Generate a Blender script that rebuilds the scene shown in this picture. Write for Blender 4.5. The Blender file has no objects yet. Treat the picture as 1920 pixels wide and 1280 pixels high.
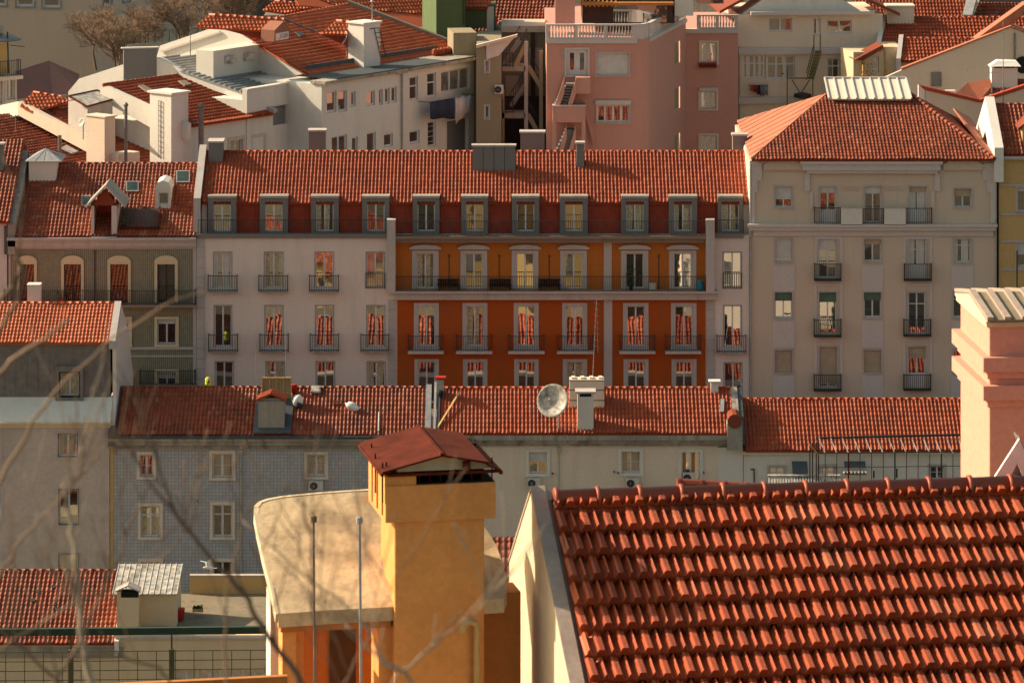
import bpy, bmesh, math, random
from mathutils import Vector, Matrix, noise
R = math.radians
C = bpy.context.scene.collection
S = bpy.context.scene
random.seed(7)
# ---------------------------------------------------------------- camera, world, sun, exposure
FPX, CX, HY, CH = 8000.0, 960.0, -800.0, 60.0       # focal length in photo pixels, horizon row, eye height
cd = bpy.data.cameras.new('camera'); cam = bpy.data.objects.new('camera', cd); C.objects.link(cam)
cam.location = (0, 0, CH); cam.rotation_euler = (R(90), 0, 0)
cd.sensor_width = 36; cd.lens = 36 * FPX / 1920; cd.shift_y = -(640 - HY) / 1920
cd.clip_start = 1; cd.clip_end = 5000
cd.dof.use_dof = True; cd.dof.focus_distance = 200; cd.dof.aperture_fstop = 13
S.camera = cam
SUN = Vector((-.817, .273, .507)).normalized()       # towards the sun: left, beyond the houses
w = bpy.data.worlds.new("World"); S.world = w; w.use_nodes = True
wn = w.node_tree.nodes; wl = w.node_tree.links
sky = wn.new('ShaderNodeTexSky'); sky.sky_type = 'NISHITA'; sky.sun_disc = False
sky.sun_elevation = math.asin(SUN.z); sky.sun_rotation = math.atan2(SUN.x, SUN.y)
sky.air_density = 1.0; sky.dust_density = 3.0
tint = wn.new('ShaderNodeMix'); tint.data_type = 'RGBA'; tint.blend_type = 'MULTIPLY'
tint.inputs[0].default_value = 1; tint.inputs[7].default_value = (1.17, 1.11, .84, 1)
bg = wn['Background']; bg.inputs[1].default_value = .098
wl.new(sky.outputs[0], tint.inputs[6]); wl.new(tint.outputs[2], bg.inputs[0])
sd = bpy.data.lights.new('sun', 'SUN'); sd.energy = 4.6; sd.angle = R(.6); sd.color = (1.0, .82, .62)
so = bpy.data.objects.new('sun', sd); C.objects.link(so); so.location = (-100, 300, 150)
so.rotation_euler = SUN.to_track_quat('Z', 'Y').to_euler()
S.view_settings.view_transform = 'Standard'; S.view_settings.look = 'None'
S.view_settings.exposure = .85; S.view_settings.gamma = 1
# ---------------------------------------------------------------- materials
class NT:
    def __init__(s, name):
        s.m = bpy.data.materials.new(name); s.m.use_nodes = True; s.t = s.m.node_tree; s.n = s.t.nodes
        s.b = s.n['Principled BSDF']; s.b.inputs['Specular IOR Level'].default_value = .25
        s.pos = s.n.new('ShaderNodeNewGeometry').outputs['Position']
    def lk(s, a, b): s.t.links.new(a, b)
    def put(s, sock, v):
        if isinstance(v, bpy.types.NodeSocket): s.lk(v, sock)
        else: sock.default_value = v
    def math(s, op, a, b=0.0, c=0.0):
        n = s.n.new('ShaderNodeMath'); n.operation = op
        s.put(n.inputs[0], a); s.put(n.inputs[1], b); s.put(n.inputs[2], c); return n.outputs[0]
    def scale(s, v):
        n = s.n.new('ShaderNodeVectorMath'); n.operation = 'MULTIPLY'
        s.lk(s.pos, n.inputs[0]); n.inputs[1].default_value = v; return n.outputs[0]
    def noise(s, sc=1., det=3., vec=None, rough=.55):
        n = s.n.new('ShaderNodeTexNoise'); n.inputs['Scale'].default_value = sc
        n.inputs['Detail'].default_value = det; n.inputs['Roughness'].default_value = rough
        s.lk(vec if vec else s.pos, n.inputs['Vector']); return n.outputs['Fac']
    def ramp(s, f, a, b):
        n = s.n.new('ShaderNodeMapRange'); s.lk(f, n.inputs[0]); n.inputs[1].default_value = a; n.inputs[2].default_value = b
        return n.outputs[0]
    def mix(s, f, a, b):
        n = s.n.new('ShaderNodeMix'); n.data_type = 'RGBA'; s.put(n.inputs[0], f); s.put(n.inputs[6], a); s.put(n.inputs[7], b); return n.outputs[2]
    def out(s, col, rough=.85, bump=None, bs=.3, bd=.01):
        s.put(s.b.inputs['Base Color'], col); s.b.inputs['Roughness'].default_value = rough
        if bump is not None:
            n = s.n.new('ShaderNodeBump'); n.inputs['Strength'].default_value = bs; n.inputs['Distance'].default_value = bd
            s.lk(bump, n.inputs['Height']); s.lk(n.outputs[0], s.b.inputs['Normal'])
        return s.m
def c4(c, k=1.): return (min(1, c[0]*k), min(1, c[1]*k), min(1, c[2]*k), 1)
def plaster(name, col, dirt=.35, k=.62, dcol=None, fine=14., bump=.35, bs=.35):
    t = NT(name)
    big = t.ramp(t.noise(bs, 5), .42, .72); streak = t.ramp(t.noise(1., 5, t.scale((1.6, 1.6, .22))), .45, .75)
    grain = t.noise(fine, 3); runs = t.ramp(t.noise(1., 4, t.scale((5., 5., .3))), .52, .8)
    patch = t.ramp(t.noise(bs*6, 6), .57, .62)
    f = t.math('MULTIPLY', t.math('MAXIMUM', t.math('MAXIMUM', t.math('MULTIPLY', big, .7), t.math('MULTIPLY', patch, .35)), t.math('MAXIMUM', streak, t.math('MULTIPLY', runs, .8))), dirt)
    a = t.mix(f, c4(col), c4(dcol) if dcol else c4(col, k))
    a = t.mix(t.ramp(grain, .3, .75), a, t.mix(.16, a, (0.02, .015, .01, 1)))
    return t.out(a, .9, grain, bump, .012)
def flat(name, col, rough=.6, metal=0., var=.2, sc=3.):
    t = NT(name); f = t.noise(sc, 4)
    t.b.inputs['Metallic'].default_value = metal
    return t.out(t.mix(t.ramp(f, .35, .75), c4(col), c4(col, 1 - var*1.6)), rough, f, .15, .01)
def tilemat(name, col, dark=(.10, .035, .02), dirt=.35, sc=.8, dull=.5, var=1., spec=.3):
    t = NT(name); at = t.n.new('ShaderNodeAttribute'); at.attribute_name = 'tv'
    v = at.outputs['Fac']
    a = t.mix(v, c4(col, 1-.28*var), c4((col[0]*(1+.2*var), col[1]*(1+.32*var), col[2]*(1+.35*var))))
    odd = t.ramp(v, .9, .96)
    a = t.mix(t.math('MULTIPLY', odd, .35*var), a, (.42, .24, .14, 1))
    a = t.mix(t.math('MULTIPLY', t.ramp(t.noise(sc, 6, None, .65), .48, .75), dirt), a, c4(dark))
    a = t.mix(t.math('MULTIPLY', t.ramp(t.noise(26., 3), .5, .8), .25), a, c4(dark))
    t.b.inputs['Specular IOR Level'].default_value = spec
    return t.out(a, dull, t.noise(40., 2), .2, .006)
def azulejo(name, kind, base, ink, cell):
    t = NT(name)
    sp = t.n.new('ShaderNodeSeparateXYZ'); t.lk(t.scale((1/cell,)*3), sp.inputs[0])
    fx = t.math('SUBTRACT', t.math('FRACT', sp.outputs[0]), .5); fz = t.math('SUBTRACT', t.math('FRACT', sp.outputs[2]), .5)
    ax = t.math('ABSOLUTE', fx); az = t.math('ABSOLUTE', fz)
    r = t.math('SQRT', t.math('ADD', t.math('MULTIPLY', fx, fx), t.math('MULTIPLY', fz, fz)))
    edge = t.math('GREATER_THAN', t.math('MAXIMUM', ax, az), .455)
    if kind == 'ring':
        ring = t.math('LESS_THAN', t.math('ABSOLUTE', t.math('SUBTRACT', r, .30)), .075)
        dot = t.math('LESS_THAN', r, .1)
        g = t.math('MAXIMUM', t.math('MAXIMUM', dot, edge), t.math('GREATER_THAN', r, .52))
        a = t.mix(t.math('MULTIPLY', g, .8), c4(ink, 1.6), c4(ink)); a = t.mix(t.math('MULTIPLY', ring, .85), a, c4(base, 1.2))
        a = t.mix(.35, a, c4(base))
    elif kind == 'dots':
        g = t.math('LESS_THAN', t.math('MAXIMUM', ax, az), .27); a = t.mix(t.math('MULTIPLY', g, .9), c4(base), c4(ink))
    else:
        g = t.math('MAXIMUM', edge, t.math('LESS_THAN', r, .2)); a = t.mix(t.math('MULTIPLY', g, .5), c4(base), c4(ink))
    n = t.noise(.5, 5)
    a = t.mix(t.math('MULTIPLY', t.ramp(n, .5, .62), .3), a, c4(base, .55))
    per = t.n.new('ShaderNodeTexWhiteNoise'); fl = t.n.new('ShaderNodeVectorMath'); fl.operation = 'FLOOR'
    t.lk(t.scale((1/cell,)*3), fl.inputs[0]); t.lk(fl.outputs[0], per.inputs[0])
    a = t.mix(t.math('MULTIPLY', per.outputs[0], .22), a, c4(ink, .8))
    return t.out(a, .35)
def glassy(name, col, refl=.45):
    t = NT(name); g = t.n.new('ShaderNodeBsdfGlossy'); g.inputs['Roughness'].default_value = .02
    g.inputs['Color'].default_value = (.85, .88, .9, 1)
    n = t.noise(1.1, 2); bp = t.n.new('ShaderNodeBump'); bp.inputs['Strength'].default_value = .10; bp.inputs['Distance'].default_value = .02
    t.lk(n, bp.inputs['Height']); t.lk(bp.outputs[0], g.inputs['Normal'])
    t.out(t.mix(t.ramp(t.noise(1.3, 2), .4, .65), c4(col), c4(col, .35)), .3)
    mx = t.n.new('ShaderNodeMixShader'); mx.inputs[0].default_value = refl
    t.lk(t.b.outputs[0], mx.inputs[1]); t.lk(g.outputs[0], mx.inputs[2]); t.lk(mx.outputs[0], t.n['Material Output'].inputs[0])
    return t.m
class M: pass
M.white = plaster('white_plaster', (.70, .66, .57), .4, .72)
M.white2 = plaster('bright_whitewash', (.74, .69, .61), .35, .75)
M.pinkw = plaster('rosy_white_plaster', (.74, .62, .53), .5, .74)
M.stone = plaster('grey_limestone', (.50, .44, .40), .55, .6)
M.stoned = plaster('grey_brown_cornice', (.27, .20, .15), .5, .6)
M.dirty = plaster('weathered_lime_cornice', (.42, .37, .30), 1.0, .28, fine=5)
M.concrete = plaster('rough_concrete', (.36, .32, .26), .8, .5, fine=6)
M.greyr = plaster('grey_render', (.20, .185, .17), .4, .7)
M.orange = plaster('burnt_orange_plaster', (.42, .074, .007), .85, .6, (.27, .09, .022))
M.ochre = plaster('ochre_orange_plaster', (.46, .14, .02), .5, .7)
M.beige = plaster('peach_beige_plaster', (.62, .49, .37), .4, .78)
M.panel = plaster('pale_panel_plaster', (.58, .51, .46), .25, .8)
M.mustard = plaster('mustard_plaster', (.56, .37, .15), .3, .75)
M.cream = plaster('cream_plaster', (.74, .60, .46), .4, .72)
M.creamy = plaster('warm_cream_plaster', (.66, .53, .34), .4, .75)
M.pink = plaster('salmon_pink_plaster', (.58, .29, .22), .3, .8)
M.pinkc = plaster('pale_pink_plaster', (.67, .295, .21), .25, .85)
M.brown = plaster('olive_brown_plaster', (.33, .27, .17), .5, .6)
M.green = plaster('moss_green_plaster', (.11, .15, .065), .5, .7)
M.yellow = plaster('amber_yellow_plaster', (.76, .34, .10), .9, .66, bs=1.1)
M.gable = plaster('cream_gable_plaster', (.64, .52, .36), .5, .7, bs=1.2)
M.dormer = plaster('faded_red_plaster', (.34, .14, .09), .4, .7)
M.coping = plaster('brown_grey_coping_stone', (.40, .31, .25), .7, .6, bs=2.)
t_ = NT('stained_slab_render'); c_ = t_.mix(t_.math('MULTIPLY', t_.ramp(t_.noise(1.7, 7), .47, .66), .75), (.64, .48, .28, 1), (.26, .185, .11, 1))
c_ = t_.mix(t_.math('MULTIPLY', t_.ramp(t_.noise(6., 5), .5, .75), .5), c_, (.22, .16, .10, 1)); c_ = t_.mix(t_.math('MULTIPLY', t_.ramp(t_.noise(1.6, 5), .64, .70), .4), c_, (.55, .22, .05, 1))
M.yellowc = t_.out(c_, .9, t_.noise(9., 4), .5, .02)
M.rust = plaster('orange_wall_paint', (.50, .19, .05), .6, .6)
M.wood = plaster('weathered_board', (.40, .26, .14), .6, .5, fine=8)
M.blue = azulejo('blue_ring_azulejo', 'ring', (.54, .51, .46), (.14, .15, .18), .182)
M.gdots = azulejo('green_dotted_azulejo', 'dots', (.30, .27, .185), (.045, .06, .045), .112)
M.pinkt = azulejo('rosy_tile_cladding', 'grid', (.54, .46, .39), (.28, .23, .21), .14)
M.tile = tilemat('terracotta_tile', (.36, .062, .017), dull=.65, dirt=.5, var=.45)
M.tileo = tilemat('old_terracotta_tile', (.28, .052, .016), dirt=.8, dull=.6, var=.8)
M.tileb = tilemat('bright_terracotta_tile', (.54, .115, .036), dirt=.2, var=.5)
M.tilef = tilemat('glazed_terracotta_tile', (.36, .060, .015), dirt=.6, sc=2., dull=.5, var=.6, spec=.4)
M.redclad = flat('red_ribbed_cladding', (.36, .055, .025), .6)
M.salmon = tilemat('salmon_hip_sheet', (.56, .19, .10), dirt=.5, dull=.7)
M.rustmetal = flat('rust_red_sheet', (.115, .022, .010), .85, 0, .35, 4.); M.rustmetal.node_tree.nodes['Principled BSDF'].inputs['Specular IOR Level'].default_value = .08
M.zinc = flat('zinc_sheet', (.20, .185, .17), .5, .3)
M.zincl = flat('pale_zinc_sheet', (.40, .39, .37), .5, .3)
M.corr = flat('grey_corrugated_sheet', (.30, .30, .30), .5, .2)
M.corrl = flat('pale_corrugated_sheet', (.55, .50, .42), .5, .0, .5)
M.lead = flat('blue_grey_flashing', (.085, .095, .10), .5, .2)
M.darkroof = flat('bitumen_felt', (.07, .08, .08), .7)
M.grey = flat('grey_metal_frame', (.32, .31, .30), .5, .1)
M.iron = flat('dark_iron', (.045, .045, .05), .5, .4)
M.greeni = flat('green_painted_steel', (.035, .06, .035), .5, .2)
M.oliveg = flat('olive_painted_steel', (.11, .10, .04), .6, .1)
M.terr = plaster('brown_terrace_screed', (.25, .20, .13), .8, .5, fine=5)
M.wframe = flat('white_window_paint', (.62, .60, .57), .45, 0, .1)
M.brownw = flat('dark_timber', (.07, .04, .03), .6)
M.blind = flat('pale_roller_blind', (.56, .53, .48), .6, 0, .1)
M.blindb = flat('beige_roller_blind', (.42, .33, .22), .6, 0, .1)
M.blindg = flat('green_roller_blind', (.10, .17, .12), .6)
M.curtain = flat('cream_curtain', (.55, .45, .28), .8, 0, .4, 8.)
M.black = flat('sooty_black', (.012, .011, .010), .8)
M.glass = glassy('dark_window_glass', (.03, .026, .022), .3)
M.glass2 = glassy('mirror_window_glass', (.05, .035, .025), .66)
M.glasst = glassy('teal_skylight_glass', (.03, .05, .03), .07)
M.glassd = glassy('dim_interior_glass', (.02, .017, .014), .1)
M.glassc = glassy('curtained_window_glass', (.26, .24, .21), .3)
M.navy = flat('navy_cloth', (.04, .05, .085), .9)
M.cloth = flat('white_cloth', (.62, .58, .58), .9, 0, .1)
M.sack = flat('white_plastic_sack', (.80, .78, .72), .5, 0, .15)
M.redp = flat('red_plastic', (.45, .03, .02), .5)
M.hivis = flat('fluorescent_yellow_cloth', (.62, .75, .03), .8, 0, .1)
M.skin = flat('skin', (.42, .24, .16), .6, 0, .1)
M.hair = flat('dark_hair', (.03, .02, .015), .7)
M.cyan = flat('turquoise_plastic', (.02, .30, .38), .5)
M.plant = flat('leaf_green', (.06, .10, .025), .7, 0, .5, 20.)
M.bark = flat('tan_bark', (.30, .20, .13), .9, 0, .45, 6.)
M.barkd = flat('brown_bark', (.17, .115, .08), .9, 0, .4, 6.)
M.barkp = flat('pale_bark', (.42, .33, .24), .9, 0, .4, 20.)
M.plank = flat('yellow_plank', (.55, .36, .14), .7)
M.feather = flat('white_feathers', (.80, .78, .75), .8, 0, .05)
t_ = NT('ground_soil'); M.soil = t_.out(t_.mix(t_.ramp(t_.noise(.12, 6), .4, .65), (.12, .095, .07, 1), (.07, .065, .04, 1)), .95, t_.noise(2., 4), .5, .2)
t_ = NT('asphalt'); M.asph = t_.out(t_.mix(t_.noise(5., 5), (.05, .048, .045, 1), (.09, .085, .08, 1)), .9)
# ---------------------------------------------------------------- geometry helpers
def ray(px, py): return Vector(((px - CX) / FPX, 1.0, -(py - HY) / FPX))
def P(px, py, D):
    r = ray(px, py) * D; r.z += CH; return r
EYE = Vector((0, 0, CH))
class Pl:
    def __init__(s, p, n): s.p = p; s.n = n.normalized()
    def hit(s, px, py):
        r = ray(px, py); return EYE + r * ((s.p - EYE).dot(s.n) / r.dot(s.n))
def rpl(p, az, phi):
    a, f = R(az), R(phi); return Pl(p, Vector((math.sin(a)*math.sin(f), -math.cos(a)*math.sin(f), math.cos(f))))
class MB:
    def __init__(s, m): s.v = []; s.f = []; s.mi = []; s.ms = [m]; s.c = 0
    def mat(s, m):
        if m not in s.ms: s.ms.append(m)
        s.c = s.ms.index(m); return s
    def poly(s, pts):
        i = len(s.v); s.v += [Vector(p) for p in pts]; s.f.append(list(range(i, i+len(pts)))); s.mi.append(s.c)
    def hexa(s, q):                                    # eight corners: bottom ring then top ring
        i = len(s.v); s.v += [Vector(p) for p in q]
        for f in ((3,2,1,0),(4,5,6,7),(0,1,5,4),(1,2,6,5),(2,3,7,6),(3,0,4,7)): s.f.append([i+k for k in f]); s.mi.append(s.c)
    def prism(s, pts, d):                              # polygon swept by vector d
        n = len(pts); i = len(s.v); d = Vector(d); s.v += [Vector(p) for p in pts] + [Vector(p)+d for p in pts]
        s.f.append([i+k for k in range(n)]); s.f.append([i+n+k for k in reversed(range(n))]); s.mi += [s.c]*2
        for k in range(n):
            j = (k+1) % n; s.f.append([i+k, i+n+k, i+n+j, i+j]); s.mi.append(s.c)
    def bar(s, a, b, w, h=None):
        a, b = Vector(a), Vector(b); d = (b-a)
        if d.length < 1e-6: return
        d.normalize(); up = Vector((0,0,1)) if abs(d.z) < .9 else Vector((0,1,0))
        x = d.cross(up).normalized() * (w/2); y = x.cross(d).normalized() * ((h or w)/2)
        s.hexa([a-x-y, a+x-y, a+x+y, a-x+y, b-x-y, b+x-y, b+x+y, b-x+y])
    def tube(s, pts, rs, n=8, cap=True):
        pts = [Vector(p) for p in pts]; k = len(pts)
        if not isinstance(rs, (list, tuple)): rs = [rs]*k
        i = len(s.v); prev = None
        for j, p in enumerate(pts):
            d = (pts[min(j+1, k-1)] - pts[max(j-1, 0)]).normalized()
            if prev is None: prev = d.orthogonal().normalized()
            x = (prev - d*prev.dot(d)).normalized(); prev = x; y = d.cross(x)
            for q in range(n):
                a = 2*math.pi*q/n; s.v.append(p + (x*math.cos(a)+y*math.sin(a))*rs[j])
        for j in range(k-1):
            for q in range(n):
                q2 = (q+1) % n; s.f.append([i+j*n+q, i+j*n+q2, i+(j+1)*n+q2, i+(j+1)*n+q]); s.mi.append(s.c)
        if cap:
            s.f.append([i+q for q in reversed(range(n))]); s.f.append([i+(k-1)*n+q for q in range(n)]); s.mi += [s.c]*2
    def lathe(s, base, prof, n=12):                    # prof: (radius, height) list, vertical axis
        s.tube([Vector(base)+Vector((0,0,h)) for r, h in prof], [r for r, h in prof], n)
    def mesh(s, name, org, smooth=False):
        me = bpy.data.meshes.new(name); me.from_pydata([tuple(v-org) for v in s.v], [], s.f)
        for m in s.ms: me.materials.append(m)
        me.polygons.foreach_set('material_index', s.mi)
        if smooth: me.polygons.foreach_set('use_smooth', [True]*len(s.f))
        me.update(); return me
def tag(o, label, cat, group=None):
    o['label'] = label; o['category'] = cat
    if group: o['group'] = group
class Thing:
    def __init__(s, name, label, cat, org, group=None):
        s.org = Vector(org); s.e = bpy.data.objects.new(name, None); s.e.location = s.org; s.e.empty_display_size = .3
        C.objects.link(s.e); tag(s.e, label, cat, group)
    def part(s, name, mb, parent=None, label=None, smooth=False):
        o = bpy.data.objects.new(name, mb.mesh(name, s.org, smooth)); C.objects.link(o); o.parent = parent or s.e
        if label: o['label'] = label
        return o
def one(name, mb, label, cat, group=None, smooth=False, org=None):
    if org is None:
        xs = [v.x for v in mb.v]; ys = [v.y for v in mb.v]
        org = Vector(((min(xs)+max(xs))/2, (min(ys)+max(ys))/2, min(v.z for v in mb.v)))
    o = bpy.data.objects.new(name, mb.mesh(name, org, smooth)); o.location = org; C.objects.link(o); tag(o, label, cat, group); return o
def struct(name, mb):
    o = bpy.data.objects.new(name, mb.mesh(name, Vector())); C.objects.link(o); o['kind'] = 'structure'; return o
class Fac:                                             # a vertical plane: s along it, z up, o outwards
    def __init__(f, p, az=0.):
        a = R(az); f.p = Vector(p); f.u = Vector((math.cos(a), math.sin(a), 0)); f.n = Vector((math.sin(a), -math.cos(a), 0)); f.pl = Pl(f.p, f.n)
    def loc(f, px, py):
        h = f.pl.hit(px, py) - f.p; return h.dot(f.u), h.z + f.p.z
    def pt(f, s, z, o=0.): q = f.p + f.u*s + f.n*o; q.z = z; return q
    def rect(f, r):
        s0, z1 = f.loc(r[0], r[1]); s1 = f.loc(r[2], r[3])[0]
        z0 = z1 - (r[3]-r[1]) * (f.pl.hit(r[0], r[1]).y) / FPX; return s0, s1, z0, z1
    def sbox(f, mb, s0, s1, z0, z1, o0, o1):
        mb.hexa([f.pt(s0,z0,o1), f.pt(s1,z0,o1), f.pt(s1,z0,o0), f.pt(s0,z0,o0), f.pt(s0,z1,o1), f.pt(s1,z1,o1), f.pt(s1,z1,o0), f.pt(s0,z1,o0)])
    def box(f, mb, r, o0, o1): f.sbox(mb, *f.rect(r), o0, o1)
    def wall(f, mb, r, holes=(), o=0., depth=.36, zmin=None, rev=.2):
        s0, s1, z0, z1 = f.rect(r)
        if zmin is not None: z0 = zmin
        H = [f.rect(h) for h in holes]; H = [h for h in H if h[1] > s0 and h[0] < s1 and h[3] > z0 and h[2] < z1]
        H = [(max(h[0], s0), min(h[1], s1), max(h[2], z0), min(h[3], z1)) for h in H]
        ss = sorted(set([s0, s1] + [h[0] for h in H] + [h[1] for h in H])); zs = sorted(set([z0, z1] + [h[2] for h in H] + [h[3] for h in H]))
        for i in range(len(zs)-1):
            run = None
            for j in range(len(ss)-1):
                ms, mz = (ss[j]+ss[j+1])/2, (zs[i]+zs[i+1])/2
                hole = any(h[0] < ms < h[1] and h[2] < mz < h[3] for h in H)
                if not hole and run is None: run = ss[j]
                if run is not None and (hole or j == len(ss)-2):
                    e = ss[j] if hole else ss[j+1]
                    mb.poly([f.pt(run, zs[i], o), f.pt(e, zs[i], o), f.pt(e, zs[i+1], o), f.pt(run, zs[i+1], o)]); run = None
        for h in H:
            c = [(h[0],h[2]),(h[0],h[3]),(h[1],h[3]),(h[1],h[2])]; d = min(rev, depth)
            for k in range(4):
                a, b = c[k], c[(k+1)%4]; mb.poly([f.pt(*a, o), f.pt(*b, o), f.pt(*b, o-d), f.pt(*a, o-d)])
        c = [(s0,z0),(s1,z0),(s1,z1),(s0,z1)]
        for k in range(4):
            a, b = c[k], c[(k+1)%4]; mb.poly([f.pt(*a, o), f.pt(*b, o), f.pt(*b, o-depth), f.pt(*a, o-depth)])
    def body(f, mb, r, depth, zmin, back=.35):
        s0, s1, z0, z1 = f.rect(r); f.sbox(mb, s0+.012, s1-.012, zmin, z1-.012, -depth, -back)
    def win(f, th, r, n=2, fm=None, gm=None, fw=.055, o=-.13, tr=None, blind=0, bm=None, name='window', bars=0, curtain=None, door=0, sur=None):
        fm = fm or M.wframe; gm = gm or M.glass
        s0, s1, z0, z1 = f.rect(r)
        e = .004; s0 += e; s1 -= e; z0 += e; z1 -= e
        m = MB(fm)
        f.sbox(m, s0, s0+fw, z0, z1, o-.05, o); f.sbox(m, s1-fw, s1, z0, z1, o-.05, o)
        f.sbox(m, s0+fw, s1-fw, z1-fw, z1, o-.05, o); f.sbox(m, s0+fw, s1-fw, z0, z0+fw*1.4, o-.05, o)
        for k in range(1, n):
            c = s0 + (s1-s0)*k/n; f.sbox(m, c-fw*.8, c+fw*.8, z0+fw*1.4, z1-fw, o-.05, o+.012)
        if tr: zt = z1-(z1-z0)*tr; f.sbox(m, s0+fw, s1-fw, zt-fw*.5, zt+fw*.5, o-.05, o+.006)
        for k in range(bars):
            zt = z0+(z1-z0)*(k+1)/(bars+1); f.sbox(m, s0+fw, s1-fw, zt-.012, zt+.012, o-.03, o+.002)
        if door: f.sbox(m, s0+fw, s1-fw, z0+fw*1.4, z0+(z1-z0)*door, o-.04, o-.004)
        wo = th.part(name, m)
        g = MB(gm)                                     # every leaf hangs a little out of true
        for k in range(n):
            a, b = s0+(s1-s0)*k/n+(fw*.4 if k == 0 else .004), s0+(s1-s0)*(k+1)/n-(fw*.4 if k == n-1 else .004); q = [random.uniform(-.007, .007) for _ in range(3)]
            c = [(a,z0+fw*.5,q[0]),(b,z0+fw*.5,q[1]),(b,z1-fw*.5,q[1]+q[2]*1.6),(a,z1-fw*.5,q[0]+q[2]*1.6)]
            g.hexa([f.pt(x,zz,o-.030+d) for x,zz,d in c[:2]]+[f.pt(x,zz,o-.036+d) for x,zz,d in (c[1],c[0])]+[f.pt(x,zz,o-.030+d) for x,zz,d in (c[3],c[2])]+[f.pt(x,zz,o-.036+d) for x,zz,d in (c[2],c[3])])
        th.part('pane', g, wo)
        if curtain:
            g = MB(curtain); k = n*3
            for j in range(n):
                a = s0+(s1-s0)*(j+.1)/n; b = a+(s1-s0)*random.uniform(.35, .8)/n; f.sbox(g, a, b, z0+fw*1.5, z1-fw, o-.03, o-.02)
            th.part('curtain', g, wo)
        if blind:
            b = MB(bm or M.blind); zt = z1-(z1-z0)*blind; f.sbox(b, s0+.01, s1-.01, zt, z1-.01, o+.008, o+.03)
            q = zt+.05
            while q < z1-.05: f.sbox(b, s0+.012, s1-.012, q, q+.012, o+.028, o+.034); q += .1
            th.part('blind', b, wo)
        if sur: q = MB(sur[0]); f.trim(q, r, *sur[1:]); (sur[0] and th.part('surround', q, wo))
        return wo
    def trim(f, mb, r, w, o=.05, wt=None, bottom=True, d=0.):
        s0, s1, z0, z1 = f.rect(r); wt = wt or w
        f.sbox(mb, s0-w, s0, z0, z1, d, o); f.sbox(mb, s1, s1+w, z0, z1, d, o); f.sbox(mb, s0-w, s1+w, z1, z1+wt, d, o+.003)
        if bottom: f.sbox(mb, s0-w*1.1, s1+w*1.1, z0-w*.9, z0, d, o+.03)
    def boxes(f, th, name, mat, lst, label=None):          # each box a part of its own
        for r, a, b in lst: m = MB(mat); f.box(m, r, a, b); th.part(name, m, label=label)
    def rail(f, mb, s0, s1, z0, z1, o, step=.13, w=.022, sides=True, ret=0.):
        mb.bar(f.pt(s0, z1, o), f.pt(s1, z1, o), .045, .035); mb.bar(f.pt(s0, z0+.08, o), f.pt(s1, z0+.08, o), .025)
        n = max(1, int((s1-s0)/step))
        for k in range(n+1):
            q = s0+(s1-s0)*k/n; mb.bar(f.pt(q, z0, o), f.pt(q, z1, o), w*1.6 if k in (0, n) else w)
        if sides:
            for q in (s0, s1):
                mb.bar(f.pt(q, z1, ret), f.pt(q, z1, o), .04, .03); mb.bar(f.pt(q, z0+.08, ret), f.pt(q, z0+.08, o), .025)
                k = int((o-ret)/step)
                for j in range(k): mb.bar(f.pt(q, z0, ret+(j+.5)*step), f.pt(q, z1, ret+(j+.5)*step), w)
    def balcony(f, th, r, out=.42, slab=M.stone, slabt=.08, rm=None, step=.13, w=.022, over=.03):
        s0, s1, z0, z1 = f.rect(r); m = MB(slab); f.sbox(m, s0-over, s1+over, z0-slabt, z0, .004, out+over)
        b = th.part('balcony', m); g = MB(rm or M.iron); f.rail(g, s0, s1, z0, z1, out, step, w); th.part('railing', g, b); return b
CANAL = [(k/7, .5-.5*math.cos(2*math.pi*k/7)) for k in range(7)]
CANAL = [(x, h**2.1) for x, h in CANAL]
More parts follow.
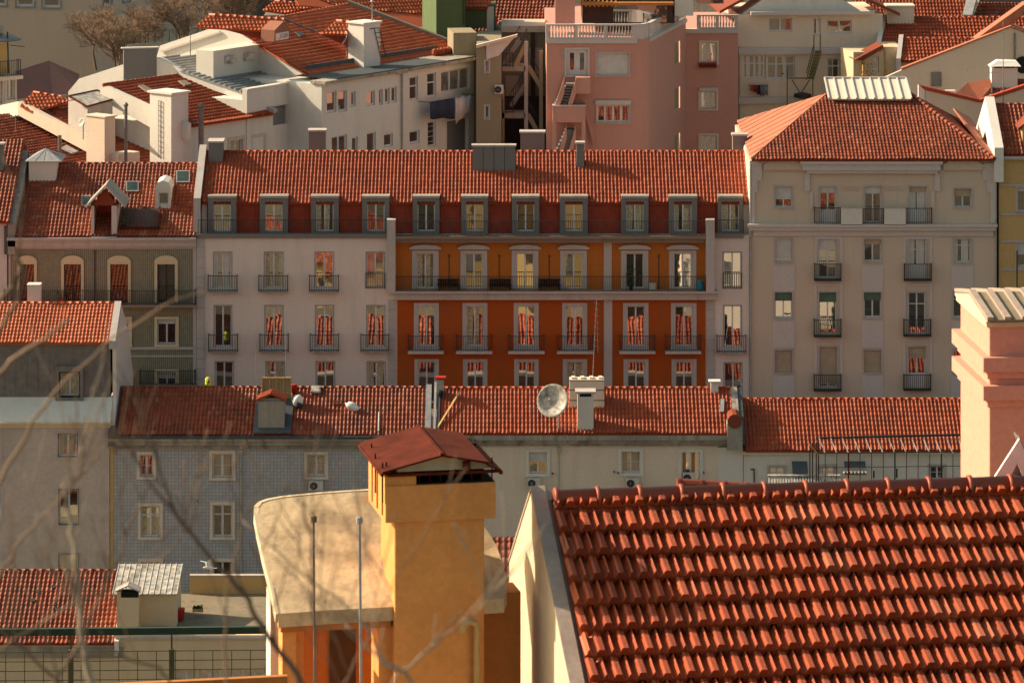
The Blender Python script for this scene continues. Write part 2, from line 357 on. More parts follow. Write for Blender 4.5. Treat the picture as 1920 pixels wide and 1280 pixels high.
def tiles(mb, poly, pitch=.205, course=.38, amp=.05, step=.018, prof=CANAL, bond=0., slab=.1, lift=.02, jit=0., smooth=True, wob=.05, loose=.008):
    """clay tiles laid over a plane polygon: returns mesh data with a per-tile value 'tv'"""
    n = (poly[1]-poly[0]).cross(poly[2]-poly[0])
    for k in range(2, len(poly)-1):
        if n.length < 1e-3: n = (poly[k]-poly[0]).cross(poly[k+1]-poly[0])
    n.normalize()
    if n.z < 0: n = -n; poly = list(reversed(poly))
    u = Vector((0,0,1)).cross(n).normalized() if n.z < .9999 else Vector((1,0,0))
    v = u.cross(n); v = v if v.z < 0 else -v
    o = poly[0]; ps = [((p-o).dot(u), (p-o).dot(v)) for p in poly]
    a0, a1 = min(p[0] for p in ps), max(p[0] for p in ps); b0, b1 = min(p[1] for p in ps), max(p[1] for p in ps)
    bm = bmesh.new(); tv = bm.faces.layers.float.new('tv')
    nt = int((a1-a0)/pitch)+2; K = len(prof)
    nc = int((b1-b0)/course)+2
    for c in range(nc):
        t1 = b1 - (nc-1-c)*course; t0 = t1-course; off = (bond*pitch if c % 2 else 0.)
        rows = []; hj = [random.uniform(-1, 1)*loose for _ in range(nt+2)]; tj = [random.uniform(-1, 1)*loose*1.4 for _ in range(nt+2)]
        for t, hh in ((t0, 0.), (t1, step), (t1, -.006)):
            row = []
            for i in range(nt*K+1):
                q, k = divmod(i, K); s = a0-off+(q+prof[k][0])*pitch
                jj = jit*(random.random()-.5) if jit and k == 0 else 0
                p = o + u*s + v*(t+tj[q]); row.append(bm.verts.new(p + n*(lift+prof[k][1]*amp+hh+hj[q]+wob*noise.noise(p*.35))))
            rows.append(row)
        rv = [random.random() for _ in range(nt+1)]
        for j in range(2):
            for i in range(nt*K):
                f = bm.faces.new((rows[j][i], rows[j+1][i], rows[j+1][i+1], rows[j][i+1])); f[tv] = rv[i//K]; f.smooth = (j == 0 and smooth)
    cen = sum(poly, Vector())/len(poly)
    for k in range(len(poly)):
        a, b = poly[k], poly[(k+1) % len(poly)]; e = (b-a)
        if e.length < 1e-4: continue
        pn = e.cross(n).normalized()
        if (cen-a).dot(pn) > 0: pn = -pn
        g = bm.verts[:]+bm.edges[:]+bm.faces[:]
        bmesh.ops.bisect_plane(bm, geom=g, dist=1e-5, plane_co=a, plane_no=pn, clear_outer=True)
    if slab:
        lo = [bm.verts.new(p - n*slab) for p in poly]; hi = [bm.verts.new(p + n*0.004) for p in poly]; m = len(poly)
        bm.faces.new(list(reversed(lo))); bm.faces.new(hi)
        for k in range(m): bm.faces.new((lo[k], lo[(k+1)%m], hi[(k+1)%m], hi[k]))
    bmesh.ops.recalc_face_normals(bm, faces=bm.faces[:]) if False else None
    return bm
def troof(th, mat, poly, name='roof', parent=None, caps=(), capr=.1, caplen=.4, label=None, **kw):
    poly = [Vector(p) for p in poly]
    bm = tiles(None, poly, **kw)
    for v in bm.verts: v.co -= th.org
    me = bpy.data.meshes.new(name); bm.to_mesh(me); bm.free(); me.materials.append(mat)
    o = bpy.data.objects.new(name, me); C.objects.link(o); o.parent = parent or th.e
    if label: o['label'] = label
    for a, b in caps:
        m = MB(mat); ridge(m, Vector(a), Vector(b), capr, caplen); th.part('ridge_tiles', m, o, smooth=True)
    return o
def ridge(m, a, b, r=.1, L=.4):
    d = b-a; n = max(1, int(d.length/L)); pts = []; rs = []
    for k in range(n):
        q = a+d*(k/n); e = a+d*((k+1)/n); pts += [q, q.lerp(e, .12), q.lerp(e, .125), e.lerp(q, .002)]; rs += [r*1.16, r*1.16, r, r*.97]
    m.tube(pts, rs, 10)
def rbox(px, y0, y1, D, xl, xr, az):
    """footprint of a turned box from its near upright edge px and the columns its far edges stand in"""
    f = Fac(P(px, y1, D), az); g = Fac(P(px, y1, D), az-90)
    b = f.pl.hit(xr, y1); b.z = f.p.z; a = g.pl.hit(xl, y1); a.z = f.p.z
    z1 = P(px, y0, D).z; return [f.p.copy(), b, a+b-f.p, a], f.p.z, z1
def rboxmb(mb, px, y0, y1, D, xl, xr, az, zmin=None, grow=0.):
    q, z0, z1 = rbox(px, y0, y1, D, xl, xr, az); z0 = zmin if zmin is not None else z0
    c = sum(q, Vector())/4; q = [c+(p-c)*(1+grow) for p in q]
    mb.hexa([Vector((p.x, p.y, z0)) for p in q] + [Vector((p.x, p.y, z1)) for p in q]); return q, z0, z1
def ptz(p, z): return Vector((p.x, p.y, z))
G0 = 2.0
# ---------------------------------------------------------------- ground and streets
mb = MB(M.soil)
prof = [(-60,58),(0,55),(16,50),(40,43),(100,27),(150,18.2),(172,14),(184,3),(205,G0),(262,G0),(300,5),(330,10),(400,40),(620,110),(2500,260)]
xs = [-900,-300,-120,-60,-30,0,30,60,120,300,900]
rnd = random.Random(3)
grid = [[Vector((x, y, z + (rnd.uniform(-.4,.4) if y < 172 or y > 300 else 0))) for x in xs] for y, z in prof]
for j in range(len(prof)-1):
    for i in range(len(xs)-1): mb.poly([grid[j][i], grid[j][i+1], grid[j+1][i+1], grid[j+1][i]])
struct('ground', mb)
mb = MB(M.asph); mb.poly([(-80, 237.6, G0+.004), (80, 237.6, G0+.004), (80, 240.8, G0+.004), (-80, 240.8, G0+.004)]); struct('street', mb)
mb = MB(M.stone); mb.hexa([(-80,240.8,G0-.1),(80,240.8,G0-.1),(80,241.9,G0-.1),(-80,241.9,G0-.1),(-80,240.8,G0+.13),(80,240.8,G0+.13),(80,241.9,G0+.13),(-80,241.9,G0+.13)]); struct('pavement', mb)
mb = MB(M.asph); mb.poly([(-80, 218.6, G0+.004), (80, 218.6, G0+.004), (80, 227.6, G0+.004), (-80, 227.6, G0+.004)]); struct('lane', mb)
# ---------------------------------------------------------------- long white and orange apartment row
F0 = Fac(P(960, 640, 242.))
th = Thing('apartment_row', 'long white and orange apartment house with a dormered red roof across the street', 'building', ptz(P(888, 640, 242), G0))
L4 = [(401,434),(496,530),(591,625),(687,720)]
OR = [(782,814),(873,905),(969,1001),(1060,1092),(1174,1207),(1264,1297)]
w3 = [(a,473,b,540) for a,b in L4] + [(1356,473,1390,541)]
w2 = [(402,573,434,650),(497,573,530,650),(592,573,625,650),(688,573,721,650),(1357,573,1390,650)]
w1 = [(404,678,437,755),(499,678,533,755),(593,678,627,755),(689,678,722,755),(1358,680,1391,755)]
o3 = [(a-1,475,b,541) for a,b in OR]; o2 = [(a+1,574,b+2,649) for a,b in OR]; o1 = [(a+2,678,b+2,755) for a,b in OR]
mb = MB(M.pinkw)
F0.wall(mb, (369,442,1405,900), w3+w2+w1+o3+o2+o1, zmin=G0); F0.body(mb, (369,442,1405,900), 10., G0, .3)
th.part('wall', mb)
mb = MB(M.ochre)
F0.wall(mb, (742,452,1322,545), o3, o=.03, depth=.03); th.part('wall', mb, label='ochre orange upper storey')
mb = MB(M.orange)
F0.wall(mb, (745,560,1132,860), o2+o1, o=.03, depth=.03); F0.wall(mb, (1148,560,1323,860), o2+o1, o=.03, depth=.03)
th.part('wall', mb, label='burnt orange lower storeys')
for x0, x1, y, e in ((369,384,445,.05),(728,742,562,.055),(1325,1340,562,.05)):   # stone quoins
    mb = MB(M.stone); F0.box(mb, (x0,y,x1,860), 0, e); mb.mat(M.stoned)
    while y < 850: F0.box(mb, (x0,y+18,x1,y+18.6), e, e+.003); y += 19
    th.part('pilaster', mb)
F0.boxes(th, 'pilaster', M.stone, [((726,409,742,546),.0,.62),((1323,409,1339,546),.0,.62),((1132,453,1147,545),0,.09),((1132,560,1148,860),0,.09)])
mb = MB(M.stone); F0.box(mb, (742,546,1345,560), 0, .40); F0.box(mb, (740,543,1345,546.5), 0, .66); th.part('cornice', mb)
mb = MB(M.stoned); F0.box(mb, (742,440,1323,445), -.1, .62); F0.box(mb, (742,445,1323,453), -.1, .42); th.part('cornice', mb)
F0.boxes(th, 'gutter', M.greyr, [((369,438,726,446),-.2,.14),((1340,438,1394,446),-.2,.14)])
SG = (M.grey, .045, .012, None, False)
for i, r in enumerate(w3): F0.win(th, r, 2, gm=[M.glass2, M.glass2, M.glass2, M.glassc, M.glass2][i], curtain=[M.blind, M.curtain, None, None, None][i], sur=SG)
for i, r in enumerate(o3):
    wo = F0.win(th, r, 2, gm=[M.glassc, M.glass, M.glass2, M.glass, M.glass, M.glass2][i], curtain=M.curtain if i in (0,) else None)
    mb = MB(M.stone); F0.trim(mb, r, .26, .07, .16, bottom=False, d=.03); s0,s1,z0,z1 = F0.rect(r); zz = z1+.34
    F0.sbox(mb, s0-.40, s1+.40, zz-.10, zz, .03, .16)
    mb.prism([F0.pt(s0-.40,zz,.03), F0.pt(s1+.40,zz,.03), F0.pt(s1+.15,zz+.12,.03), F0.pt((s0+s1)/2,zz+.18,.03), F0.pt(s0-.15,zz+.12,.03)], F0.n*.15)
    th.part('surround', mb, wo)
for i, r in enumerate(w2): F0.win(th, r, 2, gm=[M.glass, M.glass2, M.glass2, M.glass2, M.glass2][i], sur=SG)
for i, r in enumerate(o2): F0.win(th, r, 2, gm=[M.glass2, M.glass, M.glass2, M.glass, M.glass2, M.glass][i], curtain=M.curtain if i == 1 else None, sur=(M.stone, .21, .07, .2, True, .03))
for i, r in enumerate(w1): F0.win(th, r, 2, gm=M.glass, curtain=M.curtain if i in (1,3) else None, sur=SG)
for i, r in enumerate(o1): F0.win(th, r, 2, gm=M.glass, curtain=M.curtain if i == 3 else None, sur=(M.stone, .21, .07, .16, False, .03))
for r in [(391,515,445,544),(486,515,540,544),(581,515,635,544),(392,625,446,656),(488,625,541,656),(582,625,635,656),(677,625,729,656),(1344,627,1398,658)]:
    F0.balcony(th, r, .42, M.grey, .07)
for r in [(686,512,721,541),(1356,512,1390,541)]:
    m = MB(M.iron); s0,s1,z0,z1 = F0.rect(r); F0.rail(m, s0, s1, z0, z1, .06, .12, sides=True); th.part('railing', m)
for a, b in [(766,831),(856,922),(954,1020),(1045,1111),(1162,1227),(1248,1313)]: F0.balcony(th, (a,627,b,655), .55, M.stone, .16)
m = MB(M.iron); s0,s1,z0,z1 = F0.rect((742,515,1323,544)); F0.rail(m, s0, s1, z0, z1, .6, .13, .018); th.part('railing', m)
for a, b in ((372,726),(742,1323),(1340,1394)):
    m = MB(M.iron); s0,s1,z0,z1 = F0.rect((a,412,b,441)); F0.rail(m, s0, s1, z0, z1, .1 if a != 742 else .55, .13, .018, sides=False); th.part('railing', m)
# red ribbed mansard, tile roof, dormers
FM = Fac(P(960, 400, 242.85)); mb = MB(M.redclad)
s0,s1,z0,z1 = FM.rect((372,374,1394,441)); FM.sbox(mb, s0, s1, z0, z1, -3, 0)
q = s0+.06
while q < s1-.05: FM.sbox(mb, q, q+.05, z0, z1-.02, 0, .03); q += .205
th.part('mansard', mb)
RM = rpl(P(960, 381, 242.55), 0, 27)
A, B = RM.hit(378, 381), RM.hit(1394, 381); Cc, D_ = RM.hit(1396, 285), RM.hit(388, 285)
Cc.y = D_.y = (Cc.y+D_.y)/2; Cc.z = D_.z
A.x = D_.x; B.x = Cc.x
rf = troof(th, M.tile, [A, B, Cc, D_], caps=[(D_+Vector((0,.02,.0)), Cc+Vector((0,.02,.0)))], capr=.11, pitch=.208, amp=.082, course=.4, step=.004)
back = [D_, Cc, Cc+Vector((0,5.6,-2.85)), D_+Vector((0,5.6,-2.85))]
troof(th, M.tile, back, pitch=.208, amp=.05, prof=CANAL)
for x in (D_.x+.02, Cc.x-.3):                               # gables closing the roof ends
    mb = MB(M.pinkw)
    mb.prism([Vector((x,242.8,A.z-2.2)), Vector((x,252,A.z-2.2)), Vector((x,252,A.z-.4)), Vector((x,D_.y,D_.z-.15)), Vector((x,242.8,A.z-.12))], (.28,0,0))
    th.part('gable', mb)
mb = MB(M.stone)
def parapet(mb, x0, x1, a, b, up=.3, dn=.5):              # sloping party wall cap, a and b are roof points
    mb.hexa([Vector((x0,a.y,a.z-dn)), Vector((x1,a.y,a.z-dn)), Vector((x1,b.y,b.z-dn)), Vector((x0,b.y,b.z-dn)), Vector((x0,a.y,a.z+up)), Vector((x1,a.y,a.z+up)), Vector((x1,b.y,b.z+up)), Vector((x0,b.y,b.z+up))])
lo = Vector((0, 242.3, A.z-.1)); parapet(mb, D_.x-.42, D_.x-.02, lo, D_, .42); parapet(mb, D_.x-.42, D_.x-.02, D_, D_+Vector((0,5.6,-2.85)), .42)
mb.hexa([Vector((D_.x-.42,242.02,A.z-2.3)),Vector((D_.x-.02,242.02,A.z-2.3)),Vector((D_.x-.02,243.5,A.z-2.3)),Vector((D_.x-.42,243.5,A.z-2.3)),Vector((D_.x-.42,242.3,A.z+.3)),Vector((D_.x-.02,242.3,A.z+.3)),Vector((D_.x-.02,243.5,A.z+.3)),Vector((D_.x-.42,243.5,A.z+.3))])
th.part('party_wall', mb)
mb = MB(M.white2); parapet(mb, Cc.x+.0, Cc.x+.42, lo, Cc, .42, 2.2); parapet(mb, Cc.x, Cc.x+.42, Cc, Cc+Vector((0,5.6,-2.85)), .42); th.part('party_wall', mb)
FD = Fac(P(960, 400, 242.5))
for i, (a, b) in enumerate([(390,443),(487,540),(583,635),(679,730),(774,824),(865,915),(960,1011),(1050,1102),(1165,1216),(1254,1307),(1346,1393)]):
    m = MB(M.greyr); wr = ((a+b)/2-16.5, 378, (a+b)/2+16.5, 434)
    FD.wall(m, (a,371,b,440), [wr], depth=.3); s0,s1,z0,z1 = FD.rect((a,371,b,440)); FD.sbox(m, s0+.01, s1-.01, z0, z1-.01, -3.3, -.25)
    d = th.part('dormer', m)
    m = MB(M.stone); s0,s1,z0,z1 = FD.rect((a,367.5,b,371)); FD.sbox(m, s0, s1, z0, z1-.02, -3.6, .05); m.mat(M.concrete); FD.sbox(m, s0-.02, s1+.02, z1-.02, z1+.015, -3.3, .07); th.part('dormer_cap', m, d)
    FD.win(th, wr, 2, gm=M.glass2 if i in (0,1) else (M.glass if i in (3,5,7,8) else M.glassd), curtain=M.curtain if i in (2,8,9,10) else None, name='window')
def chimney(th, f, r, depth, body=M.greyr, cap=M.stone, capo=.06, capt=.1, zmin=None, label=None, o=0., cov=True):
    m = MB(body); s0,s1,z0,z1 = f.rect(r); z0 = zmin if zmin is not None else z0
    f.sbox(m, s0, s1, z0, z1, o-depth, o); c = th.part('chimney', m, label=label)
    m = MB(cap); f.sbox(m, s0-capo, s1+capo, z1, z1+capt, o-depth-capo, o+capo); th.part('chimney_cap', m, c)
    return c
for (x0,y0,x1,y1,D,dp,ds) in [(391,268,417,312,246.1,1.3,''),(886,275,966,322,245.3,.5,''),(1081,270,1095,314,245.6,.6,''),(579,247,610,300,248.5,.8,''),(976,250,1021,300,248.5,.8,''),(1374,255,1401,300,248.6,.8,'')]:
    f = Fac(P(x0, y1, D)); z = f.rect((x0,y0,x1,y1))
    c = chimney(th, f, (x0,y0,x1,y1), dp, zmin=z[2]-.6)
    if x1-x0 > 60:
        m = MB(M.black); s0,s1,z0,z1 = z
        for k in range(1, 4): f.sbox(m, s0+(s1-s0)*k/4-.01, s0+(s1-s0)*k/4+.01, z0, z1-.02, .0, .006)
        th.part('seam', m, c)
# things on the long balcony
m = MB(M.cyan); b = F0.pt(*F0.loc(1312,544), .32); m.lathe(b, [(.11,0),(.17,.1),(.19,.35),(.15,.55),(.06,.66)], 10); one('gas_bottle', m, 'turquoise round container at the right end of the long orange balcony', 'container', smooth=True)
m = MB(M.plank)
for k, x in enumerate((843, 940, 1030)):
    pass
for x, n in ((841,'left'),(938,'middle'),(1030,'right')):
    m = MB(M.black); s, z = F0.loc(x, 541)
    for k in range(9): F0.sbox(m, s-.6+k*.135, s-.53+k*.135, z+.12, z+.55, .08, .12)
    F0.sbox(m, s-.62, s+.6, z+.5, z+.56, .06, .14); F0.sbox(m, s-.62, s+.6, z+.25, z+.3, .06, .42)
    for k in (-.55, .53): F0.sbox(m, s+k, s+k+.05, z-.03, z+.25, .06, .42)
    one('garden_bench', m, {'left':'dark slatted bench on the orange balcony between its first two windows', 'middle':'dark slatted bench on the orange balcony between its second and third windows', 'right':'dark slatted bench on the orange balcony between its third and fourth windows'}[n], 'bench', 'dark benches on the orange balcony')
for x in (842, 936, 1030, 1235):
    m = MB(M.iron)
    s, z = F0.loc(x, 478); z2 = F0.loc(x, 541)[1]; F0.sbox(m, s-.02, s+.02, z2, z, .03, .06); F0.sbox(m, s-.05, s+.05, z-.08, z, .03, .12); th.part('downpipe', m)
m = MB(M.blind); F0.sbox(m, *(lambda q: (q[0], q[1], q[2], q[3]))(F0.rect((1217,529,1230,541))), .1, .35); one('storage_box', m, 'small pale box behind the railing of the orange balcony by its fifth window', 'box')
def pot(f, px, py, o, h, nm, label, cat, potm=M.rust, r=.13, seed=1, group=None):
    rr = random.Random(seed); m = MB(potm); s, z = f.loc(px, py); b = f.pt(s, z, o)
    th = Thing(nm, label, cat, b, group); m.lathe(b, [(r*.7,0),(r,.26),(r*1.08,.28)], 10); th.part('pot', m)
    m = MB(M.plant)
    for k in range(int(110*h)):
        a = rr.uniform(0, 6.28); q = rr.random()**.5*r*2.1; c = b+Vector((math.cos(a)*q, math.sin(a)*q*.7, .25+rr.random()*h)); d = Vector((rr.uniform(-1,1),rr.uniform(-1,1),rr.uniform(-.3,1))).normalized()*.11
        e = d.orthogonal().normalized()*.035; m.poly([c-d*.5, c+e, c+d*.5, c-e])
    th.part('leaves', m)
pot(F0, 1183, 542, .3, .95, 'potted_plant', 'tall green potted plant on the orange balcony before its fifth window', 'potted plant', M.black)

# ---------------------------------------------------------------- peach apartment house right of it
th = Thing('peach_apartment_house', 'peach and white apartment house with a hipped red roof and skylight box', 'building', ptz(P(1636, 640, 242), G0))
FB = Fac(P(1636, 640, 242.))
X5 = [(1453,1485),(1536,1568),(1620,1652),(1704,1736),(1788,1820)]
top = [(1453,350,1485,389),(1537,350,1567,417),(1621,350,1652,417),(1705,350,1737,417),(1789,354,1821,389)]
f2 = [(1454,448,1485,491),(1535,448,1568,521),(1620,448,1652,490),(1704,448,1736,521),(1788,448,1820,492)]
f3 = [(1453,548,1485,596),(1536,548,1568,626),(1620,548,1652,595),(1703,548,1735,626),(1787,548,1819,595)]
f4 = [(1453,656,1485,698),(1536,650,1569,726),(1620,656,1652,698),(1703,650,1735,726),(1788,656,1820,698)]
mb = MB(M.beige); allw = top+f2+f3+f4
FB.wall(mb, (1405.5,302,1868,900), allw, zmin=G0); FB.body(mb, (1405.5,302,1868,900), 16., G0, .3)
th.part('wall', mb)
for x0, x1 in ((1449,1490),(1615,1656),(1783,1825)): FB.boxes(th, 'wall_panel', M.panel, [((x0,y0,x1,y1),0,.03) for y0, y1 in ((499,545),(601,652),(703,770))])
for x0, x1 in ((1527,1580),(1693,1748)):
    for y0, y1, yt in ((443,495,443),(531,600,531),(635,702,635)):
        mb = MB(M.panel); FB.box(mb, (x0,y0+5,x0+5,y1), 0, .04); FB.box(mb, (x1-5,y0+5,x1,y1), 0, .04); FB.box(mb, (x0,yt,x1,yt+5), 0, .04); th.part('pale_frame', mb)
mb = MB(M.panel)
FB.box(mb, (1402,419,1869,424), 0, .38); FB.box(mb, (1405,424,1866,431), 0, .28); FB.box(mb, (1412,431,1862,442), 0, .1)
FB.box(mb, (1500,301,1766,306), 0, .5); FB.box(mb, (1504,306,1762,318), 0, .4); FB.box(mb, (1512,318,1757,324), 0, .3); FB.box(mb, (1508,324,1518,358), 0, .12); FB.box(mb, (1752,324,1762,358), 0, .12)
FB.box(mb, (1518,358,1524,392), 0, .08); FB.box(mb, (1746,358,1752,392), 0, .08)
FB.box(mb, (1406,306,1428,338), 0, .1); FB.box(mb, (1406,338,1420,360), 0, .1); FB.box(mb, (1406,360,1415,418), 0, .1)
FB.box(mb, (1842,306,1866,338), 0, .1); FB.box(mb, (1850,338,1866,360), 0, .1); FB.box(mb, (1857,360,1866,418), 0, .1)
th.part('cornice', mb)
for a in (1432, 1768):
    mb = MB(M.beige)
    pts = [FB.pt(*FB.loc(x, y), -.1) for x, y in ((a,306),(a,308),(a+16,298),(a+58,298),(a+74,308),(a+74,318),(a,318))]
    mb.prism(pts[1:], FB.n*.28); th.part('attic_gable', mb)
mb = MB(M.beige)
for k in range(7): FB.box(mb, (1577+k*5.6,349,1580+k*5.6,357), 0, .04); FB.box(mb, (1657+k*5.6,349,1660+k*5.6,357), 0, .04)
th.part('dentils', mb)
bl = {0:(.62,M.blind),1:(.18,M.blind),2:(.2,M.blind),3:(.15,M.blindb),4:(.42,M.blindb),5:(.87,M.blind),6:(.28,M.blind),7:(.24,M.blindb),10:(.34,M.blindg),11:(.24,M.blindg),12:(.33,M.blindg),15:(.99,M.blindb),16:(.9,M.blindb),17:(.99,M.blindb),18:(.28,M.blindb)}
for i, r in enumerate(allw):
    b, bmm = bl.get(i, (0, None))
    FB.win(th, r, 2, fm=M.wframe, gm=M.glass2 if 10 <= i < 15 else M.glass, fw=.05, blind=b, bm=bmm, tr=.28 if i in (8,9,13,14) else (.5 if i == 6 else 0), door=.35 if i in (1,3,8,18) else 0, curtain=M.blind if i in (8,9,3) else None, sur=(M.stone, .09, .035, None, r[3]-r[1] < 60))
for x in (1576, 1657): mb = MB(M.white); FB.box(mb, (x,389,x+40,420), .3, .38); mb.mat(M.stone); FB.box(mb, (x-1,387,x+41,389), .27, .41); th.part('parapet', mb)
for r in ((1527,388,1576,418),(1617,390,1656,418),(1697,389,1746,418)):
    m = MB(M.iron); s0,s1,z0,z1 = FB.rect(r); FB.rail(m, s0, s1, z0, z1, .34, .12, sides=r[0] != 1617); th.part('railing', m)
for i, r in enumerate([(1527,493,1576,523),(1695,493,1745,523),(1526,597,1576,628),(1694,597,1744,627),(1526,700,1576,729),(1694,700,1744,728)]):
    FB.balcony(th, r, .42, M.iron, .05, M.greeni if i == 2 else M.iron, .11, .026)
for x in (1407.5, 1867):
    m = MB(M.zincl); s, z = FB.loc(x, 306); m.tube([FB.pt(s, z, .08), FB.pt(s, G0, .08)], .05, 6); th.part('downpipe', m)
# hipped roof
zE = P(1412, 299, 241.6).z; zR = zE+2.75
FL = Vector((P(1409,299,241.5).x, 241.5, zE)); FR = Vector((P(1864,299,241.5).x, 241.5, zE)); BL = FL+Vector((.1,16.8,0)); BR = FR+Vector((.0,16.8,0))
PL_ = Vector((P(1552,190,249).x, 249.2, zR)); PR = Vector((P(1708,190,249).x, 249.2, zR))
r0 = troof(th, M.tileo, [FL, FR, PR, PL_], pitch=.21, amp=.05, course=.36, caps=[(PL_, PR), (FR+Vector((0,0,.04)), PR+Vector((0,0,.04)))], capr=.12)
troof(th, M.tileo, [BR, BL, PL_, PR], pitch=.21, amp=.05)
troof(th, M.tileo, [FR, BR, PR], pitch=.21, amp=.05)
mb = MB(M.salmon); n = (FL-BL).cross(PL_-BL).normalized(); n = n if n.z > 0 else -n
mb.prism([BL+n*.02, FL+n*.02, PL_+n*.02], n*.07)
for k in range(1, 11):
    a = BL.lerp(FL, k/11); t = min(1, k/11/.46) if k/11 < .46 else (1-k/11)/.54
    d = (PL_-BL.lerp(FL, .46)); mb.bar(a+n*.1, a+d*t*.98+n*.1, .05, .03)
th.part('roof', mb, label='smooth salmon left hip of the roof')
mb = MB(M.white); b = BR.lerp(FR, .72)
mb.mat(M.pinkw); FS = Fac(P(1558, 218, 248.3)); s0,s1,z0,z1 = FS.rect((1560,186,1704,240)); FS.sbox(mb, s0, s1, z0, z1, -3.4, 0); sk = th.part('skylight_box', mb)
mb = MB(M.cream); z1b = P(1560,153,251.2).z
q0 = [FS.pt(s0-.2, z1, .3), FS.pt(s1+.12, z1, .3), FS.pt(s1+.12, z1+.78, -3.2), FS.pt(s0-.2, z1+.78, -3.2)]
nn = (q0[1]-q0[0]).cross(q0[3]-q0[0]).normalized(); mb.prism(q0, nn*.05)
mb.mat(M.blind)
for k in range(10):
    t = k/9; mb.bar(q0[0].lerp(q0[1], t)+nn*.09, q0[3].lerp(q0[2], t)+nn*.09, .09, .08)
mb.bar(q0[3]+nn*.1, q0[2]+nn*.1, .12, .1)
mb.mat(M.pinkw); mb.prism([FS.pt(s0, z1, 0), FS.pt(s0, z1, -3.3), FS.pt(s0, z1+.74, -3.3)], FS.u*.1); mb.prism([FS.pt(s1-.1, z1, 0), FS.pt(s1-.1, z1, -3.3), FS.pt(s1-.1, z1+.74, -3.3)], FS.u*.1); FS.sbox(mb, s0, s1, z1, z1+.72, -3.4, -3.3)
th.part('corrugated_cover', mb, sk)
m = MB(M.salmon); m.prism([FR+Vector((-.3,.2,.05)), FR+Vector((.15,.2,.05)), BR+Vector((.15,-3,.5)), BR+Vector((-.9,-3,1.1))], (0,0,.12)); th.part('flashing', m)

# ---------------------------------------------------------------- mustard house at the right edge
th = Thing('mustard_house', 'mustard yellow house with pale string courses at the right edge', 'building', ptz(P(1950, 640, 242), G0))
FY = Fac(P(1900, 640, 242.1)); mw = [(1907,352,1938,397),(1907,455,1938,500),(1907,558,1938,602),(1972,352,2004,397),(1972,455,2004,500)]
mb = MB(M.mustard); FY.wall(mb, (1873,298,2080,900), mw, zmin=G0); FY.body(mb, (1873,298,2080,900), 14, G0, .3); th.part('wall', mb)
FY.boxes(th, 'string_course', M.stone, [((1876,y,2080,y+4),0,.07) for y in (345, 399, 450, 503, 556)]+[((1872,292,2080,298),0,.3)])
for r in mw: FY.win(th, r, 2, blind=.5 if r[1] == 455 else .15, bm=M.blind, sur=(M.stone, .1, .04))
RY = rpl(P(1900,291,241.8), 0, 27); a, b = RY.hit(1882,291), RY.hit(2080,291); c = RY.hit(2080,196); d = Vector((a.x, c.y, c.z)); b.y = a.y; b.z = a.z
troof(th, M.tileo, [a, b, c, d], pitch=.24, amp=.085, caps=[(d, c)]); troof(th, M.tileo, [d, c, c+Vector((0,6,-3)), d+Vector((0,6,-3))], pitch=.24)
mb = MB(M.white2); parapet(mb, a.x-.55, a.x-.03, a+Vector((0,-.2,0)), d, .45, 1.5); parapet(mb, a.x-.55, a.x-.03, d, d+Vector((0,6,-3)), .45, 1.5); th.part('party_wall', mb)
FYd = Fac(P(1913, 250, 242.9)); mb = MB(M.mustard); FYd.box(mb, (1917,236,1960,290), -2.5, 0); dm = th.part('dormer', mb)
s0,s1,z0,z1 = FYd.rect((1917,236,1960,290)); m = MB(M.tileo); m.prism([FYd.pt(s0-.25,z1-.1,.15), FYd.pt((s0+s1)/2,z1+.55,.15), FYd.pt(s1+.25,z1-.1,.15), FYd.pt(s1+.25,z1-.2,.15), FYd.pt((s0+s1)/2,z1+.45,.15), FYd.pt(s0-.25,z1-.2,.15)], -FYd.n*3); th.part('dormer_roof', m, dm)
m = MB(M.olive if hasattr(M, 'olive') else M.greeni); m.tube([P(1907,470,240.8), ptz(P(1907,900,240.8), G0)], .04, 6); one('green_pole', m, 'thin green pole standing before the mustard house', 'pole')

# ---------------------------------------------------------------- green azulejo house left
th = Thing('green_tiled_house', 'old house clad in dark green dotted tiles with arched balcony doors', 'building', ptz(P(194, 640, 242), G0))
FG = Fac(P(194, 640, 242.05))
gd = [(37,495,64,567),(120,495,152,567),(207,495,240,567),(295,495,328,567)]; gw = [(295,598,330,645),(207,598,242,645),(120,598,155,645)]
gl_ = [(295,697,330,760),(207,697,242,760)]
mb = MB(M.gdots); FG.wall(mb, (20,464,362,900), gd+gw+gl_, zmin=G0); mb.mat(M.stone); FG.body(mb, (20,446,368,900), 12, G0, .3); th.part('wall', mb)
mb = MB(M.stone); FG.box(mb, (362,446,368.6,900), -.3, .05); FG.box(mb, (16,446,20,900), -.3, .05)
FG.box(mb, (14,444,368.5,449), -.3, .42); FG.box(mb, (15,449,368.5,461), -.3, .25); FG.box(mb, (18,461,368.5,466), -.3, .12)
FG.box(mb, (20,650,362,655), 0, .08); FG.box(mb, (20,666,362,669), 0, .05)
th.part('cornice', mb)
for i, r in enumerate(gd):
    wo = FG.win(th, r, 2 if i in (1, 3) else 1, fm=M.brownw, gm=M.glassd, name='balcony_door')
    mb = MB(M.creamy); FG.trim(mb, r, .16, .09, .1, bottom=False); s0,s1,z0,z1 = FG.rect(r); c = (s0+s1)/2; w_ = (s1-s0)/2+.18
    mb.prism([FG.pt(c+w_*math.cos(a), z1+.1+.40*math.sin(a), .0) for a in [math.pi*k/10 for k in range(11)]], FG.n*.12)
    th.part('surround', mb, wo)
for r in gw+gl_: FG.win(th, r, 2, blind=.2, sur=(M.creamy, .16, .08, .14))
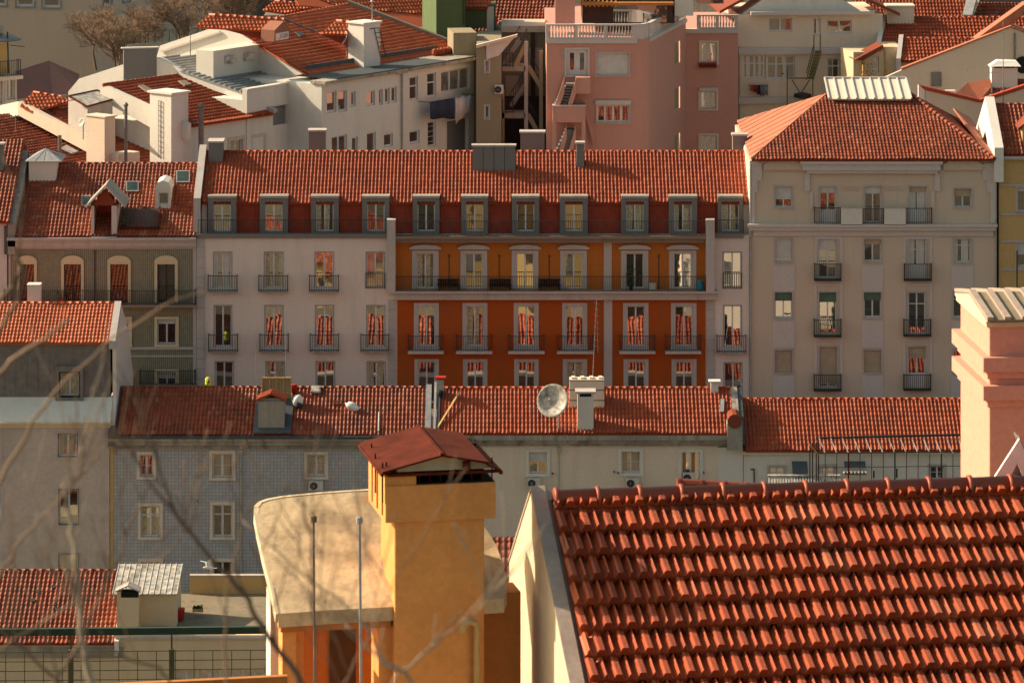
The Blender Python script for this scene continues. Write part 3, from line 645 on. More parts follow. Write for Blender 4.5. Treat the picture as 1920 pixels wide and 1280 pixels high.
m = MB(M.stoned); s0,s1,z0,z1 = FG.rect((8,541,369,568)); FG.sbox(m, s0, s1, z0-.14, z0, 0, .7); b = th.part('balcony', m)
m = MB(M.iron); FG.rail(m, s0+.05, s1-.05, z0, z1, .64, .12, .026); th.part('railing', m, b)
m = MB(M.stoned); s0,s1,z0,z1 = FG.rect((262,692,368,718)); FG.sbox(m, s0, s1, z0-.14, z0, 0, .6); b = th.part('balcony', m)
m = MB(M.iron); FG.rail(m, s0+.05, s1-.05, z0, z1, .55, .12, .026); th.part('railing', m, b)
m = MB(M.iron); s,z = FG.loc(178, 470); m.tube([FG.pt(s,z,.06), FG.pt(s,z-4,.06)], .035, 6); m.tube([FG.pt(s-.0,z,.06), FG.pt(s,z+.0,.4)], .03, 6); th.part('downpipe', m)
RG = rpl(P(200,444,241.8), 0, 27); a = RG.hit(26,444); b = RG.hit(369,444); c = RG.hit(376,307); a.z = b.z = (a.z+b.z)/2; d = Vector((a.x+.3, c.y, c.z)); c.x = b.x+.02
groof = troof(th, M.tileo, [a, b, c, d], pitch=.215, course=.34, amp=.06, jit=.02, caps=[(d, c)], bond=.0); troof(th, M.tileo, [d, c, c+Vector((0,6,-3)), d+Vector((0,6,-3))], pitch=.215)
mb = MB(M.dirty); parapet(mb, a.x-.35, a.x+.08, a, d+Vector((0,.3,0)), .75, 1.); parapet(mb, a.x-.35, a.x+.08, d, d+Vector((0,6,-3)), .75, 1.); mb.mat(M.lead); parapet(mb, a.x-.55, a.x-.36, a+Vector((0,0,0)), a.lerp(d, .75), .55, 1.); th.part('party_wall', mb)
def onroof(pl, px, py): return pl.hit(px, py)
# box dormer with zinc hip
p = RG.hit(80, 341); f = Fac(p); m = MB(M.pinkw); s0,s1,z0,z1 = f.rect((54,302,105,341)); f.sbox(m, s0, s1, z0-.3, z1, -2.4, 0); dm = th.part('dormer', m, label='white box dormer with a zinc hip')
m = MB(M.zincl); q = [f.pt(s0-.2,z1,.2), f.pt(s1+.35,z1,.2), f.pt(s1+.35,z1,-2.4), f.pt(s0-.2,z1,-2.4)]; ap = f.pt((s0+s1)/2+.1, z1+.62, -.9)
for k in range(4): m.poly([q[k], q[(k+1)%4], ap])
m.poly(list(reversed(q)))
for k in range(1, 4): m.bar(q[0].lerp(q[1], k/4), ap, .03)
for k in range(1, 7): t = k/7; m.bar(q[1].lerp(q[2], t), q[1].lerp(ap, .0).lerp(ap, 1-abs(t-.3)*.3), .03)
th.part('dormer_roof', m, dm)
# gabled porch dormer
p = RG.hit(195, 441); f = Fac(p); s0,s1,z0,z1 = f.rect((171,386,219,441)); m = MB(M.panel)
f.sbox(m, s0, s0+.16, z0-.1, z1, -.25, 0); f.sbox(m, s1-.3, s1, z0-.1, z1, -.25, 0); f.sbox(m, s1-.12, s1, z0+.2, z1, -2.2, -.25); f.sbox(m, s0, s0+.12, z0+.2, z1, -2.2, -.25); f.sbox(m, s0, s1, z0-.15, z0-.05, 0, .15)
m.mat(M.redclad); f.sbox(m, s0+.16, s1-.3, z0+.2, z1+.4, -2.0, -1.9); dm = th.part('dormer', m, label='open gabled dormer with white posts')
m = MB(M.concrete); c = (s0+s1)/2+.1; e0, e1 = s0-.3, s1+.5; zt = z1+1.12
for (x0_, x1_) in ((e0, c), (e1, c)):
    m.prism([f.pt(x0_, z1-.05, .2), f.pt(x1_, zt, .2), f.pt(x1_, zt, -2.8), f.pt(x0_, z1-.05, -2.8)], (0, 0, .07))
m.mat(M.panel); m.bar(f.pt(e0, z1-.05, .24), f.pt(c, zt+.03, .24), .1); m.bar(f.pt(e1, z1-.05, .24), f.pt(c, zt+.03, .24), .06)
m.mat(M.tileo); m.prism([f.pt(s0, z1, -.1), f.pt(s1, z1, -.1), f.pt(c, zt-.12, -.1)], -f.n*.08)
th.part('dormer_roof', m, dm)
# small white dormer
p = RG.hit(306, 392); f = Fac(p); r = (291,356,320,392); s0,s1,z0,z1 = f.rect(r); m = MB(M.white)
hr = (297,361,316,384); f.wall(m, r, [hr], depth=.27); f.sbox(m, s0+.01, s1-.01, z0, z1-.01, -1.6, -.26); c = (s0+s1)/2
m.prism([f.pt(s0-.06,z1,.03), f.pt(s1+.06,z1,.03), f.pt(s1-.12,z1+.42,.03), f.pt(c,z1+.55,.03), f.pt(s0+.12,z1+.42,.03)], -f.n*2.2); dm = th.part('dormer', m, label='small white dormer with a rounded head')
f.win(th, hr, 1, gm=M.glass)
for i, (x0,y0,x1,y1) in enumerate([(153,370,171,389),(236,343,260,362),(330,323,356,345)]):
    q = [RG.hit(x0,y1), RG.hit(x1,y1), RG.hit(x1,y0), RG.hit(x0,y0)]; m = MB(M.grey); m.prism([p+RG.n*.08 for p in q], RG.n*.06); sk = th.part('skylight', m)
    c = sum(q, Vector())/4; m = MB(M.glasst); m.prism([p.lerp(c, .18)+RG.n*.14 for p in q], RG.n*.012); th.part('pane', m, sk)
m = MB(M.black); q = [RG.hit(226,432), RG.hit(297,432), RG.hit(300,393), RG.hit(230,393)]; m.mat(M.brownw); m.prism([p+RG.n*.06 for p in q], RG.n*.03); th.part('roof_terrace', m)
m = MB(M.rustmetal); m.bar(q[0]+RG.n*.2, q[1]+RG.n*.2, .12); m.bar(q[1]+RG.n*.2, q[2]+RG.n*.2, .1); th.part('terrace_edge', m)
pot(Fac(RG.hit(232,432)), 232, 430, .0, .7, 'potted_shrub', 'small dark shrub in the roof terrace of the green tiled house', 'potted plant', M.black, seed=5)
pot(FG, 118, 566, .45, .4, 'red_flower_pot', 'red pot on the dark balcony of the green tiled house', 'flower pot', M.redp, r=.2, seed=6)
# sliver of the next house
th = Thing('left_edge_house', 'narrow strip of a white house with a red roof at the left edge', 'building', ptz(P(-40, 640, 242), G0))
f = Fac(P(0,640,241.9)); m = MB(M.panel); f.box(m, (-120,418,13,900), -10, 0); mbz = th.part('wall', m)
rp = rpl(P(0,417,241.6),0,27); a, b = rp.hit(-120,417), rp.hit(18,417); c = rp.hit(24,262); d = Vector((a.x, c.y, c.z)); c.x = b.x
troof(th, M.tileo, [a, b, c, d], pitch=.22, amp=.06); troof(th, M.tileo, [d, c, c+Vector((0,6,-3)), d+Vector((0,6,-3))], pitch=.22)
f = Fac(rp.hit(-4,322)); chimney(th, f, (-14,272,6,325), .6)
# ---------------------------------------------------------------- near row across the lane
def gable_roof(th, mat, x0, x1, ye, yr, D, phi=27, az=0., rear=None, gab=M.white, xr=None, drop=.2, front=True, **kw):
    pl = rpl(P((x0+x1)/2, ye, D), az, phi); a, b = pl.hit(x0, ye), pl.hit(x1, ye)
    if az == 0: a.z = b.z = (a.z+b.z)/2; a.y = b.y = (a.y+b.y)/2
    m_ = pl.hit((x0+x1)/2, yr); v = Vector((-math.sin(R(az)), math.cos(R(az)), 0)); L = (m_-(a+b)/2).dot(v); h = L*math.tan(R(phi))
    d = a+v*L+Vector((0,0,h)); c = b+v*L+Vector((0,0,h))
    rf = troof(th, mat, [a, b, c, d], caps=[(d+Vector((0,0,.02)), c+Vector((0,0,.02)))], **kw)
    q = rear or L; bk = v*q-Vector((0,0,q*math.tan(R(phi))))
    troof(th, mat, [d, c, c+bk, d+bk], **kw)
    m = MB(gab); u = (b-a).normalized()
    for p0, p1 in ((a+u*.03, d+u*.03), (b-u*.18, c-u*.18)):
        dn = Vector((0,0,-.12)); m = MB(gab); m.prism([p0+v*.3+dn*3, p1+dn, p1+bk-v*.3+dn*3], u*.15); th.part('gable', m)
    return pl, a, b, c, d, bk
th = Thing('blue_tiled_house', 'house clad in blue and white azulejo tiles with a shaded red roof', 'building', ptz(P(500, 900, 228), G0))
F7 = Fac(P(500, 640, 228.)); bw = [(262,852,287,893),(398,850,436,895),(576,852,610,893),(264,948,300,1006),(399,946,435,1006),(576,948,610,1006),(264,1052,300,1110),(399,1052,435,1110)]
mb = MB(M.blue); F7.wall(mb, (205,838,700,1100), bw, zmin=G0); mb.mat(M.cream); F7.body(mb, (205,830,700,1100), 9.4, G0, .3); th.part('wall', mb)
mb = MB(M.dirty); F7.box(mb, (203,819,700,824), 0, .5); F7.box(mb, (205,824,700,832), 0, .38); F7.box(mb, (205,832,700,840), 0, .16)
mb.mat(M.mustard); F7.box(mb, (206,840,213,1100), 0, .03); th.part('cornice', mb)
for i, r in enumerate(bw): F7.win(th, r, 2, gm=M.glass, tr=.3 if 3 <= i < 6 else 0, bars=1 if i < 3 else 0, curtain=M.curtain if i in (2,3) else (M.blindb if i in (1,5) else None), sur=(M.cream, .16, .05, .16), fw=.07)
m = MB(M.zincl); s, z = F7.loc(452, 850); m.tube([F7.pt(s,z,.1), F7.pt(s,G0,.1)], .05, 6); F7.sbox(m, s-.1, s+.1, z, z+.22, .02, .2); th.part('downpipe', m)
pl7, a, b, c, d, bk = gable_roof(th, M.tileo, 217, 800, 816, 727, 227.6, pitch=.208, amp=.072, step=.004, course=.4, rear=5.2)
mb = MB(M.lead); parapet(mb, a.x-.42, a.x-.02, a, d, .1, .6); parapet(mb, a.x-.42, a.x-.02, d, d+bk, .1, .6); th.part('flashing', mb)
mb = MB(M.darkroof); F7.box(mb, (212,814,820,818), -.3, .58); th.part('gutter', mb)
mb = MB(M.zincl); x = c.x; 
for dx, wd, up, mt in ((0,.3,.2,M.corr),(.45,.12,.34,M.zincl),(.62,.16,.28,M.lead)): mb = MB(mt); parapet(mb, x+dx-.1, x+dx-.1+wd, b+Vector((0,0,0)), c, up, .4); th.part('flashing', mb)
# chimney with a tile hat
p = pl7.hit(508, 806); f = Fac(p); s0,s1,z0,z1 = f.rect((484,752,533,806)); m = MB(M.concrete); f.sbox(m, s0, s1, z0-.05, z1, -1.1, 0)
ch = th.part('chimney', m, label='grey concrete chimney with a tile hat'); m = MB(M.lead); q = [pl7.hit(x_, y_)+pl7.n*.1 for x_, y_ in ((474,815),(545,815),(552,745),(482,745))]; m.prism(q, pl7.n*.02); th.part('flashing', m, ch)
m = MB(M.tile); cx_ = (s0+s1)/2; zt = z1+.35
m.prism([f.pt(s0-.1,z1,.12), f.pt(cx_,zt,.12), f.pt(cx_,zt,-1.2), f.pt(s0-.1,z1,-1.2)], (0,0,.06)); m.prism([f.pt(s1+.1,z1,.12), f.pt(cx_,zt,.12), f.pt(cx_,zt,-1.2), f.pt(s1+.1,z1,-1.2)], (0,0,.06))
for k in range(7): t = (k+.5)/7; m.bar(f.pt(s0-.1,z1+.07,.15-t*1.3), f.pt(cx_,zt+.07,.15-t*1.3), .1); m.bar(f.pt(s1+.1,z1+.07,.15-t*1.3), f.pt(cx_,zt+.07,.15-t*1.3), .1)
m.mat(M.concrete); f.sbox(m, s0+.1, s1-.1, z1, z1+.15, -1.0, -.1); th.part('chimney_hat', m, ch)
# leaning board, skylight, pots
pq = pl7.hit(518, 762); f = Fac(pq); s0,s1,z0,z1 = f.rect((491,710,545,770)); m = MB(M.wood); f.sbox(m, s0, s1, z0+.1, z1, -.5, -.44); m.mat(M.plank)
for k in range(5): q = s0+(s1-s0)*k/4; f.sbox(m, q-.025, q+.025, z0+.1, z1+.03, -.44, -.38)
f.sbox(m, s0, s1, z1-.06, z1, -.437, -.36); f.sbox(m, s0, s1, (z0+z1)/2, (z0+z1)/2+.04, -.437, -.37); one('wooden_panel', m, 'battened wooden panel standing behind the chimney of the blue tiled house', 'panel')
q = [pl7.hit(x_, y_)+pl7.n*.08 for x_, y_ in ((583,740),(601,740),(601,728),(583,728))]; m = MB(M.grey); m.prism(q, pl7.n*.12); sk = th.part('skylight', m); c_ = sum(q, Vector())/4; m = MB(M.corrl); m.prism([v.lerp(c_, .2)+pl7.n*.125 for v in q], pl7.n*.01); th.part('pane', m, sk)
def sack(px, py, D, size, label, m1=M.sack, seed=1, tilt=0., extra=None):
    r_ = random.Random(seed); base = D if isinstance(D, Vector) else P(px, py, D); m = MB(m1); n1, n2 = 8, 10
    pts = []
    for j in range(n1+1):
        t = j/n1; rr = math.sin(math.pi*min(1, t*.92+.04))**.6
        pts.append((rr, t))
    i0 = len(m.v)
    for rr, t in pts:
        for k in range(n2):
            a = 6.283*k/n2; q = rr*(1+r_.uniform(-.14,.14)); x = math.cos(a)*q*size[0]/2; y = math.sin(a)*q*size[1]/2; z = t*size[2]
            m.v.append(base+Vector((x*math.cos(tilt)+z*math.sin(tilt), y, z*math.cos(tilt)-x*math.sin(tilt))))
    for j in range(n1):
        for k in range(n2): m.f.append([i0+j*n2+k, i0+j*n2+(k+1)%n2, i0+(j+1)*n2+(k+1)%n2, i0+(j+1)*n2+k]); m.mi.append(0)
    m.f.append([i0+k for k in range(n2)][::-1]); m.f.append([i0+n1*n2+k for k in range(n2)]); m.mi += [0, 0]
    if extra: m.mat(extra); m.lathe(base+Vector((size[0]*.3, -.12, -.05)), [(.05,0),(.15,.08),(.16,.25),(.08,.34)], 9)
    return one('sack', m, label, 'sack', smooth=True)
sack(0, 0, pl7.hit(554,764)+Vector((0,0,.05)), (.55,.45,.68), 'white sack with a dark bundle at its foot beside the concrete chimney', tilt=.35, extra=M.navy, seed=3)
sack(0, 0, pl7.hit(657,771)+Vector((0,0,.05)), (.78,.42,.46), 'white sack lying alone in the middle of the sunlit roof', tilt=.45, seed=8)
m = MB(M.redp); m.lathe(pl7.hit(551,737)+Vector((0,0,.05)), [(.13,0),(.17,.4),(.18,.42),(.16,.43)], 12); one('bucket', m, 'red bucket on the ridge beside the wooden panel', 'bucket', smooth=True)
m = MB(M.tileo)
for k in range(2): p0 = pl7.hit(624,757+k*4)+pl7.n*.13; p1 = pl7.hit(641,756+k*4)+pl7.n*.13; m.bar(p0, p1, .09, .05)
one('spare_tiles', m, 'two loose roof tiles lying crosswise on the sunlit roof', 'tiles')
m = MB(M.zincl); m.tube([pl7.hit(710,811)+pl7.n*.1, pl7.hit(711,776)+pl7.n*.12], .05, 8); th.part('vent_pipe', m)
def antenna(px, y0, y1, D, label, tilt=0., elems=6, L=.9, mast=.022, dirx=1):
    b = D if isinstance(D, Vector) else P(px, y1, D); zt = P(px, y0, b.y).z; t = Vector((b.x+tilt*(zt-b.z), b.y, zt)); m = MB(M.grey); m.tube([b, t], [mast, mast*.7], 6)
    if elems:
        a = t+Vector((-L/2*dirx,.0,-.12)); c = t+Vector((L/2*dirx,.1,-.12)); m.bar(a, c, .02)
        for k in range(elems): q = a.lerp(c, (k+.3)/elems); ll = .22-.012*k; m.bar(q-Vector((0,ll,0)), q+Vector((0,ll,0)), .012); m.bar(q-Vector((0,0,ll*.5)), q+Vector((0,0,ll*.5)), .012)
    return one('antenna', m, label, 'antenna', 'rooftop aerials', org=b)
antenna(482, 617, 745, pl7.hit(482,745), 'thin leaning mast left of the wooden panel', tilt=-.03, elems=0)
antenna(536, 583, 725, pl7.hit(536,730), 'thin upright mast rising behind the wooden panel', elems=0)
m = MB(M.iron); m.tube([F7.pt(*F7.loc(370,940),.0), F7.pt(*F7.loc(372,934),.5)], .03, 6); th.part('lamp_hook', m)
# hi-vis worker behind the ridge
bz = d+bk; py_ = 235.2; fz = d.z-(py_-d.y)*math.tan(R(27))+.08; hx = P(390, 715, py_).x
me = bpy.data.meshes.new('person')
J = [(0,0,.92),(0,0,1.12),(0,-.01,1.38),(0,-.02,1.5),(0,-.03,1.60),(-.1,0,.86),(-.12,-.08,.48),(-.13,.02,.06),(-.13,-.12,.03),(.1,0,.86),(.12,-.08,.48),(.13,.02,.06),(.13,-.12,.03),(-.2,0,1.37),(-.27,-.06,1.1),(-.2,-.25,1.0),(.2,0,1.37),(.27,-.06,1.1),(.2,-.25,1.0),(0,-.03,1.70)]
Ee = [(0,1),(1,2),(2,3),(3,4),(0,5),(5,6),(6,7),(7,8),(0,9),(9,10),(10,11),(11,12),(2,13),(13,14),(14,15),(2,16),(16,17),(17,18),(4,19)]
Rr = [.15,.14,.15,.06,.1,.1,.075,.05,.045,.1,.075,.05,.045,.085,.055,.04,.085,.055,.04,.085]
me.from_pydata(J, Ee, []); me.materials.append(M.skin); me.materials.append(M.navy)
po = bpy.data.objects.new('person', me); C.objects.link(po); po.location = (hx, py_, fz-.09)
sk_ = po.modifiers.new('skin', 'SKIN'); bpy.context.view_layer.update()
if not me.skin_vertices: 
    bpy.context.view_layer.objects.active = po
    bpy.ops.mesh.customdata_skin_add()
for i, v in enumerate(me.skin_vertices[0].data): v.radius = (Rr[i], Rr[i]*.8 if i < 3 else Rr[i]); v.use_root = (i == 0)
ss_ = po.modifiers.new('smooth', 'SUBSURF'); ss_.levels = ss_.render_levels = 2
tag(po, 'person in a bright yellow hood and dark jacket standing behind the roof ridge', 'person')
def childmesh(par, name, mb, smooth=True):
    o = bpy.data.objects.new(name, mb.mesh(name, Vector(par.location), smooth)); C.objects.link(o); o.parent = par; return o
hb = Vector(po.location)
m = MB(M.hivis); m.lathe(hb+Vector((0,.02,1.42)), [(.2,0),(.17,.08),(.155,.2),(.165,.32),(.13,.41),(.05,.455)], 14); childmesh(po, 'hood', m)
m = MB(M.navy); m.lathe(hb+Vector((0,0,.85)), [(.19,0),(.2,.2),(.22,.42),(.23,.52),(.12,.6)], 14); childmesh(po, 'jacket', m)
m = MB(M.skin); m.lathe(hb+Vector((.03,-.12,1.56)), [(.03,0),(.075,.05),(.085,.12),(.07,.2),(.03,.23)], 10); m.mat(M.hair)
for k in (-.03, .035): m.lathe(hb+Vector((.03+k,-.2,1.68)), [(.008,0),(.014,.012),(.008,.024)], 6)
m.mat(M.skin); m.bar(hb+Vector((.03,-.21,1.69)), hb+Vector((.03,-.225,1.645)), .024); m.mat(M.redp); m.bar(hb+Vector((.005,-.205,1.615)), hb+Vector((.055,-.205,1.615)), .01); childmesh(po, 'face', m)
# ---- cream house 8
th = Thing('cream_house', 'cream house with a tiled roof carrying a big satellite dish and chimney', 'building', ptz(P(1050, 900, 228), G0))
F8 = Fac(P(1050, 640, 228.02)); cw = [(992,847,1025,887),(1165,846,1200,886),(1278,847,1312,902)]
mb = MB(M.cream); F8.wall(mb, (701,834,1346,1100), cw, zmin=G0); F8.body(mb, (701,830,1392,1100), 9.4, G0, .3); th.part('wall', mb)
mb = MB(M.white); F8.wall(mb, (1346,838,1393,1100), zmin=G0, o=.02); th.part('wall', mb, label='greyish right end of the wall')
mb = MB(M.dirty); F8.box(mb, (701,813,1366,822), 0, .46); F8.box(mb, (701,822,1366,829), 0, .3); F8.box(mb, (701,829,1366,835), 0, .14); th.part('cornice', mb)
F8.win(th, cw[0], 2, blind=.45, sur=(M.white, .18, .05, .16)); F8.win(th, cw[1], 2, bars=1, sur=(M.white, .18, .05, .16), curtain=M.blindb); F8.win(th, cw[2], 2, tr=.0, sur=(M.white, .18, .05, .16), curtain=M.rust)
pl8, a, b, c, d, bk = gable_roof(th, M.tile, 823, 1388, 813, 728, 227.6, pitch=.208, amp=.075, step=.004, course=.4, rear=5.2)
mb = MB(M.dirty); parapet(mb, b.x-.35, b.x+.0, b.lerp(c,.3), c, .12, .8); mb.mat(M.lead); parapet(mb, b.x+.003, b.x+.25, b, c, .05, .6); th.part('party_wall', mb)
p = pl8.hit(1098, 806); f = Fac(p); c1 = chimney(th, f, (1083,737,1113,806), .8, body=M.white, cap=M.stone, capo=.12, label='white chimney with a slot under its slab')
m = MB(M.black); s0,s1,z0,z1 = f.rect((1083,737,1113,806)); f.sbox(m, s0+.12, s1-.12, z1-.18, z1-.03, 0, .008); th.part('flue_opening', m, c1)
p = pl8.hit(1100, 764); f = Fac(p); s0,s1,z0,z1 = f.rect((1068,712,1133,764)); m = MB(M.cream); f.sbox(m, s0, s1, z0-.2, z1, -.9, 0); m.mat(M.iron)
for k in (.25, .62): f.sbox(m, s0-.02, s1+.02, z0+(z1-z0)*k, z0+(z1-z0)*k+.04, 0, .02)
f.sbox(m, s0-.02, s1+.02, z1-.05, z1, 0, .02); c2 = th.part('chimney', m, label='wide cream block chimney')

for k in range(4): m = MB(M.cream); q = s0+.1+k*(s1-s0-.4)/3; f.sbox(m, q, q+.2, z1, z1+.1, -.7, -.2); th.part('chimney_pot', m, c2)
pass
p = pl8.hit(1378, 842) ; f = Fac(P(1377, 842, 227.7)); s0,s1,z0,z1 = f.rect((1363,792,1392,842)); m = MB(M.concrete); f.sbox(m, s0, s1, z0, z1, -1.2, .25); c3 = th.part('chimney', m, label='stubby chimney under an arched tile at the right end')
m = MB(M.tileo); m.tube([f.pt((s0+s1)/2-.02, z1+.13, .35), f.pt((s0+s1)/2, z1+.13, -1.2)], .38, 12); th.part('chimney_hat', m, c3)
p = pl8.hit(1341, 737); f = Fac(p); c4_ = chimney(th, f, (1333,716,1347,737), .4, body=M.white, cap=M.white2, capo=.12, capt=.06, label='tiny white chimney by the ridge')
p = pl8.hit(826, 745); f = Fac(p); s0,s1,z0,z1 = f.rect((820,712,832,745)); m = MB(M.zincl); f.sbox(m, s0, s1, z0, z1, -.4, 0); m.mat(M.black); m.lathe(p+Vector((0,-.1,0)), [(.1,0),(.16,.1),(.16,.3),(.1,.4)], 8); c5 = th.part('chimney', m, label='metal flue with a red hat'); m = MB(M.redp); f.sbox(m, s0-.1, s1+.12, z1+.05, z1+.14, -.5, .1); th.part('chimney_hat', m, c5)
m = MB(M.zincl); q = [pl8.hit(x_, y_)+pl8.n*.08 for x_, y_ in ((1350,776),(1357,776),(1358,752),(1351,752))]; m.prism(q, pl8.n*.1); th.part('skylight', m)
m = MB(M.plank); m.bar(pl8.hit(820,806)+pl8.n*.15, pl8.hit(862,741)+pl8.n*.25, .1, .05); one('plank', m, 'yellow plank lying slantwise on the roof of the cream house', 'plank')
m = MB(M.zincl); s, z = F8.loc(1048, 848); m.tube([F8.pt(s,z,.07), F8.pt(s,G0,.07)], .03, 6); F8.sbox(m, s-.08, s+.1, z, z+.3, 0, .12); th.part('downpipe', m)
def dish(c, r, face, foot, label, mat=M.corrl, arm=True):
    th_ = Thing('satellite_dish', label, 'satellite dish', foot, 'satellite dishes'); face = face.normalized(); x = face.orthogonal().normalized(); y = face.cross(x); m = MB(mat); n = 20; rings = []
    for j in range(6):
        t = j/5*r; i = len(m.v)
        for k in range(n): a = 6.283*k/n; m.v.append(c+(x*math.cos(a)+y*math.sin(a))*t+face*(t*t/r*.3))
        rings.append(i)
    for j in range(5):
        for k in range(n): m.f.append([rings[j]+k, rings[j]+(k+1)%n, rings[j+1]+(k+1)%n, rings[j+1]+k]); m.mi.append(0)
    i = len(m.v)
    for k in range(n): a = 6.283*k/n; m.v.append(c+(x*math.cos(a)+y*math.sin(a))*r*1.02+face*(r*.27))
    for k in range(n): m.f.append([rings[5]+k, rings[5]+(k+1)%n, i+(k+1)%n, i+k]); m.mi.append(0)
    th_.part('reflector', m, smooth=True)
    m = MB(M.grey); back = c-face*.15; m.tube([foot, Vector((foot.x, foot.y, back.z-.1)), back], .035, 7); th_.part('mount', m)
    if arm: m = MB(M.zincl); e = c+face*r*.75; m.bar(c-x*0+y*-r*.8 if False else c+face*.02+x*r*.3, e, .03); m.bar(e, e+face*.1, .09); th_.part('feed_arm', m)
dish(P(1039,752,226.9), .88, Vector((-.42,-1,.38)), pl8.hit(1048,806), 'big pale satellite dish on the tiled roof beside the white chimney')
antenna(1110, 562, 712, pl8.hit(1110,735), 'tall aerial mast behind the cream block chimney', elems=0, tilt=.05)
m = MB(M.zincl); b0 = P(1117, 640, 228.6)
for k in range(8): m.bar(b0+Vector((-.12,0,2.1-k*.33)), b0+Vector((.18,0,2.0-k*.33)), .015)
m.bar(b0+Vector((.05,0,2.3)), b0+Vector((.12,0,-.6)), .02); one('antenna', m, 'pale aerial boom with short rods hanging on the tall mast', 'antenna', 'rooftop aerials')
def aircon(f, px0, py0, px1, py1, label, o=.0, paint=M.blind):
    s0,s1,z0,z1 = f.rect((px0,py0,px1,py1)); th_ = Thing('air_conditioner', label, 'air conditioner', f.pt((s0+s1)/2, z0, .2+o), 'air conditioning units'); m = MB(paint); f.sbox(m, s0, s1, z0, z1, .08+o, .38+o); m.mat(M.zincl); f.sbox(m, s0+.05, s0+.1, z0-.05, z0, o, .36+o); f.sbox(m, s1-.1, s1-.05, z0-.05, z0, o, .36+o); th_.part('casing', m)
    m = MB(M.black); c = f.pt(s0+(s1-s0)*.36, (z0+z1)/2, .38+o); rr = (z1-z0)*.4; m.tube([c, c+f.n*.015], rr, 16); m.mat(M.grey)
    for k in range(4): a = k*.785; d_ = f.u*math.cos(a)*rr+Vector((0,0,math.sin(a)*rr)); m.bar(c-d_+f.n*.02, c+d_+f.n*.02, .012)
    th_.part('fan_grille', m)
aircon(F8, 988, 894, 1013, 912, 'air conditioner with a black fan under the left window of the cream house')
aircon(F8, 1173, 894, 1198, 912, 'air conditioner with a black fan under the middle window of the cream house')
aircon(F8, 1280, 884, 1302, 903, 'pale air conditioner before the open right window of the cream house')
aircon(F7, 579, 899, 606, 917, 'air conditioner under the top right window of the blue tiled house')
m = MB(M.iron)
for x_, y_ in ((1035,887),(1150,884),(1158,886),(1318,885)): s, z = F8.loc(x_, y_); F8.sbox(m, s, s+.07, z, z+.05, 0, .3)
th.part('line_bracket', m)
m = MB(M.iron); s, z = F8.loc(1402, 880)
# ---- white house 9 with pergola
th = Thing('whitewashed_house', 'low whitewashed house with small windows behind a rusty frame', 'building', ptz(P(1600, 900, 228), G0))
F9 = Fac(P(1600, 640, 228.04)); hw = [(1443,876,1470,908),(1538,874,1564,908),(1744,874,1770,908),(1840,874,1866,908)]; sl = [(1637,882,1640,896),(1680,878,1683,896)]
mb = MB(M.white); F9.wall(mb, (1394,848,1920,1100), hw+sl, zmin=G0); F9.body(mb, (1394,848,1920,1100), 9.4, G0, .3); F9.box(mb, (1393,845,1920,851), 0, .2); th.part('wall', mb)
for r in hw: F9.win(th, r, 2, fm=M.wframe, bars=2, sur=(M.stone, .13, .03))
m = MB(M.black)
for r in sl: F9.box(m, r, -.18, -.15)
th.part('vent_slit', m)
pl9, a, b, c, d, bk = gable_roof(th, M.tile, 1397, 1930, 845, 749, 227.6, pitch=.208, amp=.075, step=.004, course=.4, rear=5.2)
m = MB(M.black); s, z = F9.loc(1413, 880); F9.sbox(m, s, s+.05, z-1, z, .02, .08); F9.sbox(m, s-.18, s+.05, z, z+.05, .02, .08); th.part('downpipe', m)
th = Thing('steel_pergola', 'rusty open steel frame with slanting brackets before the whitewashed house', 'pergola', ptz(P(1650, 900, 224), G0))
FP_ = Fac(P(1650, 816, 224.)); m = MB(M.iron); s0, z = FP_.loc(1530, 821); s1, z2 = FP_.loc(1840, 814); zb = FP_.loc(1530, 842)[1]
m.bar(FP_.pt(s0,z,0), FP_.pt(s1,z2,0), .1); th.part('top_rail', m); m = MB(M.iron); m.bar(FP_.pt(s0,zb,1.), FP_.pt(s1,zb+.1,1.), .05); m.bar(FP_.pt(s0, zb-.75,1.), FP_.pt(s1,zb-.65,1.), .03); th.part('lower_rail', m)
for k in range(14):
    q = s0+.15+k*(s1-s0)/14.3; m = MB(M.corrl); m.bar(FP_.pt(q,z+.05,0), FP_.pt(q+.26,zb,1.), .05, .03); m.mat(M.rustmetal if k % 5 == 2 else M.iron); m.bar(FP_.pt(q+.26,zb,1.), FP_.pt(q+.26,G0,1.), .07 if k % 4 == 2 else .035); th.part('rafter', m)
for x_ in (1517,1522,1529,1533): m = MB(M.brownw); s = FP_.loc(x_,820)[0]; m.bar(FP_.pt(s,z-.1,.6), FP_.pt(s,G0,.6), .06); th.part('post', m)
m = MB(M.plank); s = FP_.loc(1516,820)[0]; m.bar(FP_.pt(s,z-.2,.7), FP_.pt(s+.5,z-.75,.7), .12, .05); th.part('brace', m)
m = MB(M.corrl); f = Fac(P(1500, 905, 226.)); s0, z = f.loc(1440, 903); s1, _ = f.loc(1576, 903); k = 0; q = s0
f.sbox(m, s0, s1, z+.28, z+.34, -.3, .0)
while q < s1: m.prism([f.pt(q,z+.28,-.1), f.pt(q+.09,z+.28,-.1), f.pt(q+.09,z-.2,.6), f.pt(q,z-.2,.6)], (0,0,.03)); q += .15
one('corrugated_awning', m, 'white corrugated awning below the windows of the whitewashed house', 'awning')
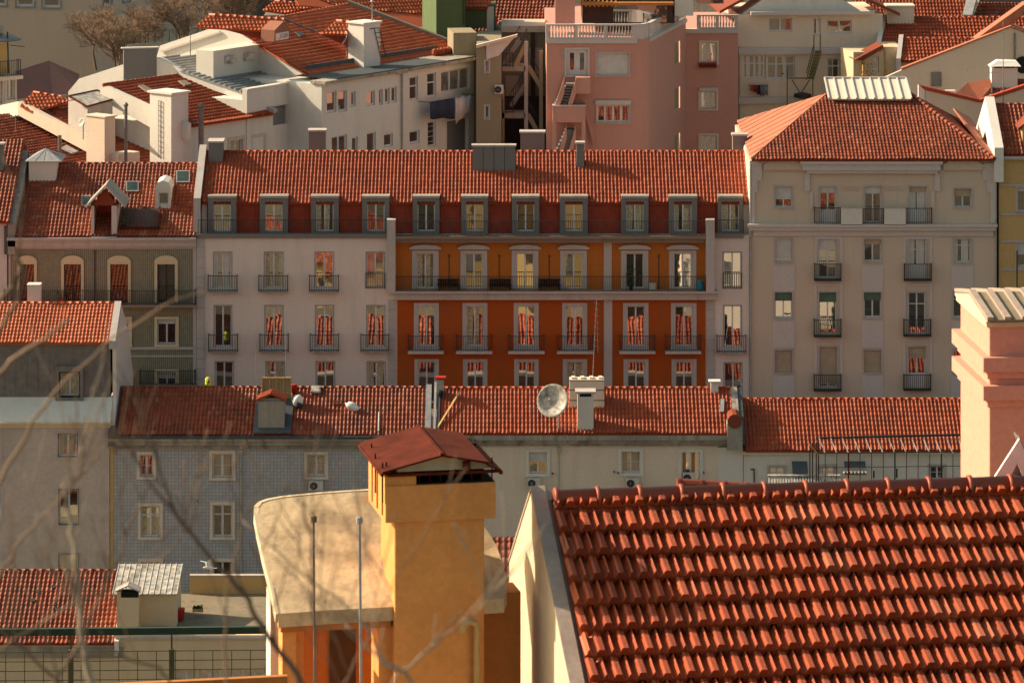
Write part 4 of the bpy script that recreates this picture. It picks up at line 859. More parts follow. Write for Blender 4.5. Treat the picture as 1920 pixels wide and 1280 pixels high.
for (x0,y0,x1,y1,lb) in [(1486,870,1515,893,'left'),(1584,870,1624,884,'right')]:
    m = MB(M.lead); f = Fac(P(x0, y1, 227.)); s0,s1,z0,z1 = f.rect((x0,y0,x1,y1)); m.prism([f.pt(s0,z1,-.6), f.pt(s1,z1,-.6), f.pt(s1,z0,.2), f.pt(s0,z0,.2)], (0,0,.04)); f.sbox(m, s0, s1, z0-.12, z0, .17, .2)
    one('cloth_awning', m, {'left':'blue grey awning left of the row of pale balls on the whitewashed house', 'right':'blue grey awning with a row of pale balls along its edge'}[lb], 'awning', 'blue grey awnings')
m = MB(M.cream); f = Fac(P(1604, 888, 226.7)); s0, z = f.loc(1583, 886); s1, _ = f.loc(1624, 886)
for k in range(7): m.lathe(f.pt(s0+(s1-s0)*k/6, z-.06, 0), [(.02,0),(.06,.04),(.065,.1),(.02,.14)], 8)
m.bar(f.pt(s0,z+.09,0), f.pt(s1,z+.09,0), .015); one('lantern_string', m, 'string of pale round lanterns below the blue grey awning', 'lights')
# ---------------------------------------------------------------- grey mansard house at left
th = Thing('grey_mansard_house', 'tall house with grey zinc mansard, white parapet and rosy tiled front', 'building', ptz(P(60, 900, 228), G0))
F6 = Fac(P(60, 640, 227.9)); gw = [(110,813,145,855),(111,917,147,982),(111,1038,147,1100)]; gw += [(a-145,b,c-145,d) for a,b,c,d in gw]
mb = MB(M.pinkt); F6.wall(mb, (-150,797,205,1100), gw, zmin=G0); th.part('wall', mb)
mb = MB(M.white); x1_ = P(205,800,227.9).x; F6.body(mb, (-150,800,205.4,1100), 11.4, G0, .3); th.part('rear_wall', mb)
for r in gw: F6.win(th, r, 2, fm=M.wframe, gm=M.glassc if r[1] < 900 else M.glass, bars=0, sur=(M.stone, .12, .03), curtain=M.blindb if r[1] < 900 else None); 
for r in gw[:3]: mb = MB(M.brownw); F6.trim(mb, r, .035, .04); th.part('window_edge', mb)
mb = MB(M.creamy); F6.box(mb, (-150,790,206,793), -.3, .3); F6.box(mb, (-150,793,206,798), -.3, .18); th.part('cornice', mb)
mb = MB(M.white); zc = F6.loc(60,790)[1]; s0, s1, _, _ = F6.rect((-150,745,207,790)); FMz = Fac(P(60,744,229.2)); zm = FMz.loc(60,744)[1]
mb.prism([F6.pt(s0,zc-.3,.1), F6.pt(s0,zc,.1), F6.pt(s0,zm-.25,-1.0), F6.pt(s0,zm,-1.28), F6.pt(s0,zc-.3,-1.28)], F6.u*(s1-s0)); th.part('parapet', mb)
mb = MB(M.zinc); s0,s1,z0,z1 = FMz.rect((-150,642,207,744)); wr = (113,697,149,742); FMz.wall(mb, (-150,642,207,746), [wr], depth=.2); FMz.sbox(mb, s0+.01, s1-.01, z0, z1-.05, -3, -.2)
q = s1-.3
while q > s0: 
    if not (FMz.loc(105,700)[0]-.05 < q < FMz.loc(156,700)[0]+.05): FMz.sbox(mb, q, q+.02, z0, z1, 0, .02)
    q -= .6
th.part('mansard', mb)
wo = FMz.win(th, wr, 2, gm=M.glassc, fm=M.wframe, curtain=M.curtain); m = MB(M.zinc); FMz.trim(m, wr, .22, .22, .35); m.mat(M.black); FMz.trim(m, wr, .04, .23); th.part('surround', m, wo)
FMz.win(th, (-40,690,4,742), 2, gm=M.glassc)
pl6, a, b, c, d, bk = gable_roof(th, M.tileb, -150, 207, 643, 569, 228.9, phi=25, pitch=.195, amp=.045, course=.33, rear=6.2, gab=M.white)
mb = MB(M.stone); parapet(mb, b.x-.08, b.x+.28, b+Vector((0,-.1,0)), c, .14, .3); th.part('coping', mb)
mb = MB(M.pinkw); X = b.x+.10; e = c+bk; mb.prism([Vector((X,F6.p.y+.3,G0)), Vector((X,F6.p.y+.3,zc)), Vector((X,229.2,zm)), Vector((X,b.y+.1,b.z)), Vector((X,c.y,c.z-.1)), Vector((X,c.y+3.6,c.z-1.9)), Vector((X,239.3,c.z-5.2)), Vector((X,239.3,G0))], (.2,0,0)); th.part('side_wall', mb)
f = Fac(pl6.hit(62,572)+Vector((0,.5,0))); chimney(th, f, (51,535,75,572), .75, body=M.pinkw, cap=M.white2, capo=.02, capt=.04)
# ---------------------------------------------------------------- low house and terrace, bottom left
th = Thing('terrace_house', 'low house with a red roof and brown terrace, bottom left', 'building', ptz(P(250, 1200, 208), G0))
FT = Fac(P(250, 1200, 208.)); TD = 208.0; tz = P(400,1188,TD).z
mb = MB(M.creamy); tw = [(330+k*43,1256,368+k*43,1276) for k in range(4)]; FT.wall(mb, (215,1190,545,1500), tw, zmin=G0, depth=.3); s0,s1,_,_ = FT.rect((-200,1190,545,1500)); sr = FT.loc(217,1190)[0]
mb.mat(M.terr); FT.sbox(mb, sr+.05, s1, G0, tz, -8.2, -.29)
mb.mat(M.creamy); FT.wall(mb, (-200,1212,217,1500), zmin=G0, o=-.02); FT.sbox(mb, s0, sr, G0, FT.loc(0,1214)[1]-.02, -11, -.3); th.part('wall', mb)
for r in tw: FT.win(th, r, 2, gm=M.glass2)
mb = MB(M.mustard); zb = P(400,1079,216.2).z; FT.sbox(mb, FT.loc(329,1100)[0]*1.04, s1+.5, tz, zb, -8.4, -8.15); mb.mat(M.stone); FT.sbox(mb, FT.loc(329,1100)[0]*1.04, s1+.5, zb, zb+.05, -8.45, -8.1); th.part('parapet', mb)
mb = MB(M.stone); FT.box(mb, (217,1193,545,1198), -.3, .06); FT.box(mb, (-200,1206,232,1211), -.2, .1); mb.mat(M.concrete); FT.box(mb, (-200,1211,232,1232), -.1, .04); th.part('ledge', mb)
plt, a, b, c, d, bk = gable_roof(th, M.tileo, -200, 214, 1206, 1070, 207.8, phi=23, pitch=.225, amp=.06, course=.37, bond=0, rear=4, jit=.02)
for x_, y_ in ((70,1111),(61,1127),(100,1102),(106,1143)):
    m = MB(M.glasst); q = [plt.hit(x_+dx, y_+dy)+plt.n*.09 for dx, dy in ((-3,3),(4,3),(4,-3),(-3,-3))]; m.prism(q, plt.n*.02); th.part('glass_tile', m)
mb = MB(M.white2); q = [b+Vector((0,0,-.6)), b+Vector((0,0,.12)), c+Vector((0,0,.12)), c+Vector((0,0,-.6))]; mb.prism(q, (.22,0,0)); th.part('party_wall', mb)
# penthouse
fp = Fac(P(270, 1178, 209.2)); s0,s1,z0,z1 = fp.rect((219,1112,330,1178)); m = MB(M.creamy); fp.sbox(m, s0, s1, z0-.15, z1, -3.3, 0); ph = th.part('penthouse', m)
m = MB(M.corrl); q = [fp.pt(s0-.2,z1-.02,.2), fp.pt(s1+.05,z1-.02,.2), fp.pt(s1+.05,z1+.62,-3.4), fp.pt(s0-.2,z1+.62,-3.4)]; m.prism(q, (0,0,.04)); m.mat(M.blind)
for k in range(12): t = k/11; m.bar(q[0].lerp(q[1],t)+Vector((0,0,.05)), q[3].lerp(q[2],t)+Vector((0,0,.05)), .035)
m.mat(M.creamy); fp.sbox(m, s0+.1, s1-.1, z1, z1+.5, -3.3, -3.2); th.part('penthouse_roof', m, ph)
f = Fac(P(240, 1204, 208.15)); s0,s1,z0,z1 = f.rect((219,1120,260,1204)); m = MB(M.creamy); f.sbox(m, s0, s1, z0, z1, -.8, 0); ch = th.part('chimney', m)
m = MB(M.stone); cx_ = (s0+s1)/2; zt = z1+.55
for sa in (s0-.06, s1+.06): m.prism([f.pt(sa,z1+.28,.08), f.pt(cx_,zt,.08), f.pt(cx_,zt,-.85), f.pt(sa,z1+.28,-.85)], (0,0,.07))
m.mat(M.black); f.sbox(m, s0+.2, s1-.05, z1, z1+.26, -.7, -.05); m.mat(M.creamy); f.sbox(m, s0, s0+.2, z1, z1+.3, -.8, 0); th.part('chimney_hat', m, ch)
m = MB(M.darkroof); f = Fac(P(290, 1200, 208.2)); f.box(m, (266,1181,320,1200), -.8, .0); th.part('gutter_box', m)
th = Thing('planter', 'low green planter on the brown terrace', 'planter', P(371,1146,211.6)); m = MB(M.plank); c = th.org; m.hexa([c+Vector((x_,y_,z_)) for z_ in (0,.16) for x_,y_ in ((-.26,-.12),(.26,-.12),(.26,.12),(-.26,.12))]); th.part('box', m); m = MB(M.plant); rr = random.Random(9)
for k in range(90): q = c+Vector((rr.uniform(-.24,.24), rr.uniform(-.1,.1), .16+rr.random()*.14)); d_ = Vector((rr.uniform(-1,1),rr.uniform(-1,1),rr.uniform(0,1))).normalized()*.08; e = d_.orthogonal().normalized()*.03; m.poly([q-d_, q+e, q+d_, q-e])
th.part('leaves', m)
m = MB(M.redp); m.lathe(P(336,1161,210.6), [(.22,0),(.28,.5),(.3,.55)], 10); one('plant_tub', m, 'red tub against the terrace penthouse', 'tub', smooth=True)
# gull in flight
gb = P(391, 1064, 200.); th_ = MB(M.feather)
def gull(c):
    m = MB(M.feather); ax = Vector((-.95,-.2,.12)).normalized()
    m.tube([c-ax*.26, c-ax*.2, c-ax*.05, c+ax*.1, c+ax*.2, c+ax*.26], [.012,.05,.085,.075,.05,.012], 10)
    o = Thing('seagull', 'white seagull flying in front of the blue tiled wall', 'bird', c); o.part('body', m, smooth=True)
    for tip, md in ((Vector((.22,-.1,.55)), Vector((.02,-.06,.28))), (Vector((-.42,.45,.22)), Vector((-.1,.25,.2)))):
        m = MB(M.feather); r0_ = [c+ax*.09+Vector((0,0,.05)), c-ax*.09+Vector((0,0,.05))]; r1_ = [c+md+ax*.1, c+md-ax*.08]; r2_ = [c+tip+ax*.02, c+tip-ax*.04]
        for p_, q_ in ((r0_, r1_), (r1_, r2_)): m.prism([p_[0], p_[1], q_[1], q_[0]], (0,0,.015))
        o.part('wing', m)
    m = MB(M.feather); m.prism([c-ax*.22, c-ax*.4+Vector((0,.07,0)), c-ax*.4-Vector((0,.07,0))], (0,0,.02)); o.part('tail', m)
    m = MB(M.plank); m.bar(c+ax*.25, c+ax*.32, .02); o.part('beak', m)
gull(gb)
# steel fence with a wide mesh, nearer, below the terrace
th = Thing('steel_mesh_fence', 'tall olive steel fence of wide square mesh with a dark green top beam', 'fence', P(260, 1280, 150)-Vector((0,0,4)))
ff = Fac(P(260, 1200, 150.), 2.2); s0, z0_ = ff.loc(-60, 1190); s1, _ = ff.loc(540, 1170); gz = 18.
m = MB(M.greeni); ff.sbox(m, s0, s1, ff.loc(260,1182)[1]-.12, ff.loc(260,1182)[1]+.12, -.1, .1); th.part('top_beam', m)
for x_ in (-12,133,322,507):
    s = ff.loc(x_,1200)[0]; zt = ff.loc(260,1182)[1]-.12; m = MB(M.oliveg); ff.sbox(m, s-.03, s+.03, gz, zt, -.03, .03); ff.sbox(m, s-.09, s+.09, gz, ff.loc(260,1219)[1]+.05, -.09, .09); th.part('post', m)
m = MB(M.oliveg); zt = ff.loc(260,1220)[1]
for k in range(0, 12): z = zt-.33*k; ff.sbox(m, s0, s1, z-.014, z+.014, -.012, .012)
q = s0
while q < s1: ff.sbox(m, q-.014, q+.014, gz, zt, .013, .035); q += .66
th.part('mesh_panel', m)
# ---------------------------------------------------------------- amber house in the foreground
th = Thing('amber_house', 'amber yellow house with big metal hatted chimney and pale curved roof slab', 'building', P(820, 1280, 40)-Vector((0,0,3.5)))
ZF = 44.5
FA = Fac(P(722, 912, 40.), 11.)
S0, S1 = 0., FA.loc(930,912)[0]; zc1 = FA.p.z; zc0 = FA.loc(722,980)[1]
sh0, sh1 = FA.loc(741,1000)[0], FA.loc(910,1000)[0]
def softbox(m, f, s0, s1, z0, z1, o0, o1, r=.02):          # box with rounded upright edges
    pts = []
    for (cx, cy, a0) in ((s1-r, o1-r, 0), (s0+r, o1-r, 90), (s0+r, o0+r, 180), (s1-r, o0+r, 270)):
        for k in range(4): a = R(a0+k*30); pts.append(f.pt(cx+math.cos(a)*r, z0, cy+math.sin(a)*r))
    m.prism(pts, (0,0,z1-z0))
m = MB(M.yellow); softbox(m, FA, sh0, sh1, ZF, zc0+.02, -.84, -.04); sha = th.part('chimney', m, label='tall amber chimney shaft')
m = MB(M.yellow); softbox(m, FA, S0, S1, zc0, zc1, -1.0, 0.0); FA.sbox(m, S0+.0, S0+.30, zc1, zc1+.10, -.98, -.02)
for k in range(3): a = -.12-k*.3; FA.sbox(m, S0-.015, S0+.004, zc0+.05, zc1+.1, a-.02, a)
cp = th.part('chimney_cap', m, sha)
m = MB(M.black); FA.sbox(m, S0+.30, S1-.02, zc1+.002, zc1+.012, -.95, -.03); FA.sbox(m, S0+.30, S1-.03, zc1+.012, zc1+.2, -.95, -.85)
for k in range(7): q = S0+.34+k*.1; m.mat(M.rustmetal); FA.sbox(m, q, q+.012, zc1+.012, zc1+.08, -.9, -.1); m.mat(M.black)
th.part('flue_opening', m, sha)
def ap(px, py, o):
    f = Fac(FA.p+FA.n*o, 11.); s, z = f.loc(px, py); return s, z
sa, za = ap(829,856,.12); sl_, zl = ap(717,888,.12); sr, zr = ap(936,874,.12)
m = MB(M.rustmetal); Lb = 1.38
def sweep(p0, p1, o0, o1, t): m.prism([FA.pt(*p0, o0), FA.pt(*p1, o0), FA.pt(*p1, o1), FA.pt(*p0, o1)], (0,0,t))
sweep((sl_, zl), (sa, za), .12, .12-Lb, .018); sweep((sa, za), (sr-.1, zr+.03), .12, .12-Lb, .018); sweep((sr-.1, zr+.0), (sr+.02, zr-.05), .12, .12-Lb, .02)
for s_, z_ in ((sl_,zl),(sr+.02,zr-.05)): m.bar(FA.pt(s_, z_-.01, .12), FA.pt(s_, z_-.01, .12-Lb), .03)
m.bar(FA.pt(sa,za+.02,.12), FA.pt(sa,za+.02,.12-Lb), .03)
FA.sbox(m, S0+.02, S1+.03, zr-.075, zr-.05, .0, .04); FA.sbox(m, S1-.32, S1-.25, zr-.05, zr+.04, .0, .03)
for s_, o_ in ((S0+.02,-.05),(S0+.02,-.92),(S1-.03,-.05),(S1-.03,-.92),(S0-.02,-.45),(S0-.02,-.02)): m.bar(FA.pt(s_, zc1-.15, o_), FA.pt(s_, zr+.05, o_), .014)
hat = th.part('chimney_hat', m, sha, label='rust red folded sheet hat')
m = MB(M.creamy); m.prism([FA.pt(S0+.12,zr-.045,-.03), FA.pt(S1-.05,zr-.045,-.03), FA.pt(S1-.06,zr-.01,-.03), FA.pt(sa,za-.02,-.03), FA.pt(S0+.12,zl+.04,-.03)], -FA.n*.04); th.part('hat_gable', m, sha)
m = MB(M.creamy); m.prism([FA.pt(S0+.12,zr-.045,-.93), FA.pt(S1-.05,zr-.045,-.93), FA.pt(S1-.06,zr-.01,-.93), FA.pt(sa,za-.02,-.93), FA.pt(S0+.12,zl+.04,-.93)], -FA.n*.04); th.part('hat_gable', m, sha)
m = MB(M.mustard); s, z = FA.loc(893,1178); p = [FA.pt(s,ZF,.03), FA.pt(s,z,.03), FA.pt(s-.02,z+.06,.04), FA.pt(s-.08,z+.085,.06), FA.pt(s-.14,z+.05,.08), FA.pt(s-.15,z-.03,.08)]; m.tube(p, .03, 10); th.part('vent_pipe', m, smooth=True)
# sloping slab roof with a curved far corner
PSl = rpl(P(522,1146,39.9), 11, 24)
out_ = [(522,1150),(512,1100),(497,1040),(486,990),(481,962),(482,950),(489,942),(503,937),(530,932),(600,925),(660,921),(720,917),(800,925),(870,950),(912,992),(930,1020),(944,1058),(950,1085),(950,1106),(945,1122),(720,1138),(620,1143)]
m = MB(M.yellowc); tp = [PSl.hit(*q) for q in out_]; m.prism(tp, Vector((0,0,-.13))); sl0 = th.part('roof_slab', m, label='pale sun bleached sloping roof slab')
cc = sum(tp, Vector())/len(tp); m = MB(M.creamy); 
for k in range(0, 12): a, b = tp[k]-PSl.n*.05, tp[k+1]-PSl.n*.05; m.bar(a, b, .05, .10)
th.part('slab_rim', m, sl0)
FL_ = Fac(PSl.hit(523,1146)+Vector((0,0,0)), 11.); t0 = FL_.loc(523,1150)[0]; t1 = FL_.loc(734,1150)[0]; zt = FL_.p.z-.1
m = MB(M.rust); FL_.sbox(m, t0+.02, t1, zt-.10, zt, -.25, -.02); th.part('fascia', m)
m = MB(M.yellow); a0 = FL_.loc(531,1200)[0]; FL_.sbox(m, a0, a0+.13, ZF, zt-.1, -.32, -.06); th.part('pillar', m)
m = MB(M.yellow); a1 = FL_.loc(712,1200)[0]; FL_.sbox(m, a1, t1+.1, ZF, zt-.1, -.5, -.06); th.part('pillar', m)
m = MB(M.rust); FL_.sbox(m, a0+.33, t1+.2, ZF, zt-.05, -1.6, -1.4); th.part('rear_wall', m)
m = MB(M.yellow); FL_.sbox(m, a0+.14, a0+.24, ZF, zt-.12, -.75, -.32); th.part('side_wall', m)
m = MB(M.brownw); d0 = FL_.loc(660,1200)[0]; FL_.sbox(m, d0, d0+.25, ZF, zt-.35, -1.4, -1.36); th.part('door', m)
m = MB(M.white2); fq = Fac(P(507,1262,41.6), 11.); g0, g1, _, gz1 = fq.rect((507,1112,536,1400)); fq.sbox(m, g0, g1, ZF, gz1, -.3, 0); th.part('side_wall', m, label='bright white upstand')
m = MB(M.rust); f = Fac(P(535,1267,38.6), 11.); s0 = f.loc(-30,1264)[0]; f.sbox(m, s0, .02, ZF-1, f.p.z, -.07, 0); th.part('terrace_wall', m)
m = MB(M.rust); f = Fac(P(911,1120,40.6), 11.); s1_ = f.loc(957,1120)[0]; f.sbox(m, -.15, s1_+.1, ZF, P(911,1112,40.6).z, -.4, 0); th.part('side_wall', m, label='deep shaded strip of wall right of the chimney')
for (px, y0, nm) in ((588,974,'thin grey pole standing left before the pale roof slab'),(674,976,'bright capped pole standing nearer the amber chimney')):
    m = MB(M.zincl if px > 600 else M.bark); b = P(px+(3 if px > 600 else 2), 1290, 38.3); t = P(px, y0, 38.3); m.tube([ptz(b, ZF), b, t], .013 if px > 600 else .010, 8); m.lathe(t, [(.03,-.02),(.03,.03),(.01,.04)], 8); one('pole', m, nm, 'pole', 'poles before the roof slab')
# ---------------------------------------------------------------- red roofed house, foreground right
th = Thing('red_roof_house', 'foreground house with large glossy red tile roof and cream gable wall', 'building', P(1400, 1280, 37)-Vector((0,0,3)))
AZ = 8.
PR_ = rpl(P(1300,936,41.), AZ, 27)
UU = Vector((math.cos(R(AZ)), math.sin(R(AZ)), 0)); VV = Vector((-math.sin(R(AZ)), math.cos(R(AZ)), 0))
DN = (Vector((math.sin(R(AZ)), -math.cos(R(AZ)), 0))*math.cos(R(27))-Vector((0,0,math.sin(R(27)))))
ra = PR_.hit(1036, 950); rb = ra+UU*7.2
FINE = [(0,.0),(.02,.030),(.045,.058),(.08,.066)]                               # broad pan with fine ribs, drop, narrow roll
for k in range(4): x = .14+k*.040; FINE += [(x,.070),(x+.012,.060),(x+.027,.060)]
FINE += [(.30,.066),(.33,.024),(.355,-.02),(.48,-.055),(.58,-.02),(.61,.030),(.64,.060),(.67,.068),(.695,.060),(.725,.024),(.755,-.02),(.88,-.055),(.97,-.03)]
def fgtiles(poly, name='roof'):
    bm = tiles(None, poly, pitch=.222, course=.345, amp=.60, step=.078, prof=FINE, bond=.5, slab=.12, lift=.035, smooth=False, wob=.02, loose=.007)
    for v in bm.verts: v.co -= th.org
    me = bpy.data.meshes.new(name); bm.to_mesh(me); bm.free(); me.materials.append(M.tilef); o = bpy.data.objects.new(name, me); C.objects.link(o); o.parent = th.e; return o
ro = fgtiles([ra+DN*4.6, rb+DN*4.6, rb, ra])
bd = VV*math.cos(R(27))-Vector((0,0,math.sin(R(27))))
troof(th, M.tilef, [ra, rb, rb+bd*3, ra+bd*3], pitch=.222, course=.345, amp=.05, step=.03)
m = MB(M.tilef); k = 0; q = ra+Vector((0,0,.05)); L = .405
while k*L < 7.0:
    a = q+UU*(k*L+.01); b = a+UU*(L-.0)
    m.tube([a, a.lerp(b,.02), a.lerp(b,.10), a.lerp(b,.11), b], [.118,.136,.136,.112,.117], 16); k += 1
th.part('ridge_tiles', m, ro, smooth=True)
m = MB(M.tilef); m.bar(ra+DN*.11+Vector((0,0,.0)), rb+DN*.11, .12, .1); th.part('ridge_mortar', m, ro)
GW = Fac(P(997,917,41.), AZ-90); SP = GW.p                                         # gable wall seen from its left
def g(px, py): s, z = GW.loc(px, py); return GW.pt(s, z, 0)
top0 = GW.p; fr = top0+DN*4.8; bk_ = top0+VV*1.55-Vector((0,0,1.05)); 
m = MB(M.gable); m.prism([top0, fr, Vector((fr.x,fr.y,ZF)), Vector((bk_.x,bk_.y,ZF)), bk_], UU*.10); th.part('gable', m, label='cream gable wall')
m = MB(M.coping); up = Vector((0,0,.035))
for a, b in ((top0, fr), (top0, bk_)):
    m.hexa([a-UU*.01, a+UU*.125, b+UU*.125, b-UU*.01, a-UU*.01+up, a+UU*.125+up, b+UU*.125+up, b-UU*.01+up] if a is top0 else [])
m.mat(M.coping)
m.hexa([top0+UU*.125-up*5, top0+UU*.2-up*5, fr+UU*.2-up*5, fr+UU*.125-up*5, top0+UU*.125+up*.4, top0+UU*.2-up*1.2, fr+UU*.2-up*1.2, fr+UU*.125+up*.4]); th.part('coping', m)
m = MB(M.creamy); w0 = ra+DN*4.4-Vector((0,0,.2)); bb = ra+bd*2.8-Vector((0,0,.2)); m.hexa([ptz(bb,ZF)+UU*.1, ptz(bb,ZF)+UU*7, ptz(w0,ZF)+UU*7, ptz(w0,ZF)+UU*.1, bb+UU*.1, bb+UU*7, w0+UU*7, w0+UU*.1]); th.part('wall', m)
m = MB(M.tileo); a = P(1270,908,42.6); b = P(1440,918,42.6); ridge(m, a, b, .06, .2); m.prism([a, b, b-Vector((0,0,.6)), a-Vector((0,0,.6))], (0,.3,0)); th.part('lean_to_roof', m)
# white gable frame behind the ridge at the right edge
th = Thing('white_gable_dormer', 'white A shaped gable of a dormer at the right edge behind the red roof', 'dormer', P(1915, 900, 43.4)-Vector((0,0,1)))
f = Fac(P(1909, 822, 43.4), 5.); zt = f.p.z; m = MB(M.white2)
for poly in (((1909,820),(1838,930),(1874,930),(1905,864)),((1909,820),(1905,864),(1937,944),(1962,944))): m = MB(M.white2); m.prism([f.pt(*f.loc(*q), .02) for q in poly], f.n*.05); th.part('barge_board', m)
m = MB(M.greyr); m.prism([f.pt(0,zt-.06,-.02), f.pt(-.42,zt-.78,-.02), f.pt(.28,zt-.78,-.02)], -f.n*.05); m.mat(M.wood); m.bar(f.pt(-.12,zt-.36,-.02), f.pt(.12,zt-.46,-.02), .06); th.part('gable', m)
m = MB(M.zinc)
for s_ in (.26,): m.prism([f.pt(0,zt,.06), f.pt(s_,zt-.6,.06), f.pt(s_,zt-.6,-.22), f.pt(0,zt,-.22)], (0,0,.03))
th.part('roof', m); m = MB(M.white2); f.sbox(m, -.1, .2, zt-1.7, zt-.78, -.5, -.08); th.part('wall', m)
# ---------------------------------------------------------------- pink chimney
th = Thing('pink_chimney', 'tall pale pink chimney with stepped mouldings and a ribbed cement cap', 'chimney', P(1855, 900, 46.)-Vector((0,0,2.5)))
FK = Fac(P(1855, 760, 46.), 5.); z = lambda y: FK.loc(1855, y)[1]; Wd = .95; dp = 1.62
def kb(name, y0, y1, g_, mat=M.pinkc, par=None):
    m = MB(mat); softbox(m, FK, -g_, Wd+g_, z(y1), z(y0), -dp-g_, g_, .015); return th.part(name, m, par)
body = kb('shaft', 612, 1120, 0.)
for y0, y1 in ((668,695),(721,748)): kb('moulding', y0, y1, .085); kb('moulding', y1-.1, y1+14, .03)
f = FK; m = MB(M.creamy); zt = z(612); r0_, r1_ = .05, .20
m.prism([f.pt(-.04,zt,.04), f.pt(Wd+.04,zt,.04), f.pt(Wd+.04,zt+.05,.04), f.pt(-.04,zt+.05,.04)], -f.n*(dp+.08))
m.prism([f.pt(-.05,zt+.05,.05), f.pt(-.05,zt+r0_+.02,.1), f.pt(-.05,zt+r1_,-dp*.55), f.pt(-.05,zt+r0_+.02,-dp-.1), f.pt(-.05,zt+.05,-dp-.05)], f.u*.05); th.part('cap', m)
m = MB(M.terr); a = f.pt(-.04, zt+r0_+.02, .12); b = f.pt(-.04, zt+r1_, -dp*.55); c_ = f.pt(-.04, zt+r0_+.02, -dp-.12); w_ = f.u*(Wd+.08)
m.prism([a, a+w_, b+w_, b], (0,0,.02)); m.prism([b, b+w_, c_+w_, c_], (0,0,.02)); m.mat(M.coping)
for k in range(6): t = .03+k*.19; up_ = f.u*t+Vector((0,0,.035)); m.bar(a+up_, b+up_, .07, .035); m.bar(b+up_, c_+up_, .07, .035)
th.part('ribbed_cap', m)
# ---------------------------------------------------------------- bare branches of a near tree, bottom left
th = Thing('bare_tree', 'near bare tree whose blurred pale twigs cross the lower left', 'tree', P(250, 1700, 8.))
DT = 8.0; rt = random.Random(11)
def limb(m, pts, r0, r1, D=DT, dd=0.):
    ps = [P(x, y, D+dd*k/len(pts)) for k, (x, y) in enumerate(pts)]; q = [ps[0]]
    for k in range(len(ps)-1):
        a, b = ps[k], ps[k+1]; n = 4
        for j in range(1, n+1): t = j/n; q.append(a.lerp(b, t)+Vector((rt.uniform(-1,1), rt.uniform(-1,1), rt.uniform(-1,1)))*.004*(1 if j < n else 0))
    rr = [r0+(r1-r0)*k/(len(q)-1) for k in range(len(q))]; m.tube(q, rr, 8); return q, rr
def twigs(m, q, rr, n, L, depth=2):
    for _ in range(n):
        k = rt.randrange(len(q)//4, len(q)-1); p = q[k]; r = rr[k]*.6; d = (q[k+1]-q[k]).normalized(); s = rt.choice((-1,1))
        d = (d+Vector((s*rt.uniform(.4,1.), rt.uniform(-.4,.4), rt.uniform(.1,.8)))).normalized(); l = L*rt.uniform(.5,1.3); ps = [p]; c = p
        for j in range(6): d = (d+Vector((rt.uniform(-.15,.15), rt.uniform(-.1,.1), .07+rt.uniform(-.1,.1)))).normalized(); c = c+d*l/6; ps.append(c)
        rs = [max(.0011, r*(1-j/7)) for j in range(7)]; m.tube(ps, rs, 6)
        if depth > 1: twigs(m, ps, rs, 2, l*.6, depth-1)
main_ = [([(190,1500),(172,1280),(155,1200),(148,1120),(140,1040),(128,960),(120,905)], .024, .007, M.barkp, 5),
 ([(640,1500),(590,1320),(545,1245),(490,1170),(455,1110),(400,1050),(345,985),(318,930),(296,870),(284,825)], .022, .006, M.barkd, 7),
 ([(20,1500),(90,1300),(160,1180),(215,1060),(255,960),(290,900)], .013, .004, M.bark, 5),
 ([(240,1500),(120,1290),(60,1230),(0,1180),(-60,1100)], .014, .005, M.bark, 3),
 ([(-120,1500),(-40,1200),(0,1080),(40,1010),(90,960),(150,890),(210,830)], .013, .003, M.bark, 5),
 ([(-80,1000),(0,905),(60,790),(150,690),(230,620),(330,560),(400,540)], .013, .003, M.bark, 0),
 ([(-60,720),(0,700),(40,662),(90,633),(130,600)], .015, .008, M.bark, 0),
 ([(-40,600),(0,560),(28,535),(40,505),(30,480)], .016, .010, M.bark, 1),
 ([(0,620),(35,560),(48,520),(42,498)], .014, .009, M.bark, 0),
 ([(380,1500),(330,1300),(300,1250),(220,1225),(120,1228),(60,1215)], .012, .003, M.bark, 4),
 ([(900,1500),(760,1260),(715,1240),(690,1180),(640,1125),(600,1100)], .012, .004, M.barkp, 6),
 ([(640,1500),(740,1270),(800,1220),(850,1180),(890,1150),(915,1110)], .009, .003, M.barkp, 4),
 ([(600,1500),(590,1290),(588,1100),(585,1000),(560,940),(530,905)], .008, .003, M.barkd, 5),
 ([(520,1500),(640,1290),(700,1180),(740,1085),(790,1010)], .006, .002, M.bark, 4),
 ([(-60,1250),(60,1180),(150,1120),(240,1090),(330,1020),(385,950)], .009, .003, M.bark, 4),
 ([(430,1500),(420,1200),(425,1100),(450,1010),(455,905)], .009, .003, M.bark, 3)]
for pts, r0, r1, mt, n in main_:
    m = MB(mt); q, rr = limb(m, pts, r0*.32, r1*.34); twigs(m, q, rr, n, .20, 2); th.part('branch', m, smooth=True)
m = MB(M.bark); m.tube([P(250,1700,DT)-Vector((0,0,5)), P(250,1640,DT), P(250,1500,DT)], [.08,.04,.02], 10)
for pts, r0, r1, mt, n in main_:
    a = P(pts[0][0], pts[0][1], DT)
    m.tube([P(250,1660,DT), P(-330,1500,DT), P(-330,pts[0][1],DT), a] if pts[0][0] <= 0 else [P(250,1660,DT), P(250,1600,DT).lerp(a,.3), a], [.01,.007,.006,r0*.36] if pts[0][0] <= 0 else [.02,.012,r0*.36], 7)
th.part('trunk', m, smooth=True)
